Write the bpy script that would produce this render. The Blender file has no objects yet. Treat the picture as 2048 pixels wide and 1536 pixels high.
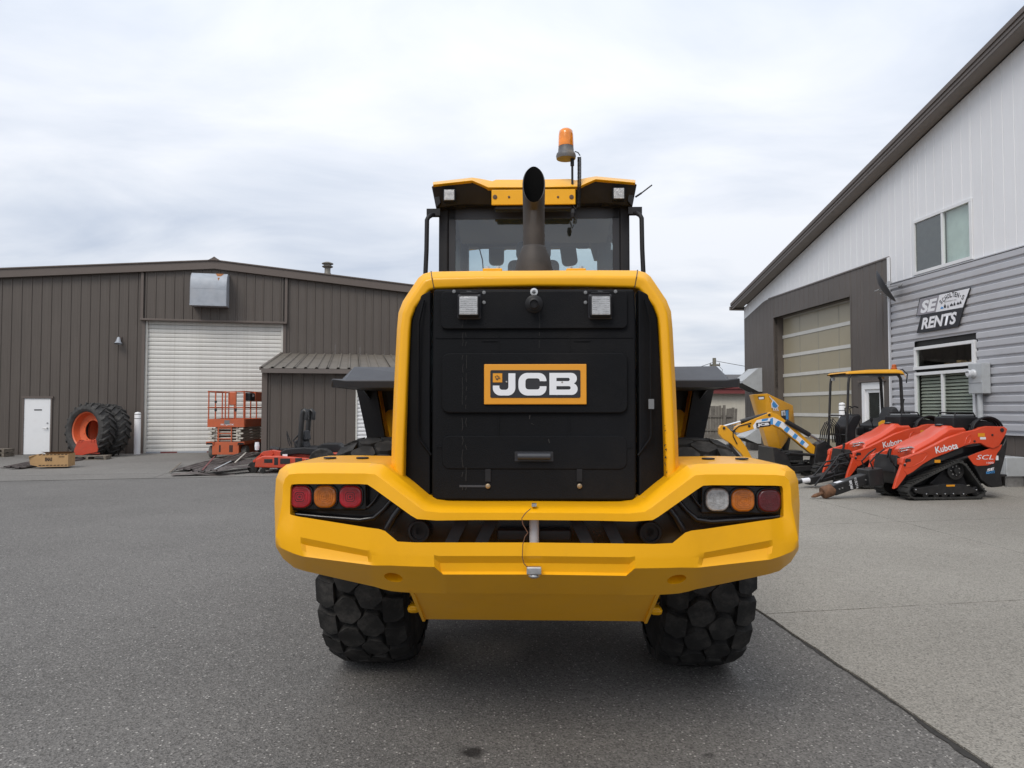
import bpy, bmesh, math, random
from mathutils import Vector, Matrix
random.seed(7)
R = math.radians
scene = bpy.context.scene
col = scene.collection

# ------------------------------------------------------------------ camera
FPX, CU, CV, HORIZON, CAM_H = 1420.0, 1024.0, 768.0, 818.0, 1.58
PITCH = math.atan((HORIZON - CV) / FPX)
cam_d = bpy.data.cameras.new('camera')
cam_d.sensor_width = 36.0
cam_d.lens = FPX / 2048 * 36
cam_d.clip_start = 0.05
cam_d.clip_end = 3000
cam = bpy.data.objects.new('camera', cam_d)
col.objects.link(cam)
cam.location = (0, 0, CAM_H)
cam.rotation_euler = (math.pi / 2 + PITCH, 0, 0)
scene.camera = cam

# ------------------------------------------------------------------ sky, sun, exposure
SUN_EL, SUN_AZ = 47.0, 205.0      # high, behind the camera and a little to the left
world = bpy.data.worlds.new('World')
scene.world = world
world.use_nodes = True
wt = world.node_tree
for n in list(wt.nodes): wt.nodes.remove(n)
def wn(t, **k):
    n = wt.nodes.new(t)
    for a, b in k.items(): setattr(n, a, b)
    return n
L = wt.links.new
wo = wn('ShaderNodeOutputWorld'); bg = wn('ShaderNodeBackground'); bg.inputs['Strength'].default_value = 0.1
sky = wn('ShaderNodeTexSky', sky_type='NISHITA', sun_disc=False)
sky.sun_elevation = R(SUN_EL); sky.sun_rotation = R(SUN_AZ); sky.air_density = 1.0; sky.dust_density = 2.0
tc = wn('ShaderNodeTexCoord'); sep = wn('ShaderNodeSeparateXYZ'); L(tc.outputs['Generated'], sep.inputs[0])
def wmath(op, a, b=None, clamp=False):
    n = wn('ShaderNodeMath', operation=op); n.use_clamp = clamp
    for i, x in enumerate((a, b)):
        if x is None: continue
        if isinstance(x, (int, float)): n.inputs[i].default_value = x
        else: L(x, n.inputs[i])
    return n.outputs[0]
zc = wmath('MAXIMUM', sep.outputs[2], 0.0)
den = wmath('ADD', zc, 0.16)
px = wmath('DIVIDE', sep.outputs[0], den); py = wmath('DIVIDE', sep.outputs[1], den)
cmb = wn('ShaderNodeCombineXYZ'); L(px, cmb.inputs[0]); L(py, cmb.inputs[1])
def wnoise(scale, detail, rough, sx, sy, ox, rot, dist=0.0):
    mp = wn('ShaderNodeMapping'); L(cmb.outputs[0], mp.inputs[0])
    mp.inputs['Scale'].default_value = (sx, sy, 1); mp.inputs['Location'].default_value = (ox, ox * .7, 0)
    mp.inputs['Rotation'].default_value = (0, 0, R(rot))
    n = wn('ShaderNodeTexNoise'); n.inputs['Scale'].default_value = scale; n.inputs['Detail'].default_value = detail
    n.inputs['Roughness'].default_value = rough; n.inputs['Distortion'].default_value = dist
    L(mp.outputs[0], n.inputs['Vector']); return n.outputs['Fac']
big = wnoise(0.55, 3, 0.5, 1.0, 1.3, 3.3, 25)
fine = wnoise(1.25, 6, 0.55, 1.0, 1.5, 8.1, 20, 0.4)
tot = wmath('ADD', wmath('MULTIPLY', big, 0.58), wmath('MULTIPLY', fine, 0.42))
rmp = wn('ShaderNodeValToRGB'); L(tot, rmp.inputs[0])
cr = rmp.color_ramp
cr.elements[0].position = 0.38; cr.elements[0].color = (0.54, 0.605, 0.72, 1)
cr.elements[1].position = 0.58; cr.elements[1].color = (0.87, 0.895, 0.945, 1)
e = cr.elements.new(0.47); e.color = (0.70, 0.75, 0.835, 1)
# overcast luminance: brighter towards the zenith, as an even cloud layer is
grad = wmath('ADD', 0.90, wmath('MULTIPLY', zc, 0.66))
mulc = wn('ShaderNodeMix', data_type='RGBA', blend_type='MULTIPLY'); mulc.inputs[0].default_value = 1
L(rmp.outputs[0], mulc.inputs[6])
gc = wn('ShaderNodeCombineColor'); [L(grad, gc.inputs[i]) for i in range(3)]
L(gc.outputs[0], mulc.inputs[7])
sc10 = wn('ShaderNodeMix', data_type='RGBA', blend_type='MULTIPLY'); sc10.inputs[0].default_value = 1
L(mulc.outputs[2], sc10.inputs[6]); sc10.inputs[7].default_value = (9.35, 9.35, 9.4, 1)
mixs = wn('ShaderNodeMix', data_type='RGBA'); mixs.inputs[0].default_value = 0.93
L(sky.outputs[0], mixs.inputs[6]); L(sc10.outputs[2], mixs.inputs[7])
L(mixs.outputs[2], bg.inputs['Color']); L(bg.outputs[0], wo.inputs['Surface'])

sun_d = bpy.data.lights.new('sun', 'SUN'); sun_d.energy = 1.5; sun_d.angle = R(25); sun_d.color = (1.0, 0.93, 0.84)
sun = bpy.data.objects.new('sun', sun_d); col.objects.link(sun)
sun.rotation_euler = (R(90 - SUN_EL), 0, R(-25))
vs = scene.view_settings
vs.view_transform = 'Standard'; vs.look = 'None'; vs.gamma = 1.0; vs.exposure = 0.16; vs.use_curve_mapping = False
scene.cycles.max_bounces = 8; scene.cycles.transparent_max_bounces = 16
try: scene.cycles.use_denoising = True
except Exception: pass

# ------------------------------------------------------------------ helpers
def ray(u, v):
    a = (u - CU) / FPX; b = (CV - v) / FPX
    c, s = math.cos(PITCH), math.sin(PITCH)
    return Vector((a, c - b * s, s + b * c))
CAMP = Vector((0, 0, CAM_H))
def ground(u, v, z=0.0):
    d = ray(u, v); t = (z - CAM_H) / d.z
    return CAMP + d * t
def hit(M, u, v, y=0.0):
    """where the sight line meets the plane y = const of a thing's own frame -> (x, z)"""
    I = M.inverted(); o = I @ CAMP; d = I.to_3x3() @ ray(u, v)
    t = (y - o.y) / d.y; p = o + d * t
    return p.x, p.z
def hitx(M, u, v, x=0.0):
    I = M.inverted(); o = I @ CAMP; d = I.to_3x3() @ ray(u, v)
    t = (x - o.x) / d.x; p = o + d * t
    return p.y, p.z

MATS = {}
def mat(name, rgb, rough=0.5, metal=0.0, var=0.12, vscale=3.0, bump=0.0, bscale=60.0, spec=0.5, coat=0.0,
        dirt=None, dscale=4.0, damt=0.3, streak=False, emit=None):
    if name in MATS: return MATS[name]
    m = bpy.data.materials.new(name); m.use_nodes = True; nt = m.node_tree
    b = nt.nodes['Principled BSDF']; lk = nt.links.new
    b.inputs['Roughness'].default_value = rough; b.inputs['Metallic'].default_value = metal
    b.inputs['Specular IOR Level'].default_value = spec; b.inputs['Coat Weight'].default_value = coat
    b.inputs['Coat Roughness'].default_value = 0.09
    t = nt.nodes.new('ShaderNodeTexCoord')
    def noise(scale, detail=5, rg=0.6, stretch=None):
        n = nt.nodes.new('ShaderNodeTexNoise'); n.inputs['Scale'].default_value = scale
        n.inputs['Detail'].default_value = detail; n.inputs['Roughness'].default_value = rg
        if stretch:
            mp = nt.nodes.new('ShaderNodeMapping'); mp.inputs['Scale'].default_value = stretch
            lk(t.outputs['Object'], mp.inputs[0]); lk(mp.outputs[0], n.inputs['Vector'])
        else: lk(t.outputs['Object'], n.inputs['Vector'])
        return n.outputs['Fac']
    def mixc(f, a, bcol):
        x = nt.nodes.new('ShaderNodeMix'); x.data_type = 'RGBA'
        lk(f, x.inputs[0])
        for i, c in ((6, a), (7, bcol)):
            if isinstance(c, tuple): x.inputs[i].default_value = (*c[:3], 1)
            else: lk(c, x.inputs[i])
        return x.outputs[2]
    def ramp(f, p0, p1):
        x = nt.nodes.new('ShaderNodeMapRange'); x.inputs[1].default_value = p0; x.inputs[2].default_value = p1
        lk(f, x.inputs[0]); return x.outputs[0]
    lo = tuple(max(0, c * (1 - var)) for c in rgb); hi = tuple(min(1, c * (1 + var)) for c in rgb)
    c = mixc(ramp(noise(vscale), 0.3, 0.7), lo, hi)
    if dirt:
        f = ramp(noise(dscale, 8, 0.7, (6, 6, 0.5) if streak else None), 0.48, 0.78)
        mm = nt.nodes.new('ShaderNodeMath'); mm.operation = 'MULTIPLY'; lk(f, mm.inputs[0]); mm.inputs[1].default_value = damt
        c = mixc(mm.outputs[0], c, dirt)
    lk(c, b.inputs['Base Color'])
    rr = nt.nodes.new('ShaderNodeMapRange'); lk(noise(vscale * 4), rr.inputs[0])
    rr.inputs[3].default_value = max(0, rough - 0.08); rr.inputs[4].default_value = min(1, rough + 0.1)
    lk(rr.outputs[0], b.inputs['Roughness'])
    if bump > 0:
        bp = nt.nodes.new('ShaderNodeBump'); bp.inputs['Strength'].default_value = bump; bp.inputs['Distance'].default_value = 0.01
        lk(noise(bscale, 6), bp.inputs['Height']); lk(bp.outputs[0], b.inputs['Normal'])
    if emit: b.inputs['Emission Color'].default_value = (*emit[:3], 1); b.inputs['Emission Strength'].default_value = emit[3]
    MATS[name] = m
    return m

def glass_mat(name, tint=(0.8, 0.88, 0.88), gloss=1.0, trans=1.0, base=0.06):
    if name in MATS: return MATS[name]
    m = bpy.data.materials.new(name); m.use_nodes = True; nt = m.node_tree
    for n in list(nt.nodes): nt.nodes.remove(n)
    out = nt.nodes.new('ShaderNodeOutputMaterial'); mx = nt.nodes.new('ShaderNodeMixShader')
    tr = nt.nodes.new('ShaderNodeBsdfTransparent'); gl = nt.nodes.new('ShaderNodeBsdfGlossy')
    tr.inputs[0].default_value = (*[c * trans for c in tint], 1); gl.inputs['Roughness'].default_value = 0.02
    gl.inputs[0].default_value = (gloss, gloss, gloss, 1)
    fr = nt.nodes.new('ShaderNodeFresnel'); fr.inputs[0].default_value = 1.5
    ad = nt.nodes.new('ShaderNodeMath'); ad.operation = 'ADD'; ad.inputs[1].default_value = base; ad.use_clamp = True
    nz = nt.nodes.new('ShaderNodeTexNoise'); nz.inputs['Scale'].default_value = 1.3
    bp = nt.nodes.new('ShaderNodeBump'); bp.inputs['Strength'].default_value = 0.06; bp.inputs['Distance'].default_value = 0.02
    nt.links.new(nz.outputs[0], bp.inputs['Height']); nt.links.new(bp.outputs[0], gl.inputs['Normal'])
    ge = nt.nodes.new('ShaderNodeNewGeometry'); inv = nt.nodes.new('ShaderNodeMath'); inv.operation = 'SUBTRACT'; inv.inputs[0].default_value = 1.0
    nt.links.new(ge.outputs['Backfacing'], inv.inputs[1]); mu = nt.nodes.new('ShaderNodeMath'); mu.operation = 'MULTIPLY'   # a pane reflects at its front face only
    nt.links.new(fr.outputs[0], ad.inputs[0]); nt.links.new(ad.outputs[0], mu.inputs[0]); nt.links.new(inv.outputs[0], mu.inputs[1]); nt.links.new(mu.outputs[0], mx.inputs[0])
    nt.links.new(tr.outputs[0], mx.inputs[1]); nt.links.new(gl.outputs[0], mx.inputs[2]); nt.links.new(mx.outputs[0], out.inputs[0])
    MATS[name] = m
    return m

def tag(o, label=None, cat=None, group=None, kind=None):
    if label: o['label'] = label
    if cat: o['category'] = cat
    if group: o['group'] = group
    if kind: o['kind'] = kind
    return o
def empty(name, M, label, cat, group=None):
    o = bpy.data.objects.new(name, None); col.objects.link(o)
    o.matrix_basis = M; o.empty_display_size = 0.2
    return tag(o, label, cat, group)
def link_mesh(name, me, m, parent=None, bevel=0.0, smooth=None, seg=2, loc=None):
    if m is not None and not me.materials: me.materials.append(m)
    if smooth is not None:
        me.shade_smooth(); me.set_sharp_from_angle(angle=R(smooth))
    o = bpy.data.objects.new(name, me); col.objects.link(o)
    if parent: o.parent = parent
    if loc: o.location = loc
    if bevel > 0:
        b = o.modifiers.new('bevel', 'BEVEL'); b.width = bevel; b.segments = seg; b.limit_method = 'ANGLE'; b.angle_limit = R(28)
        b.use_clamp_overlap = True
        if seg > 1:
            me.shade_smooth(); w = o.modifiers.new('wn', 'WEIGHTED_NORMAL'); w.keep_sharp = True
    return o

class MB:
    def __init__(self, off=(0, 0, 0)): self.v = []; self.f = []; self.off = Vector(off)
    def add(self, vs, fs):
        n = len(self.v); self.v += [Vector(p) for p in vs]; self.f += [tuple(i + n for i in f) for f in fs]; return self
    def box(self, x0, x1, y0, y1, z0, z1, M=None):
        vs = [Vector(p) for p in ((x0,y0,z0),(x1,y0,z0),(x1,y1,z0),(x0,y1,z0),(x0,y0,z1),(x1,y0,z1),(x1,y1,z1),(x0,y1,z1))]
        if M is not None: vs = [M @ p for p in vs]
        return self.add(vs, [(0,3,2,1),(4,5,6,7),(0,1,5,4),(1,2,6,5),(2,3,7,6),(3,0,4,7)])
    def bar(self, p, q, w, h, up=(0, 0, 1)):
        p, q, up = Vector(p), Vector(q), Vector(up); d = (q - p).normalized()
        s = d.cross(up)
        if s.length < 1e-4: s = d.cross(Vector((1, 0, 0)))
        s.normalize(); t = s.cross(d).normalized()
        vs = [e + s * a * w / 2 + t * b * h / 2 for e in (p, q) for a, b in ((-1,-1),(1,-1),(1,1),(-1,1))]
        return self.add(vs, [(0,1,2,3),(7,6,5,4),(0,4,5,1),(1,5,6,2),(2,6,7,3),(3,7,4,0)])
    def prism(self, pts, axis, a0, a1):
        """closed polygon in the plane normal to axis, extruded from a0 to a1; pts are the two other coordinates in order"""
        def put(p, a):
            return {'x': (a, p[0], p[1]), 'y': (p[0], a, p[1]), 'z': (p[0], p[1], a)}[axis]
        n = len(pts)
        vs = [put(p, a0) for p in pts] + [put(p, a1) for p in pts]
        fs = [tuple(range(n))[::-1], tuple(range(n, 2 * n))] + [(i, (i + 1) % n, n + (i + 1) % n, n + i) for i in range(n)]
        return self.add(vs, fs)
    def tube(self, path, r, n=10, caps=True, closed=False):
        path = [Vector(p) for p in path]; m = len(path); vs = []; fs = []
        rad = r if isinstance(r, (list, tuple)) else [r] * m
        prev = None
        for i, p in enumerate(path):
            if closed: d = path[(i + 1) % m] - path[i - 1]
            else: d = path[min(i + 1, m - 1)] - path[max(i - 1, 0)]
            d.normalize()
            if prev is None:
                a = Vector((0, 0, 1)) if abs(d.z) < 0.9 else Vector((1, 0, 0))
                s = d.cross(a).normalized()
            else:
                s = (prev - d * prev.dot(d)).normalized()
            prev = s; t = d.cross(s)
            for k in range(n):
                an = 2 * math.pi * k / n
                vs.append(p + (s * math.cos(an) + t * math.sin(an)) * rad[i])
        rng = m if closed else m - 1
        for i in range(rng):
            j = (i + 1) % m
            for k in range(n):
                l = (k + 1) % n
                fs.append((i * n + k, i * n + l, j * n + l, j * n + k))
        if caps and not closed:
            fs.append(tuple(range(n))[::-1]); fs.append(tuple((m - 1) * n + k for k in range(n)))
        return self.add(vs, fs)
    def lathe(self, prof, n=32, M=None, closed=False, arc=2 * math.pi, cap=True):
        """prof: (radius, height) turned about local z, then placed with M"""
        M = M or Matrix(); vs = []; fs = []; m = len(prof)
        for k in range(n):
            a = arc * k / n
            for r, h in prof: vs.append(M @ Vector((r * math.cos(a), r * math.sin(a), h)))
        for k in range(n):
            l = (k + 1) % n
            for i in range(m if closed else m - 1):
                j = (i + 1) % m
                fs.append((k * m + i, l * m + i, l * m + j, k * m + j))
        if not closed and cap:
            for i, flip in ((0, True), (m - 1, False)):
                if prof[i][0] > 1e-5:
                    c = tuple(k * m + i for k in range(n)); fs.append(c[::-1] if flip else c)
        return self.add(vs, fs)
    def loft(self, secs, closed_ring=False, closed_sec=False, cap=False):
        m = len(secs[0]); n = len(secs); vs = [p for s in secs for p in s]; fs = []
        for i in range(n if closed_ring else n - 1):
            j = (i + 1) % n
            for k in range(m if closed_sec else m - 1):
                l = (k + 1) % m
                fs.append((i * m + k, i * m + l, j * m + l, j * m + k))
        if cap: fs.append(tuple(range(m))[::-1]); fs.append(tuple((n - 1) * m + k for k in range(m)))
        return self.add(vs, fs)
    def mesh(self, name):
        me = bpy.data.meshes.new(name); me.from_pydata([p - self.off for p in self.v], [], self.f)
        bm = bmesh.new(); bm.from_mesh(me)
        bmesh.ops.remove_doubles(bm, verts=bm.verts, dist=1e-5)
        bmesh.ops.recalc_face_normals(bm, faces=bm.faces); bm.to_mesh(me); bm.free()
        return me
    def build(self, name, m, parent=None, bevel=0.0, smooth=None, seg=2, loc=None):
        return link_mesh(name, self.mesh(name), m, parent, bevel, smooth, seg, loc)

def rot_to(axis):
    """matrix that turns local z into the given axis"""
    return Vector((0, 0, 1)).rotation_difference(Vector(axis).normalized()).to_matrix().to_4x4()
def curve_mesh(name, loops, extrude, bev=0.0):
    cu = bpy.data.curves.new(name, 'CURVE'); cu.dimensions = '2D'; cu.fill_mode = 'BOTH'; cu.extrude = extrude; cu.bevel_depth = bev
    cu.bevel_resolution = 2
    for lp in loops:
        s = cu.splines.new('POLY'); s.points.add(len(lp) - 1); s.use_cyclic_u = True
        for q, p in zip(s.points, lp): q.co = (p[0], p[1], 0, 1)
    o = bpy.data.objects.new(name, cu); col.objects.link(o)
    bpy.context.view_layer.update()
    me = bpy.data.meshes.new_from_object(o.evaluated_get(bpy.context.evaluated_depsgraph_get()))
    bpy.data.objects.remove(o); bpy.data.curves.remove(cu)
    return me
def plate(name, loops, thick, m, parent, M, bev=0.0, off=(0, 0, 0)):
    me = curve_mesh(name, loops, thick / 2, bev)
    me.transform(Matrix.Translation(-Vector(off)) @ M); me.materials.clear()
    return link_mesh(name, me, m, parent)
def text(name, s, w, h, m, parent, M, ext=0.002, shear=0.0, bold=0.0, off=(0, 0, 0), space=1.0):
    cu = bpy.data.curves.new(name, 'FONT'); cu.body = s; cu.size = 1; cu.extrude = 0.0; cu.shear = shear; cu.offset = bold
    cu.align_x = 'CENTER'; cu.space_character = space; cu.resolution_u = 3
    o = bpy.data.objects.new(name, cu); col.objects.link(o); bpy.context.view_layer.update()
    me = bpy.data.meshes.new_from_object(o.evaluated_get(bpy.context.evaluated_depsgraph_get()))
    bpy.data.objects.remove(o); bpy.data.curves.remove(cu)
    xs = [v.co.x for v in me.vertices]; ys = [v.co.y for v in me.vertices]
    cx, cy = (min(xs) + max(xs)) / 2, (min(ys) + max(ys)) / 2
    sx, sy = w / (max(xs) - min(xs)), h / (max(ys) - min(ys))
    for v in me.vertices: v.co = ((v.co.x - cx) * sx, (v.co.y - cy) * sy, ext)
    me.transform(Matrix.Translation(-Vector(off)) @ M); me.materials.clear()
    return link_mesh(name, me, m, parent)
def arc(cx, cy, r, a0, a1, n=6):
    return [(cx + r * math.cos(R(a0 + (a1 - a0) * i / n)), cy + r * math.sin(R(a0 + (a1 - a0) * i / n))) for i in range(n + 1)]
def rrect(x0, x1, y0, y1, r, n=4):
    return arc(x1 - r, y0 + r, r, -90, 0, n) + arc(x1 - r, y1 - r, r, 0, 90, n) + arc(x0 + r, y1 - r, r, 90, 180, n) + arc(x0 + r, y0 + r, r, 180, 270, n)
def copy_tree(o, parent=None):
    c = o.copy(); col.objects.link(c); c.parent = parent
    for ch in [x for x in bpy.data.objects if x.parent == o]: copy_tree(ch, c)
    return c
# text/plate orientations: facing -y (reads along +x) and facing +y (reads along -x)
FACE_MY = Matrix(((1,0,0,0),(0,0,-1,0),(0,1,0,0),(0,0,0,1)))
FACE_PY = Matrix(((-1,0,0,0),(0,0,1,0),(0,1,0,0),(0,0,0,1)))
T = Matrix.Translation

# ------------------------------------------------------------------ materials
YEL = mat('loader_yellow_paint', (0.82, 0.395, 0.002), 0.42, var=0.05, vscale=2, bump=0.02, bscale=25, coat=0.22, spec=0.3, dirt=(0.50, 0.23, 0.02), dscale=3, damt=0.2)
BLK = mat('black_plastic', (0.009, 0.009, 0.011), 0.5, var=0.25, bump=0.05, bscale=150, spec=0.35, dirt=(0.04, 0.037, 0.034), dscale=5, damt=0.3)
BLKG = mat('gloss_black_plastic', (0.010, 0.010, 0.012), 0.22, var=0.2, dirt=(0.05, 0.05, 0.05), dscale=8, damt=0.2)
GRILLE = mat('grille_mesh_black', (0.0055, 0.006, 0.0075), 0.6, var=0.3, vscale=1.5, bump=0.3, bscale=240, spec=0.14, dirt=(0.024, 0.021, 0.019), dscale=1.6, damt=0.45)
RUB = mat('tyre_rubber', (0.024, 0.0235, 0.023), 0.85, var=0.25, vscale=9, bump=0.15, bscale=120, spec=0.25, dirt=(0.12, 0.11, 0.10), dscale=9, damt=0.5)
FEND = mat('grey_fender_plastic', (0.036, 0.039, 0.047), 0.5, var=0.12, bump=0.04, bscale=200)
STEEL = mat('bare_steel', (0.50, 0.50, 0.50), 0.35, 0.8, var=0.2, vscale=12)
CHROME = mat('chrome_rod', (0.75, 0.75, 0.76), 0.15, 1.0, var=0.05)
WHITE = mat('white_paint', (0.78, 0.79, 0.80), 0.45, var=0.05, bump=0.02, dirt=(0.35, 0.32, 0.28), dscale=3, damt=0.18)
DECALW = mat('white_decal', (0.76, 0.77, 0.80), 0.4, var=0.03)
DECALO = mat('orange_yellow_decal', (0.72, 0.30, 0.015), 0.4, var=0.04)
DECALK = mat('dark_decal', (0.020, 0.020, 0.024), 0.4, var=0.1)
DECALB = mat('blue_decal', (0.06, 0.27, 0.60), 0.4, var=0.05)
REDL = mat('red_lens', (0.36, 0.012, 0.022), 0.15, var=0.2, vscale=30, bump=0.2, bscale=90, coat=0.6)
REDD = mat('dark_red_lens', (0.09, 0.006, 0.010), 0.15, var=0.2, vscale=30, bump=0.2, bscale=90, coat=0.6)
AMB = mat('amber_lens', (0.42, 0.115, 0.006), 0.15, var=0.25, vscale=40, bump=0.3, bscale=110, coat=0.6)
CLR = mat('clear_lens', (0.42, 0.42, 0.42), 0.12, 0.25, var=0.35, vscale=45, bump=0.35, bscale=110, coat=0.6)
BEAC = mat('beacon_amber', (0.80, 0.24, 0.010), 0.18, var=0.25, vscale=14, coat=0.5)
GREY = mat('grey_plastic', (0.16, 0.165, 0.17), 0.5, var=0.1)
GLASS = glass_mat('cab_glass', (0.83, 0.88, 0.89))
WGLASS = glass_mat('window_glass', (0.90, 0.93, 0.91), gloss=0.85, base=0.08)
BROWN = mat('brown_wall_metal', (0.088, 0.073, 0.062), 0.5, var=0.06, vscale=0.7, dirt=(0.125, 0.108, 0.093), dscale=1.2, damt=0.35, streak=True)
BROWND = mat('brown_trim_metal', (0.115, 0.092, 0.079), 0.5, var=0.06, vscale=0.8)
BROWNR = mat('brown_cladding', (0.094, 0.080, 0.071), 0.5, var=0.08, vscale=0.9, dirt=(0.13, 0.115, 0.105), dscale=1.1, damt=0.4, streak=True)
RAKE = mat('dark_brown_fascia', (0.135, 0.115, 0.103), 0.45, var=0.05)
SOFF = mat('soffit_metal', (0.20, 0.175, 0.155), 0.55, var=0.05)
GSID = mat('grey_metal_siding', (0.46, 0.465, 0.49), 0.42, var=0.04, vscale=0.8, dirt=(0.28, 0.27, 0.27), dscale=1.4, damt=0.3)
WSID = mat('white_metal_siding', (0.77, 0.775, 0.79), 0.5, var=0.03, vscale=0.7, dirt=(0.6, 0.59, 0.57), dscale=1.1, damt=0.18, streak=True)
ROLL = mat('offwhite_slat', (0.66, 0.655, 0.62), 0.5, var=0.06, vscale=1.2, dirt=(0.40, 0.38, 0.33), dscale=2.2, damt=0.4, streak=True)
GALV = mat('galvanised_steel', (0.34, 0.37, 0.41), 0.5, 0.1, var=0.12, vscale=5, dirt=(0.30, 0.24, 0.20), dscale=2.5, damt=0.25)
RUST = mat('rust', (0.28, 0.11, 0.035), 0.85, var=0.4, vscale=12, bump=0.3)
LIFTO = mat('lift_orange_paint', (0.50, 0.105, 0.035), 0.5, var=0.1, vscale=4, dirt=(0.22, 0.12, 0.09), dscale=5, damt=0.5)
KUBO = mat('orange_machine_paint', (0.64, 0.068, 0.024), 0.32, var=0.05, vscale=4, coat=0.3, dirt=(0.45, 0.16, 0.10), dscale=5, damt=0.2)
MOWR = mat('mower_red_paint', (0.50, 0.055, 0.022), 0.4, var=0.1, vscale=5, dirt=(0.2, 0.09, 0.06), dscale=6, damt=0.5)
CREAM = mat('cream_beam_paint', (0.50, 0.47, 0.41), 0.55, var=0.1, dirt=(0.16, 0.14, 0.12), dscale=7, damt=0.6)
CARD = mat('cardboard', (0.42, 0.26, 0.12), 0.85, var=0.12, vscale=6, bump=0.05)
WOOD = mat('weathered_wood', (0.17, 0.145, 0.115), 0.85, var=0.35, vscale=9, bump=0.25, bscale=40)
PLY = mat('weathered_plywood', (0.33, 0.24, 0.16), 0.8, var=0.2, vscale=5, dirt=(0.40, 0.10, 0.05), dscale=3, damt=0.5)
PANEG = mat('frosted_door_pane', (0.33, 0.29, 0.205), 0.3, var=0.08, vscale=0.6, spec=0.6)
ALU = mat('aluminium_rail', (0.60, 0.59, 0.55), 0.45, 0.1, var=0.06)
DARK = mat('dark_interior', (0.02, 0.02, 0.02), 0.8, var=0.3)
INTG = mat('cab_liner_grey', (0.10, 0.105, 0.11), 0.7, var=0.1)
BLIND = mat('window_blind', (0.50, 0.49, 0.44), 0.5, var=0.05)
METER = mat('meter_box_grey', (0.42, 0.44, 0.455), 0.5, var=0.08, dirt=(.25,.24,.22), dscale=4, damt=.4)
REDT = mat('dark_red_trim', (0.16, 0.035, 0.035), 0.5, var=0.1)
SHING = mat('grey_shingle', (0.09, 0.088, 0.09), 0.85, var=0.3, vscale=8)
# ------------------------------------------------------------------ ground
def ground_mat(name, base, speck, light, grain, big, cracks=0.0, stain=None):
    m = bpy.data.materials.new(name); m.use_nodes = True; nt = m.node_tree; lk = nt.links.new
    b = nt.nodes['Principled BSDF']; b.inputs['Roughness'].default_value = 0.9; b.inputs['Specular IOR Level'].default_value = 0.3
    t = nt.nodes.new('ShaderNodeTexCoord'); g = nt.nodes.new('ShaderNodeNewGeometry')
    pos = g.outputs['Position']
    def noise(s, d=4, r=0.6, stretch=None):
        n = nt.nodes.new('ShaderNodeTexNoise'); n.inputs['Scale'].default_value = s; n.inputs['Detail'].default_value = d; n.inputs['Roughness'].default_value = r
        src = pos
        if stretch:
            mp = nt.nodes.new('ShaderNodeMapping'); mp.inputs['Scale'].default_value = stretch; lk(pos, mp.inputs[0]); src = mp.outputs[0]
        lk(src, n.inputs['Vector']); return n.outputs['Fac']
    def vor(s, feat='F1'):
        n = nt.nodes.new('ShaderNodeTexVoronoi'); n.inputs['Scale'].default_value = s; n.feature = feat; lk(pos, n.inputs['Vector']); return n
    def rng(f, a, bb, c=0.0, d=1.0):
        x = nt.nodes.new('ShaderNodeMapRange'); lk(f, x.inputs[0])
        for i, q in enumerate((a, bb, c, d)): x.inputs[i + 1].default_value = q
        return x.outputs[0]
    def mul(a, bb):
        x = nt.nodes.new('ShaderNodeMath'); x.operation = 'MULTIPLY'; lk(a, x.inputs[0])
        if isinstance(bb, float): x.inputs[1].default_value = bb
        else: lk(bb, x.inputs[1])
        return x.outputs[0]
    def mixc(f, a, c2):
        x = nt.nodes.new('ShaderNodeMix'); x.data_type = 'RGBA'; lk(f, x.inputs[0])
        for i, c in ((6, a), (7, c2)):
            if isinstance(c, tuple): x.inputs[i].default_value = (*c[:3], 1)
            else: lk(c, x.inputs[i])
        return x.outputs[2]
    k = lambda c, s: tuple(q * s for q in c)
    c = mixc(rng(noise(0.35, 5), 0.35, 0.68), k(base, 1 - big), k(base, 1 + big))
    c = mixc(mul(rng(noise(1.1, 6, 0.65, (1, 0.35, 1)), 0.5, 0.75), 0.35), c, k(base, 1.0 - big * 1.6))
    v = vor(grain); sv = nt.nodes.new('ShaderNodeSeparateColor'); lk(v.outputs['Color'], sv.inputs[0])
    c = mixc(mul(rng(sv.outputs[0], 0.25, 1.0), 0.75), c, k(base, speck))
    c = mixc(mul(rng(sv.outputs[1], 0.5, 1.0), 0.75), c, k(base, 0.35))
    v2 = vor(grain * 0.55); s2 = nt.nodes.new('ShaderNodeSeparateColor'); lk(v2.outputs['Color'], s2.inputs[0])
    spot = mul(rng(s2.outputs[0], 0.90, 0.94), rng(v2.outputs['Distance'], 0.42, 0.30))
    c = mixc(mul(spot, 0.8), c, light)
    if stain:
        for (sx, sy, sr, amt) in stain:
            mp = nt.nodes.new('ShaderNodeVectorMath'); mp.operation = 'DISTANCE'; lk(pos, mp.inputs[0]); mp.inputs[1].default_value = (sx, sy, 0)
            ad = nt.nodes.new('ShaderNodeMath'); ad.operation = 'ADD'; lk(mp.outputs['Value'], ad.inputs[0]); lk(rng(noise(14, 5), 0.2, 0.8, -sr * .7, sr * .7), ad.inputs[1])
            c = mixc(mul(rng(ad.outputs[0], sr, sr * 0.3), amt), c, (0.012, 0.010, 0.009))
    lk(c, b.inputs['Base Color'])
    bp = nt.nodes.new('ShaderNodeBump'); bp.inputs['Strength'].default_value = 0.55; bp.inputs['Distance'].default_value = 0.006
    ad = nt.nodes.new('ShaderNodeMath'); ad.operation = 'ADD'; lk(v.outputs['Distance'], ad.inputs[0]); lk(noise(grain * 0.6, 3), ad.inputs[1])
    lk(ad.outputs[0], bp.inputs['Height']); lk(bp.outputs[0], b.inputs['Normal'])
    MATS[name] = m
    return m
st = ground(945, 1503)
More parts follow.
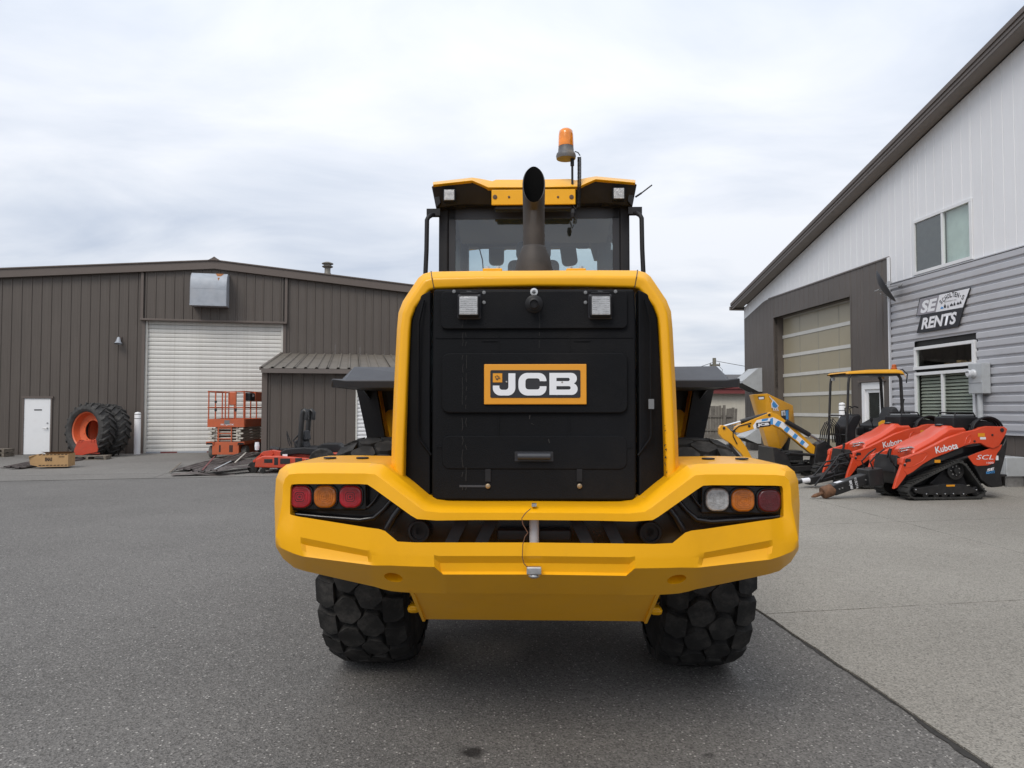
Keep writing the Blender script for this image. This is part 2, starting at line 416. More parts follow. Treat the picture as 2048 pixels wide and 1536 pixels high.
ASPH = ground_mat('asphalt', (0.136, 0.130, 0.122), 1.75, (0.46, 0.44, 0.41), 120, 0.22, stain=[(st.x, st.y, 0.075, 0.85), (-2.6, 5.2, .03, .6), (-1.9, 7.1, .05, .45), (-4.1, 4.4, .025, .7), (.9, 3.3, .03, .5)])
CONC = ground_mat('concrete', (0.288, 0.271, 0.238), 1.3, (0.33, 0.31, 0.28), 120, 0.17)
JOINT = mat('joint_filler', (0.035, 0.033, 0.030), 0.95, var=0.3, vscale=20)
me = bpy.data.meshes.new('asphalt_ground')
gx = [-900, -60, -20, 20, 60, 900]; gy = [-300, -20, 20, 60, 1500]
MB().add([(x, y, 0) for y in gy for x in gx], [(j*6+i, j*6+i+1, j*6+i+7, j*6+i+6) for j in range(4) for i in range(5)]).build('asphalt_ground', ASPH)
bpy.data.objects['asphalt_ground']['kind'] = 'structure'

# concrete apron on the right: slabs laid in rows parallel to the workshop wall
pA = ground(1497, 1210)
MA = T(pA) @ Matrix.Rotation(R(94.2), 4, 'Z')     # x runs away from the camera, -y to the right
SK = math.tan(R(6.0)); SL = 3.78
apron = MB()
edge = [(-16 + i * 0.06, 0.006 + .006 * math.sin(i * .31) + random.uniform(-0.007, 0.010) + .11 * max(0, math.sin(i * .173 + 2 * math.sin(i * .041)) - .80) * random.uniform(.4, 1)) for i in range(1080)]
vs = [(MA @ Vector((x, y, 0.004))) for x, y in edge] + [(MA @ Vector((x, -13.0, 0.004))) for x, y in edge]
n = len(edge)
apron_o = MB().add(vs, [(i, i + 1, n + i + 1, n + i) for i in range(n - 1)]).build('concrete_apron', JOINT)
apron_o['kind'] = 'structure'
for j in range(3):
    for i in range(-4, 12):
        y1, y0 = -j * SL, -(j + 1) * SL
        x0, x1 = -0.30 + i * SL, -0.30 + (i + 1) * SL
        g = 0.006
        def q(x, y): return (x + (-y) * SK, y)
        # outline with slightly chipped edges
        pts = []
        for (ax, ay), (bx, by) in (((x0+g, y1-g), (x1-g, y1-g)), ((x1-g, y1-g), (x1-g, y0+g)), ((x1-g, y0+g), (x0+g, y0+g)), ((x0+g, y0+g), (x0+g, y1-g))):
            for k in range(24):
                f = k / 24; jx = random.uniform(-.006, .006) if k else 0
                X, Y = q(ax + (bx - ax) * f + jx, ay + (by - ay) * f + jx); pts.append(MA @ Vector((X, Y, 0)))
        MB().prism([(p.x, p.y) for p in pts], 'z', 0.0045, 0.014).build('concrete_slab', CONC, apron_o)

# ------------------------------------------------------------------ brown metal workshop on the left
TAN = 0.225; PHI = math.atan(TAN); Z0 = 28.2
a = (427 - CU) / FPX; zz = Z0 / (1 - TAN * a); ML = T((a * zz, zz, 0)) @ Matrix.Rotation(PHI, 4, 'Z')   # origin under the ridge; x right, y into the building
lb = lambda u, v, y=0.0: hit(ML, u, v, y)
left_b = empty('metal_workshop', ML, 'long brown ribbed metal workshop with low gable and white roller door', 'building')
RID = lb(427, 526)[1]; SLP = 0.088
roofz = lambda x: RID - SLP * abs(x)
dr = (lb(290, 700)[0], lb(566, 700)[0], lb(430, 644)[1])         # roller door opening
pd = (lb(46, 850)[0], lb(103, 850)[0], lb(75, 795)[1])           # white personnel door
def rib_panel(x0, x1, z0, ztop, y, name, parent, m, pitch=0.305, h=0.024, phase=0.1525):
    xs = [(x0, 0.0)]
    k = math.ceil((x0 - phase) / pitch - 0.5)
    while True:
        c = phase + k * pitch; k += 1
        if c - 0.05 > x1: break
        for dx, d in ((-0.032, 0), (-0.016, h), (0.016, h), (0.032, 0)):
            if x0 < c + dx < x1: xs.append((c + dx, d))
        for s in (-0.10, 0.10):   # minor stiffening swages
            for dx, d in ((-0.010, 0), (0, 0.003), (0.010, 0)):
                if x0 < c + s + dx < x1: xs.append((c + s + dx, d))
    xs.append((x1, 0.0)); xs.sort()
    if x0 < 0 < x1 and callable(ztop): xs.append((0.0001, 0)); xs.sort()
    zt = ztop if callable(ztop) else (lambda x: ztop)
    b = MB(); n = len(xs)
    b.add([(x, y - d, z0) for x, d in xs] + [(x, y - d, zt(x)) for x, d in xs] + [(x0, y + .02, z0), (x1, y + .02, z0), (x0, y + .02, zt(x0)), (x1, y + .02, zt(x1))],
          [(i, i + 1, n + i + 1, n + i) for i in range(n - 1)] + [(0, n, 2 * n + 2, 2 * n), (n - 1, 2 * n + 1, 2 * n + 3, 2 * n - 1)])
    return b.build(name, m, parent)
HALF = 12.2
edges = sorted(set([-HALF + i * 0.915 for i in range(int(2 * HALF / 0.915) + 1)] + [HALF, dr[0], dr[1], pd[0], pd[1]]))
edges = [e for i, e in enumerate(edges) if i == 0 or e - edges[i - 1] > 0.02]
for x0, x1 in zip(edges, edges[1:]):
    c = (x0 + x1) / 2
    z0 = dr[2] + .06 if dr[0] < c < dr[1] else (pd[2] + .02 if pd[0] < c < pd[1] else 0.0)
    y = -0.06 if dr[0] < c < dr[1] else 0.0
    rib_panel(x0 + .001, x1 - .001, z0, roofz, y, 'wall_panel', left_b, BROWN)
# rake trim, roof, side walls
for s in (-1, 1):
    X = s * (HALF + .25)
    MB().add([(0, -.20, RID - .24), (X, -.20, roofz(X) - .24), (X, -.20, roofz(X) + .04), (0, -.20, RID + .04),
              (0, -.04, RID - .24), (X, -.04, roofz(X) - .24), (X, -.04, roofz(X) + .04), (0, -.04, RID + .04)],
             [(0,1,2,3),(4,7,6,5),(0,4,5,1),(3,2,6,7),(1,5,6,2),(0,3,7,4)]).build('rake_trim', BROWND, left_b)
    MB().add([(0, -.24, RID + .045), (X, -.24, roofz(X) + .045), (X, 30, roofz(X) + .045), (0, 30, RID + .045),
              (0, -.24, RID + .085), (X, -.24, roofz(X) + .085), (X, 30, roofz(X) + .085), (0, 30, RID + .085)],
             [(0,1,2,3),(4,7,6,5),(0,4,5,1),(3,2,6,7),(1,5,6,2),(0,3,7,4)]).build('roof', BROWND, left_b)
    MB().box(min(s*HALF, s*(HALF-.12)), max(s*HALF, s*(HALF-.12)), .03, 30, 0, roofz(HALF)-.02).build('side_wall', BROWN, left_b)
MB().prism([(-.22, RID + .05), (.22, RID + .05), (.10, RID + .12), (0, RID + .19), (-.10, RID + .12)], 'y', -.26, 30).build('ridge_cap', BROWND, left_b)
# roller door with its slats, frame, header flashing and bottom bar
door = MB().box(dr[0] - .02, dr[1] + .02, .16, .2, 0, dr[2] + .3).build('roller_door', ROLL, left_b)
nsl = 31; sh = dr[2] / nsl
sl = MB(); w = dr[1] - dr[0]
prof = [(0.16, 0.0), (0.112, 0.006), (0.104, sh * .2), (0.10, sh * .55), (0.104, sh * .85), (0.112, sh * .93), (0.16, sh * .94)]
sl.loft([[(0, y, z) for y, z in prof], [(w, y, z) for y, z in prof]])
slm = sl.mesh('door_slat'); slm.materials.append(ROLL); slm.shade_smooth(); slm.set_sharp_from_angle(angle=R(40))
for i in range(nsl):
    o = link_mesh('door_slat', slm, None, door, loc=(dr[0], random.uniform(-.003, .003), i * sh + .02))
MB().box(dr[0], dr[1], .07, .15, .0, .06).build('bottom_bar', GALV, door)
for k in range(3):
    c = dr[0] + (0.55 + 1.55 * k)
    MB().box(c, c + .55, .06, .069, .005, .055).build('safety_strip', REDT, door)
for x, s in ((dr[0], -1), (dr[1], 1)):
    MB().box(min(x, x - s * .07), max(x, x - s * .07), .02, .10, 0, dr[2]).build('door_track', ALU, door)
    MB().box(min(x, x + s * .10), max(x, x + s * .10), -.05, -.012, 0, dr[2] + .06).build('jamb_trim', BROWND, left_b)
MB().box(dr[0] - .14, dr[1] + .14, -.17, .0, dr[2] - .02, dr[2] + .055).build('header_flashing', BROWND, left_b, bevel=.01)
for x in (dr[0] - .10, dr[1] + .10):
    MB().box(x - .045, x + .045, -.115, -.061, dr[2] + .05, roofz(x) - .25).build('corner_trim', BROWND, left_b)
# white personnel door
pdo = MB().box(pd[0] + .03, pd[1] - .03, -.02, .03, .02, pd[2] - .03).build('personnel_door', WHITE, left_b, bevel=.006)
for a0, a1, b0, b1 in ((pd[0] - .02, pd[0] + .028, 0, pd[2] + .02), (pd[1] - .028, pd[1] + .02, 0, pd[2] + .02)):
    MB().box(a0, a1, -.045, .03, b0, b1).build('door_frame', BROWND, pdo)
MB().box(pd[0] - .05, pd[1] + .05, -.055, .03, pd[2] - .028, pd[2] + .045).build('door_frame', BROWND, pdo)
hx = pd[1] - .12
MB().tube([(hx, -.02, .92), (hx, -.075, .92), (hx - .13, -.075, .92)], .012).lathe([(.03, 0), (.03, .015), (0, .015)], 14, T((hx, -.02, .92)) @ rot_to((0, -1, 0))).build('door_handle', STEEL, pdo, smooth=40)
MB().lathe([(.025, 0), (.025, .02), (0, .022)], 14, T((hx, -.02, 1.10)) @ rot_to((0, -1, 0))).build('deadbolt', STEEL, pdo, smooth=40)
cx = (pd[0] + pd[1]) / 2 + .02
MB().box(cx - .12, cx + .12, -.026, -.021, 1.53, 1.57).build('door_sign', DECALK, pdo)
# bell shaped wall lamp
x, z = lb(240, 683)
wl = empty('wall_lamp', ML @ T((x, 0, z)), 'small pale bell-shaped lamp on brown wall left of roller door', 'lamp')
MB().lathe([(.03, .14), (.05, .13), (.06, .08), (.075, .02), (.10, -.05), (.135, -.10), (.125, -.10), (.09, -.05), (.06, .02)], 20, T((0, -.17, 0)) @ Matrix.Rotation(R(-12), 4, 'X')).build('lamp_shade', GALV, wl, smooth=40)
MB().tube([(0, .0, .12), (0, -.12, .15), (0, -.165, .13)], .022).box(-.06, .06, -.045, -.005, .03, .17).build('bracket', BROWND, wl)
# galvanised fan hood over the door
x0, zt = lb(388, 556, -.06); x1, zb = lb(458, 616, -.06)
fh = empty('exhaust_hood', ML @ T(((x0 + x1) / 2, -.06, zb)), 'galvanised steel exhaust hood with a rust patch above the roller door', 'vent')
w2 = 0.60; H = zt - zb + .12; D = 0.62
pr = [(-.02, 0.0), (-D, 0.0), (-D, H * .55), (-D + .03, H * .74), (-D + .12, H * .9), (-D + .26, H), (-.02, H + .02)]
MB().loft([[(-w2, y, z) for y, z in pr], [(w2, y, z) for y, z in pr]]).build('hood_cover', GALV, fh, smooth=30)
for s in (-1, 1):
    MB().prism(pr, 'x', s * w2 - .008, s * w2 + .008).build('hood_cheek', GALV, fh)
MB().box(-w2 - .012, w2 + .012, -D - .012, -D + .02, -.02, .04).build('hood_lip', GALV, fh)
MB().box(-w2 + .02, w2 - .02, -D + .03, -.03, .05, .06).build('hood_screen', DARK, fh)
MB().box(-w2 - .01, w2 + .01, -D - .004, -D, H * .5, H * .512).build('seam', GALV, fh)
MB().add([(w2 - .40, -D + .252, H + .006), (w2 - .12, -D + .252, H + .006), (w2 - .20, -D + .13, H * .905 + .008), (w2 - .28, -D + .035, H * .75+.012), (w2 - .33, -D + .13, H * .905 + .008)], [(0, 1, 2, 3, 4)]).build('rust_patch', RUST, fh)
# roof vent pipe
d0 = 3.2; x, z = hit(ML, 655, 545, d0)
DGALV = mat('dull_galvanised', (.17, .16, .14), .6, .2, var=.3, vscale=6)
rv = empty('roof_vent', ML @ T((x, d0, z - .25)) @ Matrix.Scale(.72, 4), 'short round vent pipe with mushroom cap on brown roof', 'vent')
MB().lathe([(.24, 0), (.20, .3), (.17, .34), (.17, .62)], 20).build('pipe', DGALV, rv, smooth=40)
MB().lathe([(.17, .60), (.30, .66), (.32, .70), (.22, .74), (.22, .80), (.33, .84), (.33, .88), (.18, .95), (0, .97)], 20).build('vent_cap', DGALV, rv, smooth=40)
# bollard beside the door
def bollard(M, h, r, label):
    b = empty('bollard', M, label, 'bollard', 'white steel bollards')
    MB().lathe([(r, 0), (r, h - .03), (r * .8, h), (0, h + .02)], 20).build('post', WHITE, b, smooth=50)
    for q in (h - .07, h - .22):
        MB().lathe([(r + .003, q), (r + .003, q + .018)], 20).build('stripe', DECALK, b)
p = ground(274, 909); bollard(T(p), 1.46, .105, 'white bollard with two dark rings by the left edge of roller door')

# lean-to in front of the workshop
xl = lb(572, 708)[0]; dpt = 6.0
lx0 = hit(ML, 528, 735, -dpt)[0]; ez = hit(ML, 560, 738, -dpt - .15)[1]; rz = lb(577, 708)[1]
lx1 = lx0 + 9.4
lean = empty('lean_to_shed', ML @ T((lx0, -dpt, 0)), 'low brown ribbed lean-to shed with pitched metal roof beside the roller door', 'shed')
W = lx1 - lx0; ld = hit(ML, 711, 830, -dpt)[0] - lx0
k = 0.0
while k < W - .01:
    k2 = min(k + .915, W)
    for a0, a1 in ((k, min(k2, ld)), (max(k, ld + 3.2), k2)):
        if a1 - a0 > .03: rib_panel(a0 + .001, a1 - .001, 0, ez - .05, 0, 'wall_panel', lean, BROWN)
    if k < ld + 3.2 and k2 > ld: rib_panel(max(k, ld) + .001, min(k2, ld + 3.2) - .001, 2.42, ez - .05, 0, 'wall_panel', lean, BROWN)
    k = k2
MB().box(-.05, .10, -.045, -.005, 0, ez - .06).build('corner_trim', BROWND, lean)
MB().prism([(0.03, 0), (dpt - .05, 0), (dpt - .05, rz - .1), (0.03, ez - .08)], 'x', 0.0, .05).build('side_wall', BROWN, lean)
MB().box(-.04, W + .2, -.30, -.26, ez - .12, ez + .01).build('gutter', RAKE, lean)
MB().prism([(-.24, ez - .04), (dpt - .05, rz - .04), (dpt - .05, rz + .06), (-.24, ez + .045)], 'x', -.10, -.055).build('roof_trim', BROWND, lean)
ROOFB = mat('weathered_brown_roof', (0.125, 0.108, 0.088), 0.65, var=0.2, vscale=2, dirt=(0.10, 0.095, 0.07), dscale=3, damt=0.6)
k = -.05
while k < W + .15:
    a1 = min(k + .915, W + .2)
    sec = []
    for i in range(4):
        c = k + i * .305
        for dx, d in ((-.05, 0), (-.022, .04), (.022, .04), (.05, 0)):
            if k <= c + dx <= a1 - .001: sec.append((c + dx, d))
    sec = [(k, .04 if False else sec[0][1])] + sec + [(a1 - .002, 0)]
    MB().loft([[(x, -.26, ez + .02 + d) for x, d in sec], [(x, dpt - .05, rz + .02 + d) for x, d in sec]]).build('roof_panel', ROOFB, lean)
    k = a1
d2 = MB().box(ld + .02, ld + 3.18, .06, .1, 0, 2.44).build('roller_door', WHITE, lean)
n2 = 21; s2 = 2.40 / n2
m2 = MB().loft([[(0, y, z) for y, z in ((.06, 0), (.03, .008), (.018, s2 * .4), (.024, s2 * .8), (.06, s2 * .95))], [(3.16, y, z) for y, z in ((.06, 0), (.03, .008), (.018, s2 * .4), (.024, s2 * .8), (.06, s2 * .95))]]).mesh('door_slat')
m2.materials.append(WHITE)
for i in range(n2): link_mesh('door_slat', m2, None, d2, loc=(ld + .02, 0, i * s2))
MB().box(ld, ld + .05, -.01, .05, 0, 2.42).build('door_track', ALU, d2)

# concrete strip in front of the workshop
q0 = hit  # strip runs from the wall to about nine metres out
yj = (ML.inverted() @ ground(200, 949)).y; ye = (ML.inverted() @ ground(200, 959)).y
stp = MB().add([ML @ Vector(p) for p in ((-30, ye - .01, .003), (lx0 + 9, ye - .01, .003), (lx0 + 9, -.0, .003), (-30, -.0, .003))], [(0, 1, 2, 3)]).build('concrete_strip', JOINT)
stp['kind'] = 'structure'
CONC2 = ground_mat('worn_concrete', (0.190, 0.181, 0.167), 1.35, (0.28, 0.26, 0.24), 110, 0.16)
for (y0, y1) in ((ye, yj - .03), (yj, yj + 4.2), (yj + 4.21, -.01)):
    x = -30.0
    while x < lx0 + 8.9:
        xb = min(x + 6.1, lx0 + 9)
        if y1 - y0 > .05:
            MB().prism([((ML @ Vector(p)).x, (ML @ Vector(p)).y) for p in ((x + .006, y0, 0), (xb - .006, y0, 0), (xb - .006, y1, 0), (x + .006, y1, 0))], 'z', .0035, .008).build('concrete_slab', CONC2, stp)
        x = xb

# ------------------------------------------------------------------ grey and white workshop on the right
MR = T((10.4, 14.4, 0)) @ Matrix.Rotation(R(95), 4, 'Z')     # x runs away along the wall, y points out of the wall
rb = lambda u, v, y=0.0: hit(MR, u, v, y)
right_b = empty('grey_workshop', MR, 'white, grey and brown workshop with high gable roof and glazed bay door', 'building')
rz_at = lambda t: 5.62 + (13.7 - t) * 0.2496
TC, TN, TF = 4.32, -8.0, 13.7        # siding corner, near end, far corner
WT = 5.6
gd = (rb(1702, 700)[0], rb(1548, 700)[0], 4.86)     # bay door
wd = (rb(1768, 800)[0], rb(1725, 800)[0], 2.32)     # white door
uw = (rb(1943, 450)[0], rb(1830, 500)[0], 4.95, 6.27)
tw = (rb(1948, 700, .06)[0], rb(1832, 715, .06)[0], 2.58, 3.08)
lw = (tw[0], tw[1], 1.18, 2.45)
def flat_panels(x0, x1, w, zb, zt, y, m, parent, name, holes=(), g=0.004, prof=.012):
    br = sorted(set([x0 + i * w for i in range(int((x1 - x0) / w) + 1)] + [x1] + [q for h in holes for q in h[:2]]))
    br = [b for b in br if x0 <= b <= x1]
    for a0, a1 in zip(br, br[1:]):
        if a1 - a0 < .02: continue
        c = (a0 + a1) / 2; segs = [(None, None)]
        spans = [[zb, None]]
        for h in holes:
            if h[0] < c < h[1]: spans = [[zb, h[2]], [h[3], None]]
        for s0, s1 in spans:
            f = lambda x: (zt(x) if callable(zt) else zt) if s1 is None else s1
            fb = lambda x: (s0(x) if callable(s0) else s0)
            if f(c) - fb(c) < .02: continue
            b = MB(); A, B = a0 + g, a1 - g
            xs = [(A, -.01), (A + .012, prof), (B - .012, prof), (B, -.01)]
            b.add([(x, y + d, fb(x)) for x, d in xs] + [(x, y + d, f(x)) for x, d in xs], [(0,1,5,4),(1,2,6,5),(2,3,7,6)])
            b.build(name, m, parent)
# backing wall so nothing shows through the joints (openings left free)
def back_wall(x0, x1, z0, zt, y, m, name='wall', ):
    MB().add([(x0, y, z0), (x1, y, z0), (x1, y, zt(x1)), (x0, y, zt(x0)), (x0, y - .1, z0), (x1, y - .1, z0), (x1, y - .1, zt(x1)), (x0, y - .1, zt(x0))],
             [(0,1,2,3),(4,7,6,5),(0,4,5,1),(3,2,6,7),(1,5,6,2),(0,3,7,4)]).build(name, m, right_b)
ru = lambda t: (rz_at(t) - .02) if t > -6 else (rz_at(-12 - t) - .02)
for a0, a1, z0, zt in ((TF, gd[1], 0, ru), (gd[1], gd[0], gd[2], ru), (gd[0], wd[1], 0, ru), (wd[1], wd[0], wd[2], ru), (wd[0], uw[1], 0, ru) if False else (wd[0], TC, 0, ru),
                       (TC, tw[1], 0, ru), (tw[1], tw[0], 0, lambda t: lw[2]), (tw[1], tw[0], lw[3], lambda t: tw[2]), (tw[1], tw[0], tw[3], lambda t: uw[2]), (tw[1], tw[0], uw[3], ru), (tw[0], -6, 0, ru), (-6, -18, 0, ru)):
    back_wall(a1, a0, z0, zt, -.03, WSID if False else DARK)
brown_top = lambda t: min(WT, rz_at(t) - .49)
flat_panels(TC + .02, TF, .305, 0.0, brown_top, 0, BROWNR, right_b, 'cladding_panel', g=.0015, prof=.005, holes=((gd[0], gd[1], -1, gd[2]), (wd[0], wd[1], -1, wd[2])))
flat_panels(TC, TF, .305, brown_top, lambda t: ru(t) - .005, -.004, WSID, right_b, 'white_panel', prof=.003, g=.0006)
flat_panels(-6, TC - .0, .305, 4.9, lambda t: ru(t) - .005, -.004, WSID, right_b, 'white_panel', holes=((uw[0], uw[1], uw[2], uw[3]),), prof=.003, g=.0006)
MB().box(TC - .02, TC + .06, .015, .05, 0, WT).build('corner_trim', WSID, right_b)
MB().box(TC, 11.5, .012, .028, WT - .01, WT + .03).build('cladding_cap', RAKE, right_b)
# horizontal ribbed siding, course by course
ch = 0.2; z = 1.07
cprof = [(.008, 0), (.012, .045), (.048, .062), (.050, .075), (.050, .178), (.044, .188), (.008, .2)]
ci = 0
while z < 4.84:
    zt = min(z + ch, 4.86)
    for (x0, x1) in (((-8, TC - .03),) if not ((z + ch > lw[2] - .05 and z < tw[3] + .05)) else ((-8, tw[0] - .06), (tw[1] + .06, TC - .03))):
        MB().loft([[(x0, y, z + d) for y, d in cprof], [(x1, y, z + d) for y, d in cprof]]).build('siding_course', GSID, right_b)
    z += ch
MB().box(-8, TC - .02, .0, .06, 4.872, 4.895).build('siding_cap', GSID, right_b)
MB().box(TC - .07, TC - .02, .052, .07, 1.05, 4.88).build('corner_trim', GSID, right_b)
flat_panels(-8, TC - .03, .46, 0.0, 1.05, .0, BROWNR, right_b, 'base_panel')
MB().box(-8, TC - .03, .0, .065, 1.035, 1.069).build('base_flashing', GSID, right_b)
# roof: rake fascia in steps, soffit, roof sheet
def slope_bar(t0, t1, y0, y1, dz0, dz1, name, m, f=rz_at):
    MB().add([(t0, y0, f(t0) + dz0), (t1, y0, f(t1) + dz0), (t1, y0, f(t1) + dz1), (t0, y0, f(t0) + dz1), (t0, y1, f(t0) + dz0), (t1, y1, f(t1) + dz0), (t1, y1, f(t1) + dz1), (t0, y1, f(t0) + dz1)],
             [(0,1,2,3),(4,7,6,5),(0,4,5,1),(3,2,6,7),(1,5,6,2),(0,3,7,4)]).build(name, m, right_b)
for t0, t1, f in ((13.95, -6, rz_at), (-6, -25.95, lambda t: rz_at(-12 - t))):
    slope_bar(t0, t1, .02, .38, .0, .03, 'soffit', SOFF, f)
    slope_bar(t0, t1, .38, .41, -.03, .13, 'rake_fascia', RAKE, f)
    slope_bar(t0, t1, .411, .43, .05, .19, 'rake_fascia', RAKE, f)
    slope_bar(t0, t1, .431, .46, .13, .24, 'roof_edge', BROWND, f)
    slope_bar(t0, t1, -22, .43, .21, .25, 'roof', RAKE, f)
MB().box(TF - .02, TF + .05, -22, -.02, 0, rz_at(TF) - .05).build('far_wall', BROWNR, right_b)
MB().box(TF + .06, 13.95, -22, .36, rz_at(13.95) - .02, rz_at(13.95)).build('eave_soffit', SOFF, right_b)
MB().prism([(13.96, rz_at(13.96) - .04), (14.06, rz_at(13.96) - .02), (14.06, rz_at(13.96) + .12), (13.96, rz_at(13.96) + .12)], 'y', -22, .46).build('gutter', RAKE, right_b)
# bay door: six rows of four panes between aluminium rails, set back in a reveal
bay = MB().box(gd[0], gd[1], -.40, -.36, 0, gd[2]).build('bay_door', ALU, right_b)
rows, cols = 7, 4; rh = gd[2] / rows; cw = (gd[1] - gd[0]) / cols
pm = MB().box(.028, cw - .028, -.359, -.345, .06, rh - .06).mesh('pane'); pm.materials.append(PANEG)
STILE = mat('door_stile', (0.30, 0.28, 0.22), 0.5, var=0.05)
for r in range(rows):
    for c in range(cols): link_mesh('pane', pm, None, bay, loc=(gd[0] + c * cw, random.uniform(-.002, .002), r * rh))
    MB().box(gd[0], gd[1], -.355, -.325, r * rh - .055, r * rh + .055).build('rail', ALU, bay)
    for c in range(1, cols): MB().box(gd[0] + c * cw - .026, gd[0] + c * cw + .026, -.357, -.342, r * rh + .056, (r + 1) * rh - .056).build('stile', STILE, bay)
MB().box(gd[1] - .0, gd[1] + .06, -.40, .013, 0, gd[2] + .06).build('jamb', BROWNR, bay)
MB().box(gd[0] - .06, gd[0], -.40, .013, 0, gd[2] + .06).build('jamb', BROWNR, bay)
MB().box(gd[0], gd[1], -.40, .02, gd[2], gd[2] + .06).build('lintel', BROWNR, bay)
# white glazed door
wdo = MB().box(wd[0] + .03, wd[1] - .03, -.10, -.06, 0, wd[2] - .05).build('entry_door', DARK, right_b)
fw = .14
for a0, a1, b0, b1 in ((wd[0], wd[0] + fw, 0, wd[2]), (wd[1] - fw, wd[1], 0, wd[2]), (wd[0] + fw, wd[1] - fw, wd[2] - fw * 1.4, wd[2]), (wd[0] + fw, wd[1] - fw, 0, .25)):
    MB().box(a0, a1, -.06, .025, b0, b1).build('door_frame', WHITE, wdo, bevel=.004, seg=1)
for a0, a1, b0, b1 in ((wd[0] + fw + .003, wd[0] + fw + .09, .253, wd[2] - fw * 1.4 - .003), (wd[1] - fw - .09, wd[1] - fw - .003, .253, wd[2] - fw * 1.4 - .003), (wd[0] + fw + .093, wd[1] - fw - .093, wd[2] - fw * 1.4 - .093, wd[2] - fw * 1.4 - .003)):
    MB().box(a0, a1, -.058, -.02, b0, b1).build('door_stile', WHITE, wdo)
MB().box(wd[0] + fw + .09, wd[1] - fw - .09, -.05, -.045, .253, wd[2] - fw * 1.4 - .09).build('pane', WGLASS, wdo)
MB().box(wd[0] - .12, wd[1] + .12, .013, .075, wd[2] + .01, wd[2] + .05).build('drip_cap', BROWND, wdo)
# windows
WF = mat('white_window_frame', (0.72, 0.73, 0.74), 0.4, var=0.03)
def window(x0, x1, z0, z1, y, mull, name):
    f = MB().box(x0 - .04, x1 + .04, y - .05, y + .035, z1 - .045, z1 + .03).build(name, WF, right_b, bevel=.004, seg=1)
    for a0, a1, b0, b1 in ((x0 - .04, x0 + .035, z0 + .045, z1 - .046), (x1 - .035, x1 + .04, z0 + .045, z1 - .046)):
        MB().box(a0, a1, y - .05, y + .033, b0, b1).build('jamb', WF, f)
    MB().box(x0 - .05, x1 + .05, y - .05, y + .05, z0 - .03, z0 + .044).build('sill', WF, f)
    xs = [x0 + .036] + ([mull] if mull else []) + [x1 - .036]
    if mull: MB().box(mull - .03, mull + .03, y - .04, y + .028, z0 + .046, z1 - .047).build('mullion', WF, f)
    for i, (a0, a1) in enumerate(zip(xs, xs[1:])):
        yy = y - .02 + .015 * i
        MB().box(a0, a1, yy, yy + .006, z0 + .046, z1 - .047).build('pane', WGLASS, f)
    return f
mid = rb(1886, 480)[0]
f1 = window(uw[0], uw[1], uw[2], uw[3], .0, mid, 'upper_window')
SCREEN = mat('insect_screen', (0.085, 0.088, 0.09), 0.8, var=0.15, vscale=8)
MB().box(mid + .031, uw[1] - .036, -.012, -.008, uw[2] + .047, uw[3] - .048).build('insect_screen', SCREEN, f1)
MB().box(uw[0], mid, -.10, -.09, uw[2], uw[3]).build('reflection_board', mat('reflected_sky_green', (0.60, 0.68, 0.66), 0.7), f1)  # pale green board stands in for the sky reflected in this pane
f2 = window(tw[0], tw[1], tw[2], tw[3], .06, None, 'transom_window')
f3 = window(lw[0], lw[1], lw[2], lw[3], .06, rb(1886, 780, .06)[0], 'slider_window')
bl = MB().box(lw[0] + .03, lw[1] - .03, -.045, -.005, 0, .006, Matrix.Identity(4)).mesh('blind_slat')
for i in range(15):
    zc_ = lw[2] + .06 + i * .080
    MB().add([(lw[0] + .04, -.025, zc_), (lw[1] - .04, -.025, zc_), (lw[1] - .04, -.060, zc_ + .062), (lw[0] + .04, -.060, zc_ + .062)], [(0, 1, 2, 3)]).build('blind_slat', BLIND, f3)
# room behind the windows
MB().box(tw[0] - 1, tw[1] + 1, -3.0, -2.9, 0, 4.5).box(tw[0] - 1, tw[1] + 1, -2.9, -.15, .0, .05).box(tw[0]-1, tw[1]+1, -2.9, -.15, 4.5, 4.6).box(tw[1]+.95, tw[1]+1, -2.9, -.15, .05, 4.5).box(tw[0]-1, tw[0]-.95, -2.9, -.15, .05, 4.5).build('room_lining', mat('dim_room', (0.07, 0.065, 0.055), 0.8, var=.3), right_b)
for i in range(5):
    bx_ = tw[0] + .35 + i * .21
    MB().box(bx_, bx_ + .15, -.35, -.22, tw[2] + .02, tw[2] + random.uniform(.07, .16)).build('shelf_item', CARD, f2)
# sign
def quad_board(name, pix, y, th, m, parent):
    p = [rb(u, v, y) for u, v in pix]
    return MB().prism(p, 'y', y - th, y).build(name, m, parent), p
sx, sz = rb(1885, 625, .06)
sign = empty('shop_sign', MR @ T((sx, .06, sz)), 'slanted two-tier SE RENTS sign on grey ribbed wall', 'sign')
So = (sx, .06, sz)
def sign_poly(name, pix, y, m, th=.02):
    p = [rb(u, v, y) for u, v in pix]
    return MB(So).prism(p, 'y', y - th, y).build(name, m, sign)
sign_poly('sign_border', ((1839, 597), (1941, 574.5), (1927, 616), (1832, 633)), .085, DECALK)
sign_poly('sign_board', ((1840.5, 598.2), (1939.4, 576.3), (1925.6, 614.6), (1833.6, 631.2)), .089, DECALW, .002)
SGREY = mat('sign_grey', (0.27, 0.26, 0.29), 0.4, var=.04)
sign_poly('sign_panel', ((1840.7, 598.3), (1878.5, 590.0), (1871, 624.3), (1833.8, 631.1)), .0915, SGREY, .002)
sign_poly('sign_board', ((1842, 630.2), (1927, 614.8), (1916, 653), (1833, 666.5)), .096, DECALK, .02)
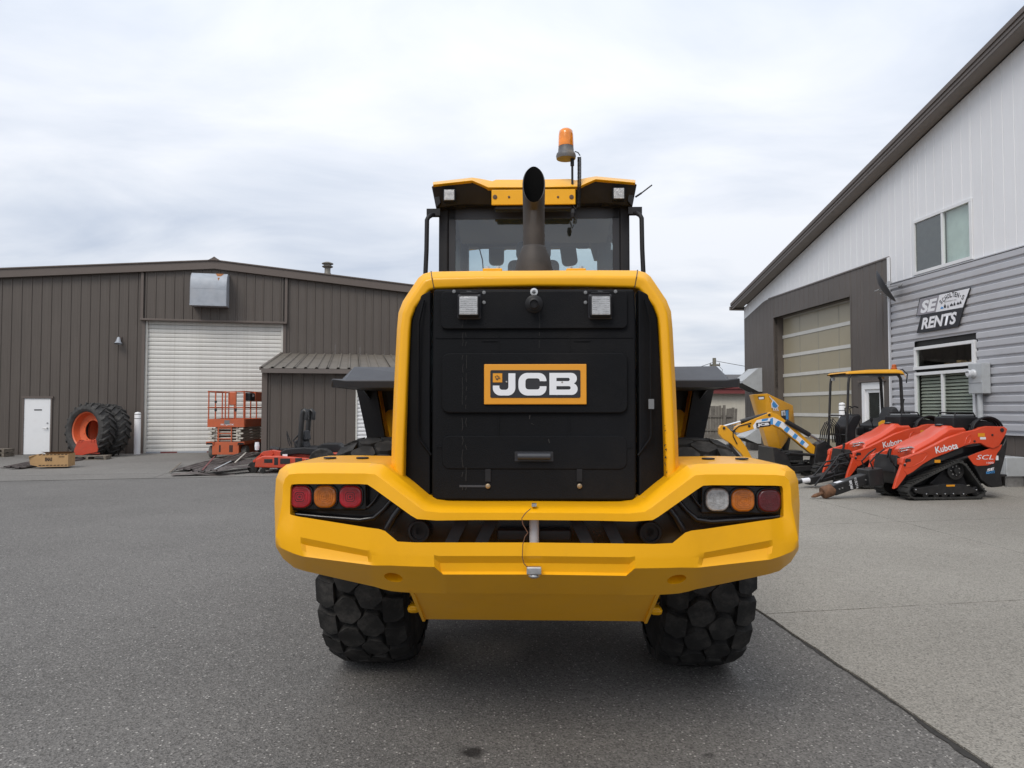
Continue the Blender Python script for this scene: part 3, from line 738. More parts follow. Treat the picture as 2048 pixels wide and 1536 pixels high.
def sign_text(s, u0, v0, u1, v1, h, y, m, shear, bold, sp=1.0):
    xa, za = rb(u0, v0, y); xb, zb_ = rb(u1, v1, y)
    w = abs(xa - xb); c = Vector(((xa + xb) / 2, y, (za + zb_) / 2))
    text('lettering', s, w, h, m, sign, T(c) @ FACE_PY, .002, shear, bold, So, sp)
sign_text('SE', 1840.5, 615, 1875, 608, .30, .0925, DECALW, .28, .045)
sign_text('RENTS', 1842, 648, 1914, 635, .28, .0965, DECALW, .28, .04)
# arched name
for i, chx in enumerate("SCHOLTEN'S"):
    f = i / 9; u = 1882 + 44 * f; v = 604 - 9.5 * f - 10 * math.sin(math.pi * f); xx, zz_ = rb(u, v, .0925)
    ang = R(58 - 100 * f)
    text('lettering', chx, .065 if chx != "'" else .02, .11 if chx != "'" else .04, DECALK, sign, T((xx, .0925, zz_)) @ Matrix.Rotation(ang*.75, 4, 'Y') @ FACE_PY, .002, 0, .02, So)
sign_text('EQUIPMENT, INC.', 1889, 604.5, 1914, 599, .03, .0925, DECALK, 0, .0)
for (u, v, w_, h_, m_) in ((1884, 615, .10, .06, DECALB), (1890, 611, .07, .11, DECALK), (1896, 612, .05, .09, GREY), (1903, 609, .10, .07, DECALK), (1909, 607, .06, .09, DECALK), (1916, 606, .08, .07, DECALK), (1921, 604, .06, .08, DECALK)):
    xx, zz_ = rb(u, v, .0925)
    plate('pictogram', [[(-w_/2, -h_/2), (w_/2, -h_/2), (w_*.4, 0), (w_*.1, h_*.2), (0, h_/2), (-w_*.2, h_*.1), (-w_/2, 0)]], .002, m_, sign, T((xx, .0935, zz_)) @ FACE_PY, 0, So)
# satellite dish
x, z = rb(1790, 577, .1)
dish = empty('satellite_dish', MR @ T((TC, .06, z)), 'dark grey satellite dish seen edge-on at the corner of grey siding', 'dish')
dx_, dz_ = rb(1763, 577, .51); dc = Vector((dx_ - TC, .45, dz_ - z)); dn = Vector((-.55, -.70, .45)).normalized()
dM = T(dc) @ rot_to(dn)
MB().lathe([(0, -.0), (.15, .012), (.30, .05), (.42, .10), (.47, .13), (.475, .125), (.42, .085), (.30, .035), (.15, -.005), (0, -.018)], 32, dM).build('reflector', FEND, dish, smooth=40)
MB().tube([(0, 0, .0), (.1, .3, .0), dc - dn * .05], .022).tube([(0, 0, .18), dc - dn * .03 + Vector((0, 0, .1))], .008).tube([(0, 0, -.2), dc - dn * .03 - Vector((0, 0, .12))], .008).build('mount_arm', STEEL, dish)
MB().tube([dc, dc + dn * .55 - Vector((0, 0, .18))], .01).lathe([(.03, 0), (.045, .05), (.045, .1), (0, .1)], 12, T(dc + dn * .52 - Vector((0, 0, .18))) @ rot_to(-dn)).build('receiver_arm', GREY, dish)
MB().box(-.06, .06, -.045, .0, -.28, .25).build('wall_plate', STEEL, dish)
# electric meter
x0, z1 = rb(1952, 728, .06); x1, _ = rb(1974, 728, .06); z0 = rb(1974, 787, .06)[1]
w_ = .42; xm = x0 - w_
mt = empty('meter_box', MR @ T((x0, .06, z0)), 'grey electric meter box with round glass meter beside the window', 'meter')
H = z1 - z0
MB().box(-w_, 0, 0, .19, 0, H).build('cabinet', METER, mt, bevel=.012)
MB().box(-w_ + .02, -.02, .19, .20, H * .35, H - .02).build('cabinet_door', METER, mt, bevel=.004, seg=1)
MB().lathe([(.095, 0), (.095, .03), (.08, .05), (.08, .13), (.06, .15), (0, .152)], 24, T((-.17, .19, H * .66)) @ rot_to((0, 1, 0))).build('meter', mat('meter_glass', (.58, .60, .62), .15, var=.1), mt, smooth=35)
MB().box(-.21, -.13, .342, .345, H * .70, H * .73).build('meter_dial', DECALK, mt)
MB().tube([(-.22, .10, 0), (-.22, .10, -z0 + .02)], .055, 14).build('conduit', METER, mt, smooth=40)
# vent hoods at the far end of the wall
def wall_hood(t, z, w, h, d, label):
    o = empty('vent_hood', MR @ T((t, .014, z)), label, 'vent')
    pr = [(0, h), (.12, h), (d, h * .42), (d, h * .30), (.12, 0), (0, 0)]
    pr2 = [(0, h), (.10, h), (d, h * .45), (d, h * .36)]
    MB().prism([(0, h), (.14, h), (d, h * .44), (d, h * .34), (.14, 0), (0, 0)], 'x', -w / 2, -w / 2 + .01).build('hood_cheek', METER, o)
    MB().prism([(0, h), (.14, h), (d, h * .44), (d, h * .34), (.14, 0), (0, 0)], 'x', w / 2 - .01, w / 2).build('hood_cheek', METER, o)
    MB().loft([[(-w / 2, y, q) for y, q in pr2], [(w / 2, y, q) for y, q in pr2]]).build('hood_cover', METER, o)
    MB().add([(-w/2 + .01, .15, .01), (w/2 - .01, .15, .01), (w/2 - .01, d - .02, h * .34), (-w/2 + .01, d - .02, h * .34)], [(0, 1, 2, 3)]).build('hood_screen', DARK, o)
    return o
tt, z1 = rb(1514, 737); _, z0 = rb(1514, 784)
wall_hood(tt, z0, .95, z1 - z0, .75, 'pale grey sloped vent hood high on brown wall left of bay door')
tt, z1 = rb(1512, 858); _, z0 = rb(1512, 887)
wall_hood(tt, z0 + .02, .95, z1 - z0, .6, 'pale grey sloped vent hood low on brown wall behind yellow digger arm')
# small cabinet by the wall behind the tracked loader
x0, z0 = rb(2028, 952, .25); x1, z1 = rb(1995, 916, .25)
bxo = empty('utility_cabinet', MR @ T(((x0 + x1) / 2, .25, 0)), 'small off-white wall cabinet behind the near orange tracked loader', 'cabinet')
MB().box(-.32, .32, -.2, .25, .22, z1 + .05).build('cabinet_body', METER, bxo, bevel=.02)
MB().box(-.28, .28, .251, .262, .26, z1 + .01).build('cabinet_door', METER, bxo)
MB().box(-.28, -.22, -.15, .2, 0.01, .219).box(.22, .28, -.15, .2, .01, .219).build('stand', STEEL, bxo)
p = MR @ Vector((gd[0] + .25, .55, 0)); p = ground(1686, 930); bollard(T(p), 1.75, .085, 'white bollard standing in front of the glazed bay door')
# ------------------------------------------------------------------ wheel loader
LA = math.atan((1068 - CU) / FPX)
RL = Matrix.Rotation(-LA, 4, 'Z'); LI = RL.inverted()
LY = 4.60                                  # rear axle distance
LO = (0, LY, 0)
loader = empty('wheel_loader', RL @ T(LO), 'large yellow wheel loader with black rear grille seen from behind', 'wheel loader')
def lp(u, v, y):
    d = LI.to_3x3() @ ray(u, v); t = y / d.y
    return Vector((d.x * t, y, CAM_H + d.z * t))
def LB(): return MB(LO)
def mir(p): return Vector((-p[0], p[1], p[2]))

# tyres -------------------------------------------------------------
TR, TW = 0.705, 0.25
def crown(w): return TR - 0.002 - 0.030 * (abs(w) / TW) ** 4
def loader_tyre(name, parent):
    b = MB()
    pr = [(.33, -.19), (.36, -.225), (.46, -.262), (.56, -.265), (.62, -.25)]
    pr += [(crown(w) - .045, w) for w in (-.235, -.20, -.12, 0, .12, .20, .235)]
    pr += [(.62, .25), (.56, .265), (.46, .262), (.36, .225), (.33, .19)]
    Mx = rot_to((1, 0, 0))
    b.lathe(pr, 64, Mx, closed=True)
    N = 22
    cols_ = [(-.268, -.142, .0, .0), (-.154, .020, .5, .0), (-.020, .154, .0, .0), (.142, .268, .5, .0)]
    for k in range(N):
        for w0, w1, ph, skew in cols_:
            pitch = 2 * math.pi / N; c = (k + ph) * pitch
            wc = (w0 + w1) / 2; hw = (w1 - w0) / 2; ha = pitch * 0.50 if abs(wc) < .12 else pitch * .47
            sk = skew
            pts = ([(-1, -.25), (-.90, -.42), (-.28, -.88), (-.10, -.90), (.50, -.78), (.62, -.70), (1, .05), (1, .25), (.90, .42), (.28, .88), (.10, .90), (-.50, .78), (-.62, .70), (-1, -.05)] if abs(wc) < .12 else [(-1, -.80), (-.85, -.95), (.2, -.80), (1, -.70), (1, .70), (.2, .95), (-.85, .80), (-1, .62)])
            top = []; bot = []
            for i, (a, t) in enumerate(pts):
                w = wc + a * hw; an = c + t * ha + a * sk * ha * 1.3
                jr = random.uniform(-.003, .003)
                if abs(w) > TW - .005: r1 = crown(TW) - .012; r0 = r1 - .06
                else: r1 = crown(w) + jr; r0 = crown(w) - .055
                w_t = wc + a * hw * .94; an_t = c + t * ha * .94 + a * sk * ha * 1.2
                bot.append(Mx @ Vector((r0 * math.cos(an), r0 * math.sin(an), w)))
                top.append(Mx @ Vector((r1 * math.cos(an_t), r1 * math.sin(an_t), w_t)))
            n = len(pts)
            ctr = sum(top, Vector()) / n; rad = Mx.inverted() @ ctr
            b.add(bot + top, [tuple(range(n, 2 * n))] + [(i, (i + 1) % n, n + (i + 1) % n, n + i) for i in range(n)])
    return b.mesh(name)
tyre_me = loader_tyre('tyre', None)
tyre_me.transform(Matrix.Diagonal((.92, 1, 1, 1))); tyre_me.materials.append(RUB); tyre_me.shade_smooth(); tyre_me.set_sharp_from_angle(angle=R(25))
RIMY = mat('rim_yellow', (0.62, 0.30, 0.02), .5, var=.15, dirt=(.08, .07, .06), dscale=6, damt=.7)
rim_me = MB().lathe([(.34, -.2), (.36, -.21), (.36, -.19), (.30, -.15), (.28, 0.02), (.12, .05), (0.12, .10), (0, .10)], 28, rot_to((1, 0, 0)), cap=False).mesh('rim')
rim_me.materials.append(RIMY); rim_me.shade_smooth(); rim_me.set_sharp_from_angle(angle=R(35))
hub_me = MB().lathe([(.14, .09), (.14, .16), (.10, .2), (0, .2)], 20, rot_to((1, 0, 0))).mesh('hub'); hub_me.materials.append(RIMY)
TX = 0.972
for y in (0, 3.0):
    for s in (-1, 1):
        w = bpy.data.objects.new('wheel', None); col.objects.link(w); w.parent = loader
        w.location = (s * TX, y, TR - .01); w.rotation_euler = (random.uniform(0, 6.28), 0, 0)
        t_ = link_mesh('tyre', tyre_me, None, w); r_ = link_mesh('rim', rim_me, None, w); h_ = link_mesh('hub', hub_me, None, w)
        if s < 0:
            for o in (r_, h_): o.rotation_euler = (0, 0, math.pi)
# axles, frame
for y in (LY, LY + 3.0):
    LB().lathe([(.16, -.7), (.2, -.35), (.26, -.2), (.26, .2), (.2, .35), (.16, .7)], 20, T((0, y, TR - .01)) @ rot_to((1, 0, 0))).build('axle', BLK, loader, smooth=40)
LB().box(-.42, .42, 3.95, 5.7, .62, 1.25).build('rear_frame', BLK, loader, bevel=.02)
LB().box(-.35, .35, 5.7, 8.3, .65, 1.3).build('front_frame', YEL, loader, bevel=.03)
# lift arms and bucket in front, hidden from behind but there
for s in (-1, 1):
    LB().prism([(7.2, 1.75), (7.6, 1.85), (9.3, .75), (9.2, .45), (8.9, .5), (7.3, 1.5)], 'x', s * .42 - .05, s * .42 + .05).build('lift_arm', YEL, loader, bevel=.01)
LB().prism([(9.2, .15), (10.3, .08), (10.3, .12), (9.35, .22), (9.15, .55), (9.25, 1.0), (9.7, 1.3), (9.68, 1.33), (9.2, 1.05), (9.05, .55)], 'x', -1.3, 1.3).build('bucket', YEL, loader)

# counterweight: one moulded ring round the lamp opening --------------
# each station: (inner, c0, c1, c2, c3, outer) as (u, v, depth)
def six(i, o, yf, yo, yb=3.55, bulge=.012):
    out = []
    for k in range(6):
        f = k / 5
        y = yf + (0, 0, 0, .0, .40, 1.0)[k] * (yo - yf + .035)
        f = (0, .15, .32, .50, .74, 1)[k]
        out.append(lp(i[0] + (o[0] - i[0]) * f, i[1] + (o[1] - i[1]) * f, y))
    return out, yb
ST = []
ST.append(six((1068, 1040), (1068, 1011), 2.97, 2.99, 3.20))
ST.append(six((950, 1040), (950, 1011), 2.97, 2.99, 3.20))
ST.append(six((872, 1041), (890, 1010), 2.975, 2.995, 3.20))
ST.append(six((834, 1038), (866, 1006), 2.98, 3.00, 3.22))
ST.append(six((822, 1031), (850, 996), 2.985, 3.01, 3.24))
ST.append(six((750, 979), (778, 938), 3.02, 3.05, 3.45))
ST.append(six((735, 969), (766, 929), 3.03, 3.06, 3.52))
ST.append(six((718, 968), (742, 926), 3.03, 3.06, 3.56))
ST.append(six((650, 968), (650, 925), 3.05, 3.08, 3.60))
ST.append(six((596, 968), (594, 926), 3.06, 3.10, 3.62))
ST.append(six((583, 969), (573, 929), 3.065, 3.115, 3.62))
ST.append(six((581, 974), (559, 940), 3.07, 3.13, 3.62))
ST.append(six((580.5, 985), (552, 958), 3.07, 3.135, 3.62))
ST.append(six((580, 1005), (549, 1005), 3.07, 3.13, 3.62, .01))
def low(i, cs, o, y, rec=(0, 0, 0, 0), yo=.18, yb=3.62):
    out = [lp(i[0], i[1], y + .004)]
    for (u, v), r in zip(cs, rec): out.append(lp(u, v, y + r))
    out.append(lp(o[0], o[1], y + yo)); return out, yb
ST.append(low((580, 1028), ((562, 1045), (556, 1058), (552, 1072), (551, 1086)), (552, 1094), 3.065, (0, .002, .01, .03), .10))
ST.append(low((583, 1030), ((572, 1062), (568, 1074), (565, 1086), (564, 1097)), (566, 1117), 3.055, yo=.13))
ST.append(low((592, 1032), ((588, 1070), (587, 1082), (586, 1095), (587, 1107)), (588, 1135), 3.04, yo=.16))
ST.append(low((602, 1034), ((601, 1074), (601, 1086), (603, 1101), (606, 1113)), (606, 1141), 3.025))
ST.append(low((610, 1035), ((609, 1076), (611, 1090), (613, 1104), (614, 1114)), (614, 1143), 3.02, (0, .018, .009, 0)))
ST.append(low((735, 1055), ((733, 1101), (735, 1113), (737, 1124), (739, 1130)), (738, 1171), 2.965, (0, .018, .009, 0)))
ST.append(low((743, 1056), ((741, 1100), (743, 1110), (746, 1124), (748, 1131)), (748, 1173), 2.96))
ST.append(low((758, 1058), ((757, 1103), (757, 1112), (759, 1124), (762, 1131)), (764, 1178), 2.955))
ST.append(low((770, 1062), ((775, 1104), (775, 1113), (777, 1124), (780, 1131)), (782, 1182), 2.95))
ST.append(low((795, 1083), ((798, 1106), (798, 1114), (799, 1125), (800, 1132)), (800, 1184), 2.945))
ST.append(low((830, 1085), ((830, 1107), (830, 1115), (830, 1125), (830, 1133)), (832, 1186), 2.935))
ST.append(low((868, 1085), ((868, 1110), (868, 1117), (868, 1126), (869, 1134)), (876, 1187), 2.93))
ST.append(low((878, 1085), ((878, 1112), (880, 1126), (882, 1143), (886, 1149)), (888, 1187), 2.93, (0, .022, .024, .012), .17))
ST.append(low((895, 1085), ((895, 1112), (895, 1126), (895, 1143), (895, 1149)), (896, 1187), 2.93, (0, .022, .024, .012), .17))
ST.append(low((1068, 1085), ((1068, 1112), (1068, 1126), (1068, 1143), (1068, 1149)), (1068, 1187), 2.93, (0, .022, .024, .012), .17))
secs = []
def full(sec, yb, low_=False):
    a = sec[0].copy(); a.y += .04 if low_ else .20; a.z -= .07 if low_ else 0; z = sec[-1].copy(); z.y = yb
    return [a] + sec + [z]
half = [full(s, yb, i > 14) for i, (s, yb) in enumerate(ST)]
ring = half + [[mir(p) for p in s] for s in half[-2:0:-1]]
cw_me = LB().loft(ring, closed_ring=True, closed_sec=True).mesh('counterweight')
cut_b = LB()
for s in (-1, 1):
    c = lp(787, 1154, 3.03); c.x *= -s
    cut_b.lathe([(.040, -.11), (.040, .08)], 28, T(c) @ rot_to((0, -1, -1.05)))
tmp = bpy.data.objects.new('tmp', cw_me); cutter = bpy.data.objects.new('cutter', cut_b.mesh('cutter'))
col.objects.link(tmp); col.objects.link(cutter)
bo_m = tmp.modifiers.new('b', 'BOOLEAN'); bo_m.operation = 'DIFFERENCE'; bo_m.solver = 'EXACT'; bo_m.object = cutter
bpy.context.view_layer.update()
cw_me2 = bpy.data.meshes.new_from_object(tmp.evaluated_get(bpy.context.evaluated_depsgraph_get())); cw_me2.name = 'counterweight'
bpy.data.objects.remove(tmp); bpy.data.objects.remove(cutter)
cw_me2.materials.clear()
cw_o = link_mesh('counterweight', cw_me2, YEL, loader, bevel=.011, seg=3)
# socket holes low on each side
for s in (-1, 1):
    c = lp(787, 1154, 3.03); c.x *= -s
    Mh = T(c + Vector((0, -.006, 0))) @ rot_to((0, -1, -1.05))
    LB().lathe([(.018, -.11), (.018, -.06), (.008, -.055), (0, -.055)], 14, Mh).build('bolt', YEL, cw_o)
for s, u in ((-1, 660), (-1, 725)):
    for q in (-1, 1):
        c = lp(u, 922, 3.35); c.x *= q
        LB().lathe([(.03, 0), (.03, .006), (0, .006)], 14, T((c.x, 3.35, lp(650, 925, 3.08).z - .001))).build('plug', BLK, cw_o)
# black housing behind the opening
hs = LB().prism([(lp(u, v, 3.16).x, lp(u, v, 3.16).z) for u, v in ((570, 960), (740, 960), (838, 1032), (1068, 1032))] + [(-lp(u, v, 3.16).x, lp(u, v, 3.16).z) for u, v in ((838, 1032), (740, 960), (570, 960), (570, 1062), (765, 1096), (790, 1112))] + [(lp(u, v, 3.16).x, lp(u, v, 3.16).z) for u, v in ((790, 1112), (765, 1096), (570, 1062))], 'y', 3.155, 3.19).build('lamp_housing', BLKG, loader)
def lens(u, v, s, m):
    c = lp(u, v - 1, 3.10); h = .0410
    lo = rrect(-h, h, -h, h, .029, 6)
    c.x *= (1 if s < 0 else 1)
    M = T(c) @ FACE_MY
    me = curve_mesh('lamp_lens', [lo], .006, .008); me.transform(T(-Vector(LO)) @ M); me.materials.clear()
    o = link_mesh('lamp_lens', me, m, loader, smooth=60)
    lo2 = rrect(-h - .010, h + .010, -h - .010, h + .010, .036, 6)
    me = curve_mesh('lamp_bezel', [lo2, rrect(-h, h, -h, h, .03, 6)], .012, .004); me.transform(T(-Vector(LO)) @ T((0, .012, 0)) @ M); me.materials.clear()
    link_mesh('lamp_bezel', me, BLKG, o)
    for k in (.034, .026, .018, .010):
        me = curve_mesh('lens_ring', [rrect(-k, k, -k, k, k * .6, 4), rrect(-k + .004, k - .004, -k + .004, k - .004, (k - .004) * .6, 4)], .001, 0)
        me.transform(T(-Vector(LO)) @ T((0, -.0152, 0)) @ M); me.materials.clear(); link_mesh('lens_ring', me, m, o)
    if m is REDL:
        me = curve_mesh('lens_centre', [rrect(-.021, .021, -.021, .021, .008, 4)], .001, 0); me.transform(T(-Vector(LO)) @ T((0, -.0150, 0)) @ M); me.materials.clear(); link_mesh('lens_centre', me, REDD, o)
    pl = LB().box(c.x - .066, c.x + .066, 3.108, 3.156, c.z - .064, c.z + .064).build('lamp_base', BLKG, o, bevel=.01)
    return o
for u, v, m in ((601.5, 994, REDL), (651, 994, AMB), (702, 994, REDL), (1434, 1000, CLR), (1485, 1001, AMB), (1538, 1002, REDD)):
    lens(u, v, 1, m)
# moulded ribs of the housing
for s in (-1, 1):
    rib = [lp(u, v, 3.12) for u, v in ((584, 1028), (640, 1034), (720, 1040), (748, 1036), (768, 1018), (785, 997))]
    rib2 = [lp(u, v, 3.12) for u, v in ((722, 1016), (737, 1014), (748, 1002), (758, 986))]
    rib3 = [lp(u, v, 3.10) for u, v in ((774, 1058), (788, 1032), (800, 1016))]
    for r_, rad in ((rib, .011), (rib2, .006), (rib3, .016)):
        if s > 0: r_ = [mir(p) for p in r_]
        LB().tube(r_, rad, 8).build('housing_rib', BLKG, hs, smooth=50)
    c = lp(839, 1062, 3.12); c.x *= -s
    LB().lathe([(.046, 0), (.05, .01), (.046, .02), (.038, .02), (.036, -.03), (.018, -.03), (.018, .0), (0, .0)], 24, T(c) @ rot_to((0, -1, 0))).build('socket', BLK, hs, smooth=40)
    for u0, u1 in ((925, 900), (985, 960)):
        a_, b_ = lp(u0, 1038, 3.14), lp(u1, 1090, 3.10)
        if s > 0: a_, b_ = mir(a_), mir(b_)
        LB().bar(a_, b_, .05, .03, (0, 1, 0)).build('chassis_web', BLK, hs)
LB().box(-.16, .16, 3.08, 3.156, 1.01, 1.06).build('hitch_jaw', BLK, loader, bevel=.01)
# drawbar pin, cable and R-clip
p0, p1 = lp(1068, 1036, 3.03), lp(1068, 1092, 3.03)
LB().tube([(0, 3.05, p1.z - .10), (0, 3.05, p0.z + .03)], .0205, 16).build('hitch_pin', mat('zinc_pin', (.50, .52, .55), .5), loader, smooth=40)
wire = [lp(u, v, 2.955) for u, v in ((1062, 1014), (1052, 1022), (1044, 1033), (1046, 1045), (1056, 1062), (1050, 1070), (1046, 1085), (1045, 1110), (1048, 1122), (1062, 1138))]
sm = []
for i in range(len(wire) - 1):
    for k in range(4): sm.append(wire[i].lerp(wire[i + 1], k / 4))
LB().tube([p + Vector((0, -.045, 0)) for p in sm], .0020, 6).build('pin_cable', mat('brown_cable', (.14, .06, .03), .6), loader)
c = lp(1068, 1141, 2.93)
LB().box(c.x - .03, c.x + .03, 2.905, 2.935, c.z - .012, c.z + .018).lathe([(.022, 0), (.026, .012), (.012, .02), (0, .02)], 16, T((c.x, 2.935, c.z - .012)) @ rot_to((0, 0, -1))).build('cable_clamp', STEEL, loader, bevel=.004)
LB().box(-.010, .010, 2.985, 3.01, lp(1068, 1011, 2.99).z - .004, lp(1068, 1011, 2.99).z + .008).build('cable_anchor', STEEL, loader)
# belly plate below the counterweight
a = [lp(820, 1183, 3.12), lp(846, 1239, 3.42), lp(1068, 1239, 3.42), lp(1068, 1183, 3.12)]
pts = [a[0], a[1], mir(a[1]), mir(a[0])]
LB().add(pts + [p + Vector((0, .03, .004)) for p in pts], [(0,1,2,3),(7,6,5,4),(0,4,5,1),(1,5,6,2),(2,6,7,3),(3,7,4,0)]).build('belly_plate', YEL, loader, bevel=.004, seg=1)
for s in (-1, 1):
    q = [lp(818, 1181, 3.10), lp(845, 1243, 3.40), lp(850, 1243, 3.40), lp(826, 1181, 3.10)]
    q = [mir(p) if s > 0 else p for p in q]
    LB().add(q + [p + Vector((0, .35, 0)) for p in q], [(0,1,2,3),(7,6,5,4),(0,4,5,1),(1,5,6,2),(2,6,7,3),(3,7,4,0)]).build('belly_cheek', YEL, loader)
    c = lp(829, 1215, 4.0); c.x *= -s
    LB().box(c.x - .035, c.x + .035, 3.95, 4.05, c.z - .022, c.z + .022).build('tie_down_lug', YEL, loader, bevel=.02)
    c = lp(790, 1183, 3.25); c.x *= -s
    LB().box(c.x - .045, c.x + .045, 3.30, 3.5, c.z - .018, c.z + .004).build('mounting_pad', BLK, loader, bevel=.01)

# engine hood ----------------------------------------------------------
HS = [((781, 968), (790, 968), (806, 968), 3.14), ((783, 880), (792, 880), (808.5, 880), 3.145), ((787, 780), (796, 780), (813, 780), 3.16), ((793, 660), (802, 660), (819, 660), 3.18),
      ((796, 625), (806, 628), (822, 636), 3.185), ((805, 602), (815, 608), (831, 614), 3.19), ((836, 555), (843, 567), (857, 582), 3.20),
      ((846, 547), (850, 560), (860, 580), 3.20), ((862, 542.5), (864, 556), (868, 577.5), 3.20), ((960, 541), (962, 554), (966, 574), 3.20), ((1068, 540.5), (1068, 553), (1068, 572), 3.20)]
hsec = []
for o_, m_, i_, y in HS:
    po = lp(*o_, y + .055); pm_ = lp(*m_, y); pi_ = lp(*i_, y + .004)
    bk = po.copy(); bk.y = 5.0; ib = pi_.copy(); ib.y += .10
    pk = po.copy(); pk.y = 4.0
    hsec.append([bk, pk, po, pm_, pi_, ib])
hsec = hsec + [[mir(p) for p in s] for s in hsec[-2::-1]]
hood = LB().loft(hsec).build('engine_hood', YEL, loader, bevel=.012, seg=3)
bot = lp(781, 1010, 3.2)
for s in (-1, 1):   # side panels run on below, behind the counterweight
    x = s * abs(lp(783, 960, 3.2).x)
    LB().box(min(x, x - s * .03), max(x, x - s * .03), 3.22, 5.0, 1.15, hsec[0][2].z + .05).build('hood_side', YEL, loader)
for u in (862,):
    for s in (-1, 1):
        sp_ = [hsec[8][i].copy() for i in (1, 2, 3, 4)]; sp_ = [p + Vector((0, -.001, .001)) for p in sp_]
        if s > 0: sp_ = [mir(p) for p in sp_]
        LB().add([q for p in sp_ for q in (p + Vector((-.002, 0, 0)), p + Vector((.002, 0, 0)))], [(0, 1, 3, 2), (2, 3, 5, 4), (4, 5, 7, 6)]).build('hood_seam', DECALK, hood)
for u in (985, 1152):
    c = lp(u, 539, 3.28)
    LB().box(c.x - .045, c.x + .045, 3.27, 3.33, c.z - .012, c.z + .004).build('hinge', YEL, hood, bevel=.003, seg=1)
    for d in (-.025, .025):
        LB().lathe([(.010, 0), (.010, .012), (0, .014)], 8, T((c.x + d, 3.295, c.z + .004))).build('bolt', STEEL, hood)
# chipped paint by the right edge
for k in range(9):
    v = 850 + k * 13; c = lp(1330 + k * .25 , v, 3.145)
    LB().add([c + Vector((random.uniform(-.006, .006), -.0015, random.uniform(-.016, .016))) for _ in range(3)], [(0, 1, 2)]).build('paint_chip', BLK, hood)
# rear door and side grilles
gy = 3.19
def gpoly(pts, y0, y1, name, m=GRILLE, parent=loader, bev=.012):
    return LB().prism([(lp(u, v, y0).x, lp(u, v, y0).z) for u, v in pts], 'y', y0, y1).build(name, m, parent, bevel=bev, seg=2)
doorp = gpoly(((867, 578), (1269, 578), (1272, 640), (1273, 985), (1270, 1001), (866, 1001), (863, 985), (865, 640)), gy - .03, gy + .06, 'rear_door')
for s in (-1, 1):
    pts = [lp(u, v, gy - .005) for u, v in ((862, 582), (838, 590), (822, 636), (812, 780), (806, 968), (830, 985), (861, 1000), (861, 780))]
    if s > 0: pts = [mir(p) for p in pts]
    back = [p + Vector((0, .08, 0)) for p in pts]
    fr = [p + Vector((0, -.02 if i in (0, 6, 7) else .02, 0)) for i, p in enumerate(pts)]
    n = len(pts)
    gp = LB().add(fr + back, [tuple(range(n)), tuple(range(n, 2 * n))[::-1]] + [(i, (i + 1) % n, n + (i + 1) % n, n + i) for i in range(n)]).build('side_grille', GRILLE, loader, bevel=.008, seg=2)
    r1 = [lp(u, v, gy - .022) for u, v in ((848, 600), (838, 645), (836, 870), (840, 880), (862, 910))]
    if s > 0: r1 = [mir(p) for p in r1]
    LB().tube(r1, .006, 6).build('grille_rib', GRILLE, gp, smooth=60)
# raised fields of the door
def field(u0, u1, v0, v1, r, h, name='raised_field'):
    a_, b_ = lp(u0, v1, gy - .03), lp(u1, v0, gy - .03)
    me = curve_mesh(name, [rrect(a_.x, b_.x, a_.z, b_.z, r, 4)], h / 2, .004)
    me.transform(T(-Vector(LO)) @ T((0, gy - .03 - h / 2 + .004, 0)) @ FACE_MY); me.materials.clear()
    return link_mesh(name, me, GRILLE, doorp, smooth=30)
field(884, 1252, 584, 657, .02, .016); field(886, 1252, 708, 824, .03, .016); field(886, 1252, 874, 936, .03, .005)
for v in (676, 894):
    a_, b_ = lp(872, v, gy - .03), lp(1266, v, gy - .03)
    LB().box(a_.x, b_.x, gy - .0335, gy - .029, a_.z - .002, a_.z + .002).build('grille_rib', GRILLE, doorp)
for u in (997, 1139):
    a_, b_ = lp(u, 705, gy - .03), lp(u, 662, gy - .03); c_, d_ = lp(u, 935, gy - .03), lp(u, 828, gy - .03)
    for lo_, hi_ in ((a_, b_), (c_, d_)):
        LB().box(lo_.x - .0025, lo_.x + .0025, gy - .0335, gy - .029, lo_.z, hi_.z).build('grille_rib', GRILLE, doorp)
    a_ = lp(u - 22, 665, gy - .036)
for u in (980, 1164):
    a_, b_ = lp(u - 16, 683, gy - .03), lp(u + 16, 644, gy - .03)
    LB().box(a_.x, b_.x, gy - .034, gy - .029, a_.z, a_.z + .008).build('grille_tab', GRILLE, doorp)
for u, v in ((976, 972), (1159, 972)):
    c = lp(u, v, gy - .03)
    LB().box(c.x - .012, c.x + .012, gy - .036, gy - .029, c.z + .02, c.z + .075).build('latch_guide', BLK, doorp)
    LB().lathe([(.011, 0), (.011, .006), (.005, .010), (0, .010)], 12, T((c.x, gy - .031, c.z)) @ rot_to((0, -1, 0))).build('bolt', mat('brass_bolt', (.30, .23, .15), .5, .5), doorp)
a_ = lp(930, 972, gy - .0315); LB().box(a_.x - .025, a_.x + .09, gy - .033, gy - .029, a_.z - .005, a_.z + .004).build('warning_strip', FEND, doorp)
a_ = lp(1302, 808, gy - .02); LB().box(a_.x - .012, a_.x + .012, gy - .030, gy - .02, a_.z - .022, a_.z + .022).build('grille_sticker', GREY, doorp)
# handle
a_ = lp(1068, 912, gy - .03)
LB().box(a_.x - .088, a_.x + .088, gy - .036, gy - .029, a_.z - .026, a_.z + .022).build('handle_recess', DECALK, doorp, bevel=.004, seg=1)
LB().tube([(a_.x - .072, gy - .048, a_.z), (a_.x + .072, gy - .048, a_.z)], .015, 12).build('door_handle', FEND, doorp, smooth=40)
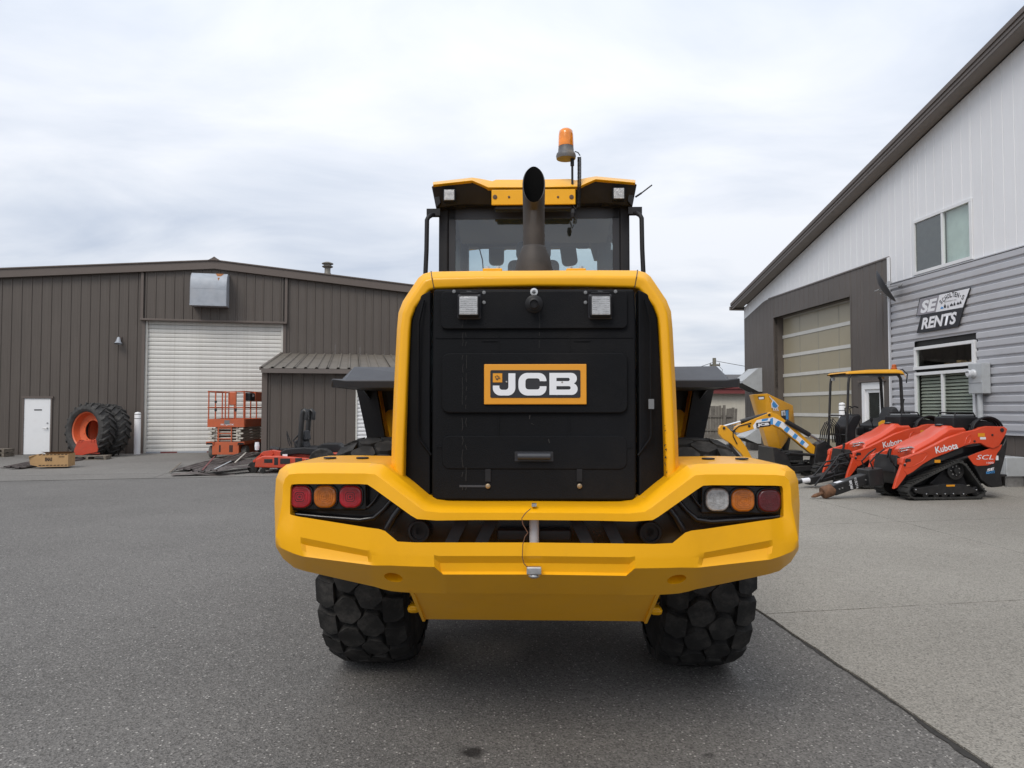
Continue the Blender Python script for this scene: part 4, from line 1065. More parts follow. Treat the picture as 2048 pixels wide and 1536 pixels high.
# lamps, camera, lock of the door
for u in (938, 1201):
    c = lp(u, 613, gy - .06)
    LB().box(c.x - .054, c.x + .054, gy - .055, gy - .03, c.z - .056, c.z + .058).build('lamp_recess', DECALK, doorp, bevel=.01)
    wl_ = LB().box(c.x - .050, c.x + .050, gy - .085, gy - .05, c.z - .050, c.z + .050).build('work_lamp', BLK, loader, bevel=.012)
    LB().box(c.x - .040, c.x + .040, gy - .0885, gy - .084, c.z - .040, c.z + .040).build('lamp_glass', CLR, wl_, bevel=.006)
    for k in range(8):
        z_ = c.z - .032 + k * .0088
        LB().box(c.x - .036, c.x + .036, gy - .0900, gy - .0884, z_, z_ + .003).build('lens_flute', STEEL, wl_)
    LB().bar((c.x - .04, gy - .045, c.z + .062), (c.x + .04, gy - .045, c.z + .062), .02, .006).build('lamp_bracket', BLK, wl_)
    text('lettering', 'RWA', .02, .007, GREY, wl_, T((c.x, gy - .0565, c.z + .068)) @ FACE_MY, .0005, 0, 0, LO)
    for du, dv in ((30, -28), (30, -8), (-30, -30)):
        c2 = lp(u + (du if u < 1068 else -du), 613 + dv, gy - .047)
        LB().lathe([(.008, 0), (.008, .004), (.004, .005), (0, .005)], 10, T(c2 + Vector((0, .002, 0))) @ rot_to((0, -1, 0))).build('bolt', GREY, doorp)
c = lp(1068, 584, gy - .046)
LB().lathe([(.017, 0), (.017, .004), (.009, .005), (.008, -.002), (0, -.002)], 18, T(c) @ rot_to((0, -1, 0))).build('lock_washer', STEEL, doorp, smooth=40)
LB().lathe([(.004, 0), (.004, .005), (0, .005)], 8, T(c) @ rot_to((0, -1, 0))).build('bolt', DECALK, doorp)
c = lp(1068, 608, gy - .046)
LB().lathe([(.040, 0), (.040, .008), (.034, .012), (.02, .014), (.02, .03), (.026, .032), (.026, .055), (.018, .06), (.016, .05), (0, .05)], 22, T(c) @ rot_to((0, -1, -.12))).build('rear_camera', BLK, loader, smooth=40)
# name plate with the raised letters
ly = gy - .055
a_, b_ = lp(968, 811, ly), lp(1173, 728, ly)
K = (b_.x - a_.x) / 1613.0
def lg(x, y): return (a_.x + (x - 222) * K, b_.z - (y - 240) * K)
npl = LB().box(a_.x, b_.x, ly, ly + .018, lg(0, 875)[1], b_.z).build('name_plate', DECALO, loader, bevel=.003)
def lshape(loops, y, m, name, par=npl, th=.002):
    me = curve_mesh(name, [[lg(*p) for p in l] for l in loops], th / 2); me.transform(T(-Vector(LO)) @ T((0, y, 0)) @ FACE_MY); me.materials.clear()
    return link_mesh(name, me, m, par)
lshape([rrect(322, 1738, 335, 770, 22)], ly - .001, DECALK, 'plate_field')
lshape([rrect(333, 1727, 345, 760, 18), rrect(337, 1723, 349, 756, 16)], ly - .0025, DECALK, 'plate_line')
J = [(607, 385), (717, 385)] + arc(597, 615, 120, 0, 90, 8) + arc(482, 615, 120, 90, 180, 8) + [(362, 578), (465, 578)] + arc(510, 600, 45, 180, 90, 5) + arc(562, 600, 45, 90, 0, 5)
C_ = [(1205, 510), (1100, 510)] + arc(1060, 505, 40, 0, -90, 5) + arc(925, 515, 50, -90, -180, 6) + arc(925, 590, 50, 180, 90, 6) + arc(1060, 600, 40, 90, 0, 5) + [(1100, 590), (1205, 590)] + arc(1085, 615, 120, 0, 90, 8) + arc(905, 595, 140, 90, 180, 8) + arc(905, 520, 140, 180, 270, 8) + arc(1085, 500, 120, -90, 0, 8)
Bo = [(1252, 380)] + arc(1595, 468, 88, -90, 60, 8) + [(1640, 548)] + arc(1600, 632, 94, -45, 90, 8) + [(1252, 726)]
B1 = [(1362, 458)] + arc(1545, 484, 26, -90, 90, 6) + [(1362, 510)]
B2 = [(1362, 588)] + arc(1558, 615, 27, -90, 90, 6) + [(1362, 642)]
lshape([J], ly - .004, DECALW, 'letter'); lshape([C_], ly - .004, DECALW, 'letter'); lshape([Bo, B1, B2], ly - .004, DECALW, 'letter')
lshape([[(362, 385), (510, 385), (510, 528), (362, 528)]], ly - .004, DECALO, 'emblem')
for k, (x, y) in enumerate(((405, 440), (430, 425), (455, 440), (415, 470), (445, 465), (470, 462), (430, 480))):
    lshape([[(x - 10, y - 10), (x + 12, y - 4), (x + 4, y + 6), (x + 10, y + 18), (x - 6, y + 8)]], ly - .0055, DECALK, 'emblem_mark')
for x, y in ((578, 520), (1450, 525)):
    c = lg(x, y)
    LB().lathe([(.0042, 0), (.0042, .004), (.002, .006), (0, .006)], 12, T((c[0], ly - .002, c[1])) @ rot_to((0, -1, 0))).build('bolt', STEEL, npl)
# dried drip marks on the door
DRIP = mat('dried_drips', (.045, .043, .041), .9, var=.3)
def drip(pts, w):
    v_ = [lp(u, v, gy - .0485 if v < 660 else (gy - .0485 if 706 < v < 826 else gy - .0375)) for u, v in pts]
    b = MB(LO)
    for p, q in zip(v_, v_[1:]):
        if abs(p.y - q.y) > .001 or random.random() < .35: continue
        b.add([p + Vector((-w, 0, 0)), p + Vector((w, 0, 0)), q + Vector((w * random.uniform(.5, 1.3), 0, 0)), q + Vector((-w * random.uniform(.4, 1.2), 0, 0))], [(0, 1, 2, 3)])
    b.build('drip_mark', DRIP, doorp)
for u0 in (925, 932):
    drip([(u0 + random.uniform(-1.5, 1.5), v) for v in range(638, 985, 9)], .0008)
drip([(1079 + random.uniform(-1, 1), v) for v in range(624, 700, 8)], .0006)
drip([(1059, 818), (1060, 824)], .002); drip([(1060, 830), (1059, 838), (1062, 846), (1068, 850), (1085, 850)], .0016); drip([(1097, 878), (1099, 886), (1103, 896)], .0016)

# exhaust ------------------------------------------------------------------
EX = mat('sooty_exhaust', (.050, .044, .040), .6, .3, var=.25, vscale=6, dirt=(.02, .018, .016), dscale=4, damt=.8)
ey = 4.15
zb = 2.16; b0 = lp(1030, 541, ey); w0 = abs(b0.x); zt = lp(1068, 408, ey - .07).z; ztop = lp(1068, 335, ey + .07).z
rp = abs(lp(1046, 430, ey).x)
z1 = lp(1068, 500, ey).z; z2 = lp(1068, 470, ey).z
LB().lathe([(w0 * 1.02, zb), (w0, lp(1068, 541, ey).z), (w0 * .86, lp(1068, 515, ey).z), (rp * 1.16, z1), (rp * 1.12, z1 + .012), (rp * 1.02, z1 + .02)], 28, T((0, ey, 0))).build('exhaust_base', EX, loader, smooth=40)
b = LB(); n = 32; secs = []
for zz_ in (z1, z1 + .12, z1 + .22):
    secs.append([(rp * math.cos(2 * math.pi * k / n), ey + rp * math.sin(2 * math.pi * k / n), zz_) for k in range(n)])
def cut(k, r): 
    a = 2 * math.pi * k / n; f = (math.sin(a) + 1) / 2
    return (r * math.cos(a), ey - .03 * (1 - f) + r * math.sin(a) - .01, zt + (ztop - zt) * f)
secs.append([cut(k, rp * 1.05) for k in range(n)]); secs.append([cut(k, rp * .96) for k in range(n)])
secs.append([(rp * .94 * math.cos(2 * math.pi * k / n), ey + rp * .94 * math.sin(2 * math.pi * k / n), z1 + .24) for k in range(n)])
b.loft(secs, closed_sec=True).build('exhaust_pipe', EX, loader, smooth=40)
BORE_SHADE = mat('bore_shade_black', (.004, .004, .004), .95, var=.2, spec=.1)  # black liner colour paints the shade inside the pipe
bs = []
for r_, f_ in ((.945, None), (.93, z1 + .25), (.92, z1 + .10)):
    bs.append([(cut(k, rp * r_) if f_ is None else (rp * r_ * math.cos(2 * math.pi * k / n), ey + rp * r_ * math.sin(2 * math.pi * k / n), f_)) for k in range(n)])
bs.append([(0, ey, z1 + .10)] * n)
LB().loft(bs, closed_sec=True).build('exhaust_bore', BORE_SHADE, loader, smooth=60)

# cab ------------------------------------------------------------------------
cy0, cy1 = 5.15, 6.55      # rear and front of the cab
def X(u, y): return abs(lp(u, 600, y).x)
xo, xi = X(877, cy0), X(895, cy0)
ztr = lp(1068, 415, cy0).z; zsill = 1.75
for s in (-1, 1):
    for y, nm in ((cy0, 'rear_pillar'), (cy1 - .1, 'front_pillar')):
        kx = 1.0 if y == cy0 else .97
        LB().prism([(s * xo * kx, y), (s * xi * kx, y), (s * (xi - .01) * kx, y + .03), (s * (xi - .01) * kx, y + .12), (s * xo * kx, y + .12)], 'z', zsill, ztr + .08).build(nm, BLK, loader, bevel=.01)
    LB().box(min(s * (xo - .012), s * (xo - .004)), max(s * (xo - .012), s * (xo - .004)), cy0 + .12, cy1 - .1, zsill, ztr).build('side_glass', GLASS, loader)
    LB().box(min(s * xo, s * (xo - .06)), max(s * xo, s * (xo - .06)), cy0 + .11, cy1 - .11, 1.1, zsill + .03).build('cab_side', YEL, loader)
    # black headlining frit border on the rear glass
    LB().box(min(s * xi, s * (xi - .055)), max(s * xi, s * (xi - .055)), cy0 + .02, cy0 + .024, zsill, ztr).build('glass_border', DECALK, loader)
LB().box(-xi, xi, cy0 + .02, cy0 + .024, lp(1068, 436, cy0).z, ztr + .02).build('glass_border', DECALK, loader)
LB().box(-xi, xi, cy0 + .026, cy0 + .032, zsill, ztr + .02).build('rear_window', GLASS, loader)
LB().box(-xi, xi, cy1 - .02, cy1 - .014, zsill - .2, ztr + .05).build('windscreen', GLASS, loader)
LB().box(-xo, xo, cy0 + .0, cy1, .95, zsill - .02).build('cab_floor', BLK, loader)
LB().box(-xi + .02, xi - .02, cy0 + .04, cy1 - .05, ztr + .02, ztr + .05).build('headlining', INTG, loader)
LB().box(-xi + .02, xi - .02, cy1 - .14, cy1 - .06, lp(1068, 483, cy1).z, ztr + .02).build('sun_visor', INTG, loader, bevel=.01)
LB().prism([(cy0 + .35, ztr + .02), (cy0 + .7, ztr - .10), (cy1 - .14, lp(1068, 480, cy1).z + .02), (cy1 - .14, ztr + .02)], 'x', -xi + .03, xi - .03).build('roof_liner', INTG, loader)
# trim strip at the right inside and control column
for (u0, u1, v0, v1, y, nm, m) in ((907, 920, 440, 560, 6.2, 'inner_trim', INTG), (1196, 1226, 500, 560, 5.9, 'inner_trim', INTG)):
    a_, b_ = lp(u0, v1, y), lp(u1, v0, y); LB().box(a_.x, b_.x, y, y + .08, a_.z, b_.z).build(nm, m, loader)
a_, b_ = lp(1175, 520, 6.0), lp(1222, 470, 6.0)
LB().prism([(a_.x, b_.z), (b_.x, b_.z), (b_.x, a_.z), (a_.x + .06, a_.z)], 'y', 6.0, 6.06).build('control_console', INTG, loader, bevel=.01)
# seat
SEAT = mat('seat_cloth', (.035, .036, .04), .8, var=.2)
sy = 5.62
def sb(u0, u1, v0, v1, y, d, nm, bev):
    a_, b_ = lp(u0, v1, y), lp(u1, v0, y); LB().box(a_.x, b_.x, y, y + d, a_.z, b_.z).build(nm, SEAT, loader, bevel=bev, seg=4)
sb(1032, 1102, 478, 519, sy, .10, 'headrest', .05); sb(1015, 1119, 517, 640, sy, .14, 'seat_back', .05)
LB().box(-.28, .28, sy + .05, sy + .55, zsill - .02, zsill + .10).build('seat_cushion', SEAT, loader, bevel=.04)
LB().tube([(0, cy1 - .15, zsill), (0, cy1 - .38, zsill + .32)], .03).build('steering_column', BLK, loader)
LB().lathe([(.19, -.015), (.205, 0), (.19, .015), (.175, 0)], 28, T((0, cy1 - .39, zsill + .33)) @ rot_to((0, -.55, 1)), closed=True).build('steering_wheel', BLK, loader, smooth=60)
# mirrors out in front of the cab, visors
MIR = mat('mirror_face', (.22, .25, .24), .08, .85, var=.15)
for u0, u1, v0, v1, y, m in ((979, 1007, 488, 530, 6.75, MIR), (1123, 1152, 486, 531, 6.75, BLK), (930, 953, 478, 493, 6.5, BLK), (956, 981, 479, 496, 6.5, BLK), (1152, 1178, 478, 496, 6.5, BLK)):
    a_, b_ = lp(u0, v1, y), lp(u1, v0, y)
    w_, h_ = b_.x - a_.x, b_.z - a_.z
    me = curve_mesh('mirror', [rrect(-w_/2, w_/2, -h_/2, h_/2, min(w_, h_) * .3, 5)], .012, .006)
    me.transform(T(-Vector(LO)) @ T(((a_.x + b_.x) / 2, y, (a_.z + b_.z) / 2)) @ FACE_MY @ Matrix.Rotation(R(8 if u0 > 1100 and v1 > 520 else 0), 4, 'Z')); me.materials.clear()
    mo = link_mesh('mirror', me, m, loader, smooth=40)
    LB().tube([((a_.x + b_.x) / 2, y + .03, b_.z - .02), ((a_.x + b_.x) / 2 * 1.02, y - .03, b_.z + .12)], .008).build('mirror_arm', BLK, mo)
# front wiper
LB().tube([lp(957, 490, cy1 + .01), lp(965, 520, cy1 + .01), lp(968, 560, cy1 + .01)], .006, 6).build('wiper', BLK, loader)
# roof: black shell with yellow cap
ry0, ry1 = 4.98, 6.85
def rsec(y, dz, sc):
    out = []
    for u, v in ((864, 372), (866, 365), (944, 356.5), (962, 362), (978, 373), (1068, 373)):
        p = lp(u, v, ry0); out.append(Vector((p.x * sc, y, p.z + dz)))
    return out + [mir(p) for p in out[-2::-1]]
top0 = rsec(ry0, 0, 1); 
cap_top = []
for u, v in ((866, 364), (944, 355), (965, 358), (985, 362), (992, 359), (1068, 359)):
    cap_top.append(lp(u, v, ry0 + .12))
cap_top += [mir(p) for p in cap_top[-2::-1]]
edge_low = []
for u, v in ((866, 369), (944, 360.5), (962, 368), (976, 374.5), (992, 374.5), (1068, 374.5)):
    edge_low.append(lp(u, v, ry0))
edge_low += [mir(p) for p in edge_low[-2::-1]]
mid_ = [p + Vector((0, 1.0, .03)) for p in cap_top]; frn = [Vector((p.x * .96, ry1, p.z - .02)) for p in cap_top]
LB().loft([[p + Vector((0, .05, -.02)) for p in edge_low], edge_low, cap_top, mid_, frn, [p + Vector((0, 0, -.10)) for p in frn]]).build('roof_cap', YEL, loader, bevel=.006, seg=2)
shell = [lp(u, v, ry0 + .02) for u, v in ((865, 371), (944, 362), (976, 375), (1068, 375))]
low_ = [lp(u, v, ry0 + .10) for u, v in ((873, 417), (905, 412), (925, 410), (1068, 410))]
full1 = shell + [mir(p) for p in shell[-2::-1]]; full2 = low_ + [mir(p) for p in low_[-2::-1]]
bk = [Vector((p.x, cy1 + .2, ztr + .06)) for p in full2]; tp = [Vector((p.x, cy1 + .2, q.z - .04)) for p, q in zip(full1, full1)]
LB().loft([tp, full1, full2, bk]).build('roof_shell', BLK, loader, bevel=.01)
for s in (-1, 1):
    q = [lp(u, v, ry0 + .06) for u, v in ((863, 372), (872, 417), (882, 405), (876, 372))]
    if s > 0: q = [mir(p) for p in q]
    LB().add(q + [p + Vector((0, 1.2, 0)) for p in q], [(0,1,2,3),(7,6,5,4),(0,4,5,1),(1,5,6,2),(2,6,7,3),(3,7,4,0)]).build('roof_corner', BLK, loader, bevel=.006)
    c = lp(898.5, 390, ry0 - .02); c.x *= -s
    wl_ = LB().box(c.x - .044, c.x + .044, c.y, c.y + .07, c.z - .045, c.z + .045).build('work_lamp', BLK, loader, bevel=.01)
    LB().box(c.x - .036, c.x + .036, c.y - .004, c.y + .002, c.z - .037, c.z + .037).build('lamp_glass', CLR, wl_, bevel=.006)
    a_ = lp(919, 407, cy0 - .03); a_.x *= -s
    LB().box(a_.x - .055, a_.x + .055, cy0 - .05, cy0 + .02, a_.z - .03, a_.z + .06).build('roof_bracket', BLK, loader, bevel=.02)
# yellow number plate bar under the roof edge
a_, b_ = lp(983, 410, ry0 - .03), lp(1151, 378, ry0 - .03)
pb = LB().box(a_.x, b_.x, ry0 - .03, ry0 - .015, a_.z, b_.z).build('lamp_bar', YEL, loader, bevel=.004, seg=1)
for u in (990, 1018, 1116, 1143):
    c = lp(u, 394, ry0 - .031); r_ = .016 if u in (990, 1143) else .008
    LB().lathe([(r_, 0), (r_, .003), (r_ * .5, .004), (0, .004)], 12, T(c) @ rot_to((0, -1, 0))).build('bolt', mat('dull_bolt', (.10, .06, .035), .6, .3), pb)
LB().box(a_.x + .02, b_.x - .02, ry0 - .01, ry0 + .06, a_.z - .03, a_.z - .004).build('wiper_cover', BLK, loader, bevel=.01)
# grab rails at the cab corners
for s in (-1, 1):
    pts = [lp(851, 545, cy0 - .15), lp(853, 500, cy0 - .15), lp(854, 440, cy0 - .15), lp(857, 434, cy0 - .15), lp(864, 430, cy0 - .12), lp(878, 430, cy0 + .02)]
    if s > 0: pts = [mir(p) for p in pts]
    LB().tube([pts[0] + Vector((0, 0, -.5))] + pts, .0165, 10).build('grab_rail', BLK, loader, smooth=50)
    a_, b_ = lp(853, 431, cy0 - .1), lp(880, 417, cy0 - .1)
    if s > 0: a_.x, b_.x = -b_.x, -a_.x
    LB().box(a_.x, b_.x, cy0 - .1, cy0 - .092, a_.z, b_.z).build('rail_bracket', BLK, loader)
# beacon on its stalk, coiled lead
by_ = 5.02
c = lp(1132, 318, by_); s_ = (lp(1152, 300, by_).x - lp(1112, 300, by_).x) / 2
hz = lp(1132, 258, by_).z - c.z
bea = LB().lathe([(s_ * .95, .0), (s_, .02), (s_ * .94, hz * .17), (s_ * .80, hz * .22), (s_ * .76, hz * .36), (s_ * .74, hz * .42), (0, hz * .42)], 26, T(c)).build('beacon_base', mat('grey_beacon_base', (.10, .10, .105), .5, var=.2, dirt=(.3, .2, .06), dscale=6, damt=.4), loader, smooth=40)
LB().lathe([(s_ * .76, hz * .41), (s_ * .76, hz * .48), (s_ * .73, hz * .80), (s_ * .66, hz * .93), (s_ * .45, hz * .99), (0, hz)], 26, T(c)).build('beacon_lens', BEAC, bea, smooth=50)
LB().tube([(lp(1144.5, 318, by_).x, by_, c.z + .02), (lp(1144.5, 318, by_).x, by_, lp(1144, 365, by_).z - .05)], .0085, 10).build('beacon_stalk', BLK, loader)
LB().tube([(lp(1144.5, 318, by_).x, by_, c.z + .02), (lp(1144.5, 318, by_).x, by_, c.z - .05)], .014, 10).build('stalk_socket', BLK, loader)
hel = []
za, zb_ = lp(1158, 311, by_ - .03).z, lp(1156, 412, by_ - .1).z
for k in range(38 * 8):
    f = k / (38 * 8); a = k / 8 * 2 * math.pi
    hel.append((lp(1158.5, 318, by_).x - .010 * f ** 2 + .012 * math.cos(a), by_ - .06 * f + .012 * math.sin(a), za + (zb_ - za) * f))
LB().tube(hel, .0035, 5).build('coiled_lead', BLK, loader)
LB().tube([lp(1150, 303, by_), lp(1156, 305, by_ - .02), lp(1160, 311, by_ - .03)], .004, 6).tube([lp(1156, 412, by_ - .1), lp(1152, 419, by_ - .1), lp(1147, 412, by_ - .06)], .004, 6).lathe([(.012, 0), (.018, -.03), (.012, -.06), (0, -.07)], 10, T(lp(1146, 418, by_ - .1))).build('lead_plug', BLK, loader)
# aerial
LB().tube([lp(1271, 394, 5.2), lp(1283, 386, 5.2)], .007, 8).tube([lp(1283, 386, 5.2), lp(1304, 370, 5.2)], .005, 8).build('aerial', BLK, loader)

# rear mudguards -------------------------------------------------------------
for s in (-1, 1):
    fy0, fy1 = 4.25, 5.35
    A = [lp(672, 760, fy0), lp(676, 752, fy0), lp(700, 741, fy0 + .1), lp(718, 734, fy0 + .2), lp(800, 737, fy0 + .2)]
    inner = abs(lp(800, 740, 3.8).x)
    z_e = lp(676, 775, fy0).z; z_s = lp(690, 757, fy0).z; z_t = lp(718, 735, fy0 + .3).z
    xo_ = abs(lp(672, 760, fy0 + .1).x); xs_ = abs(lp(715, 736, fy0 + .3).x)
    sec = [(xo_ - .02, z_e), (xo_, z_e + .01), (xo_, z_s), (xs_, z_t), (inner - .25, z_t - .008)]
    def ring_(y, dz, k): return [Vector((-s * x * k, y, z + dz)) for x, z in sec]
    rear0 = [Vector((-s * x, fy0, z_e if i < 2 else (z_s - (.0 if i == 2 else .012)))) for i, (x, z) in enumerate(sec)]
    rbot = [Vector((-s * x, fy0 + .02, z_e)) for x, z in sec]
    LB().loft([rbot, rear0, ring_(fy0 + .22, 0, 1), ring_(fy1 - .35, .0, 1), ring_(fy1, -.12, .99), ring_(fy1 + .15, -.35, .98)]).build('mudguard', FEND, loader, bevel=.025, seg=4)
    LB().box(min(-s * (xo_ - .03), -s * (inner - .25)), max(-s * (xo_ - .03), -s * (inner - .25)), fy0 + .03, fy1 - .1, z_e + .002, z_e + .012).build('mudguard_underside', BLK, loader)
    q = [lp(713, 778, 5.15), lp(737, 890, 5.25), lp(772, 890, 5.25), lp(752, 778, 5.15)]
    if s > 0: q = [mir(p) for p in q]
    LB().add(q + [p + Vector((0, .06, 0)) for p in q], [(0,1,2,3),(7,6,5,4),(0,4,5,1),(1,5,6,2),(2,6,7,3),(3,7,4,0)]).build('mud_flap', BLK, loader)
    q = [lp(753, 778, 5.20), lp(773, 890, 5.30), lp(776, 890, 5.30), lp(757, 778, 5.20)]
    if s > 0: q = [mir(p) for p in q]
    LB().add(q + [p + Vector((0, .10, 0)) for p in q], [(0,1,2,3),(7,6,5,4),(0,4,5,1),(1,5,6,2),(2,6,7,3),(3,7,4,0)]).build('flap_bracket', YEL, loader)
    xa = abs(lp(758, 800, 5.5).x)
    LB().box(min(-s * xa, -s * .45), max(-s * xa, -s * .45), 5.45, 5.9, .75, 1.84).build('fuel_tank', YEL, loader, bevel=.03)
# ------------------------------------------------------------------ tracked stand-on loaders
HPI = Matrix.Rotation(math.pi, 4, 'Z')
def belt(b, pts, th, y0, y1, lug=0.03, step=0.055):
    """closed belt along a side outline with grouser bars"""
    P = [Vector((p[0], p[1])) for p in pts]; n = len(P)
    c = sum(P, Vector((0, 0))) / n
    # subdivide
    Q = []
    for i in range(n):
        a_, b_ = P[i], P[(i + 1) % n]; m = max(1, int((b_ - a_).length / step))
        for k in range(m): Q.append(a_.lerp(b_, k / m))
    n = len(Q)
    nor = []
    for i in range(n):
        d = (Q[(i + 1) % n] - Q[i - 1]); nn = Vector((d.y, -d.x)).normalized()
        if nn.dot(Q[i] - c) < 0: nn = -nn
        nor.append(nn)
    secs = []
    for q, nn in zip(Q, nor):
        o = q; i_ = q - nn * th
        secs.append([(o.x, y0, o.y), (o.x, y1, o.y), (i_.x, y1, i_.y), (i_.x, y0, i_.y)])
    b.loft(secs, closed_ring=True, closed_sec=True)
    for i in range(n):
        q, nn = Q[i], nor[i]; d = Vector((nn.y, -nn.x))
        a_ = q - d * step * .28; e_ = q + d * step * .28; o1 = q - d * step * .2 + nn * lug; o2 = q + d * step * .2 + nn * lug
        b.add([(a_.x, y0 + .004, a_.y), (e_.x, y0 + .004, e_.y), (o2.x, y0 + .01, o2.y), (o1.x, y0 + .01, o1.y), (a_.x, y1 - .004, a_.y), (e_.x, y1 - .004, e_.y), (o2.x, y1 - .01, o2.y), (o1.x, y1 - .01, o1.y)],
              [(0,1,2,3),(7,6,5,4),(0,4,5,1),(3,2,6,7),(1,5,6,2),(0,3,7,4)])
    return b
MN = T((7.53, 12.72, .012)) @ Matrix.Rotation(R(187), 4, 'Z')
def zp(X, Y, y=.46): return hit(MN, 1620 + X / 4.785, 780 + Y / 4.785, y)
BELT = mat('track_rubber', (.028, .028, .027), .85, var=.3, vscale=8, bump=.2, dirt=(.10, .095, .085), dscale=6, damt=.55)
SATIN = mat('satin_black_steel', (.016, .016, .017), .4, var=.2, dirt=(.07, .065, .06), dscale=6, damt=.35)
RUSTK = mat('rusty_tool_steel', (.15, .075, .04), .75, .2, var=.4, vscale=18, bump=.25)
def proto_loader():
    root = empty('tracked_loader', MN, 'orange stand-on tracked loader nearest the camera, with hydraulic breaker on the front', 'mini loader', 'orange tracked loaders by the grey wall')
    top = [zp(*q) for q in ((945, 930), (930, 975), (962, 1030), (1010, 1048), (1620, 1040), (1675, 1008), (1685, 970), (1650, 925), (1500, 718), (1465, 690), (1425, 684), (1385, 694), (985, 898))]
    zmin = min(p[1] for p in top)
    top = [(x, max(z - zmin + .022, .022)) for x, z in top]
    for y0, y1 in ((.21, .46), (-.46, -.21)):
        tr = belt(MB(), top, .028, y0, y1, .022, .05).build('track', BELT, root)
        s = 1 if y0 > 0 else -1; yo = .44 * s; yi = .24 * s
        fr = [zp(*q) for q in ((1000, 950), (1030, 935), (1060, 938), (1300, 900), (1480, 905), (1560, 935), (1605, 955), (1590, 985), (1480, 1003), (1110, 1008), (1010, 985))]
        MB().prism(fr, 'y', min(yo, yi), max(yo, yi)).build('track_frame', SATIN, tr, bevel=.01)
        MB().prism([zp(*q) for q in ((1190, 905), (1330, 770), (1420, 720), (1500, 770), (1560, 930), (1300, 940))], 'y', min(yi * .9, .34 * s), max(yi * .9, .34 * s)).build('drive_housing', BLK, tr, bevel=.02)
        x, z = zp(1420, 775)
        MB().lathe([(.14, -.06), (.155, -.04), (.155, .04), (.12, .05), (.11, .02), (.05, .02), (.05, .07), (0, .07)], 24, T((x, .36 * s, z)) @ rot_to((0, s, 0))).build('drive_sprocket', SATIN, tr, smooth=30)
        for k in range(7):
            an = k * 2 * math.pi / 7
            MB().lathe([(.012, 0), (.012, .014), (0, .014)], 8, T((x + .08 * math.cos(an), (.36 + .02) * s, z + .08 * math.sin(an))) @ rot_to((0, s, 0))).build('bolt', STEEL, tr)
        for X, Y in ((1120, 1008), (1220, 1010), (1300, 1010), (1378, 1010), (1478, 1008)):
            x, z = zp(X, Y - 5)
            MB().lathe([(.055, -.09), (.055, .0), (.03, .004), (0, .004)], 18, T((x, .43 * s, z - .0)) @ rot_to((0, s, 0))).build('roller', SATIN, tr, smooth=30)
        for X, Y in ((1018, 955), (1120, 995), (1220, 995), (1298, 995), (1378, 993), (1475, 995), (1598, 955)):
            x, z = zp(X, Y)
            MB().lathe([(.013, 0), (.013, .014), (.006, .018), (0, .018)], 8, T((x, .44 * s, z)) @ rot_to((0, s, 0))).build('bolt', CHROME, tr)
        for X, Y, r in ((1010, 975, .085), (1620, 975, .085)):
            x, z = zp(X, Y)
            MB().lathe([(r, -.1), (r, .06), (r * .7, .07), (r * .6, .04), (0, .04)], 22, T((x, .33 * s, z)) @ rot_to((0, s, 0))).build('idler', SATIN, tr, smooth=30)
    # chassis and rear body
    MB().prism([zp(*q) for q in ((1000, 930), (1000, 700), (1300, 600), (1850, 520), (1850, 900), (1560, 930))], 'y', -.205, .205).build('chassis', SATIN, root)
    for s in (-1, 1):
        y0, y1 = (.30, .42) if s > 0 else (-.42, -.30)
        MB().prism([zp(*q, .42) for q in ((1560, 640), (1850, 525), (1885, 440), (1890, 520), (1870, 640), (1828, 800), (1850, 925), (1740, 935), (1640, 860), (1560, 700))], 'y', y0, y1).build('side_cover', SATIN, root, bevel=.02)
        ya, yb = (.421, .432) if s > 0 else (-.432, -.421)
        MB().prism([zp(*q, .43) for q in ((1510, 638), (1600, 600), (1840, 520), (1826, 560), (1790, 610), (1765, 700), (1700, 722), (1600, 728), (1565, 712))], 'y', ya, yb).build('side_panel', KUBO, root, bevel=.006)
        # lift arm
        y0, y1 = (.37, .455) if s > 0 else (-.455, -.37)
        arm = MB().prism([zp(*q) for q in ((1893, 372), (1862, 350), (1700, 346), (1640, 358), (1590, 382), (1480, 402), (1330, 455), (1180, 533), (1050, 598), (895, 648), (880, 700), (905, 775), (935, 815), (990, 785), (1080, 715), (1180, 655), (1300, 610), (1480, 537), (1560, 515), (1640, 510), (1700, 545), (1760, 560), (1815, 535), (1880, 420))], 'y', y0, y1).build('lift_arm', KUBO, root, bevel=.012)
        MB().prism([zp(*q) for q in ((900, 660), (872, 760), (835, 860), (810, 950), (840, 937), (895, 868), (934, 812), (920, 740))], 'y', y0 + .012, y1 - .012).build('arm_toe', KUBO, arm, bevel=.008)
        for X, Y, r in ((920, 680, .022), (906, 718, .022), (1838, 383, .035), (1575, 490, .018), (1745, 430, .018)):
            x, z = zp(X, Y)
            MB().lathe([(r, 0), (r, .012), (r * .5, .016), (0, .016)], 14, T((x, .455 * s, z)) @ rot_to((0, s, 0))).build('pivot_pin', SATIN, arm)
        # pressed outlines on the arm
        for loop in (((890, 665), (1000, 620), (1110, 595), (1130, 615), (1080, 680), (990, 730), (905, 745)), ((1480, 520), (1500, 455), (1530, 430), (1545, 440), (1530, 500), (1500, 515))):
            pts = [Vector((zp(*q)[0], .456 * s, zp(*q)[1])) for q in loop]
            MB().tube(pts, .006, 6, closed=True).build('pressed_rib', KUBO, arm, smooth=60)
        x0, z0 = zp(1640, 470); x1, z1 = zp(1560, 540)
        MB().prism([zp(*q) for q in ((1080, 720), (1180, 660), (1300, 615), (1480, 545), (1480, 600), (1250, 690), (1090, 740), (960, 825), (945, 815))], 'y', y0 - .02 * s, y1 - .03 * s).build('arm_underside', SATIN, arm)
        # lift cylinder
        a_, b_ = zp(1760, 560, .3), zp(1330, 690, .3)
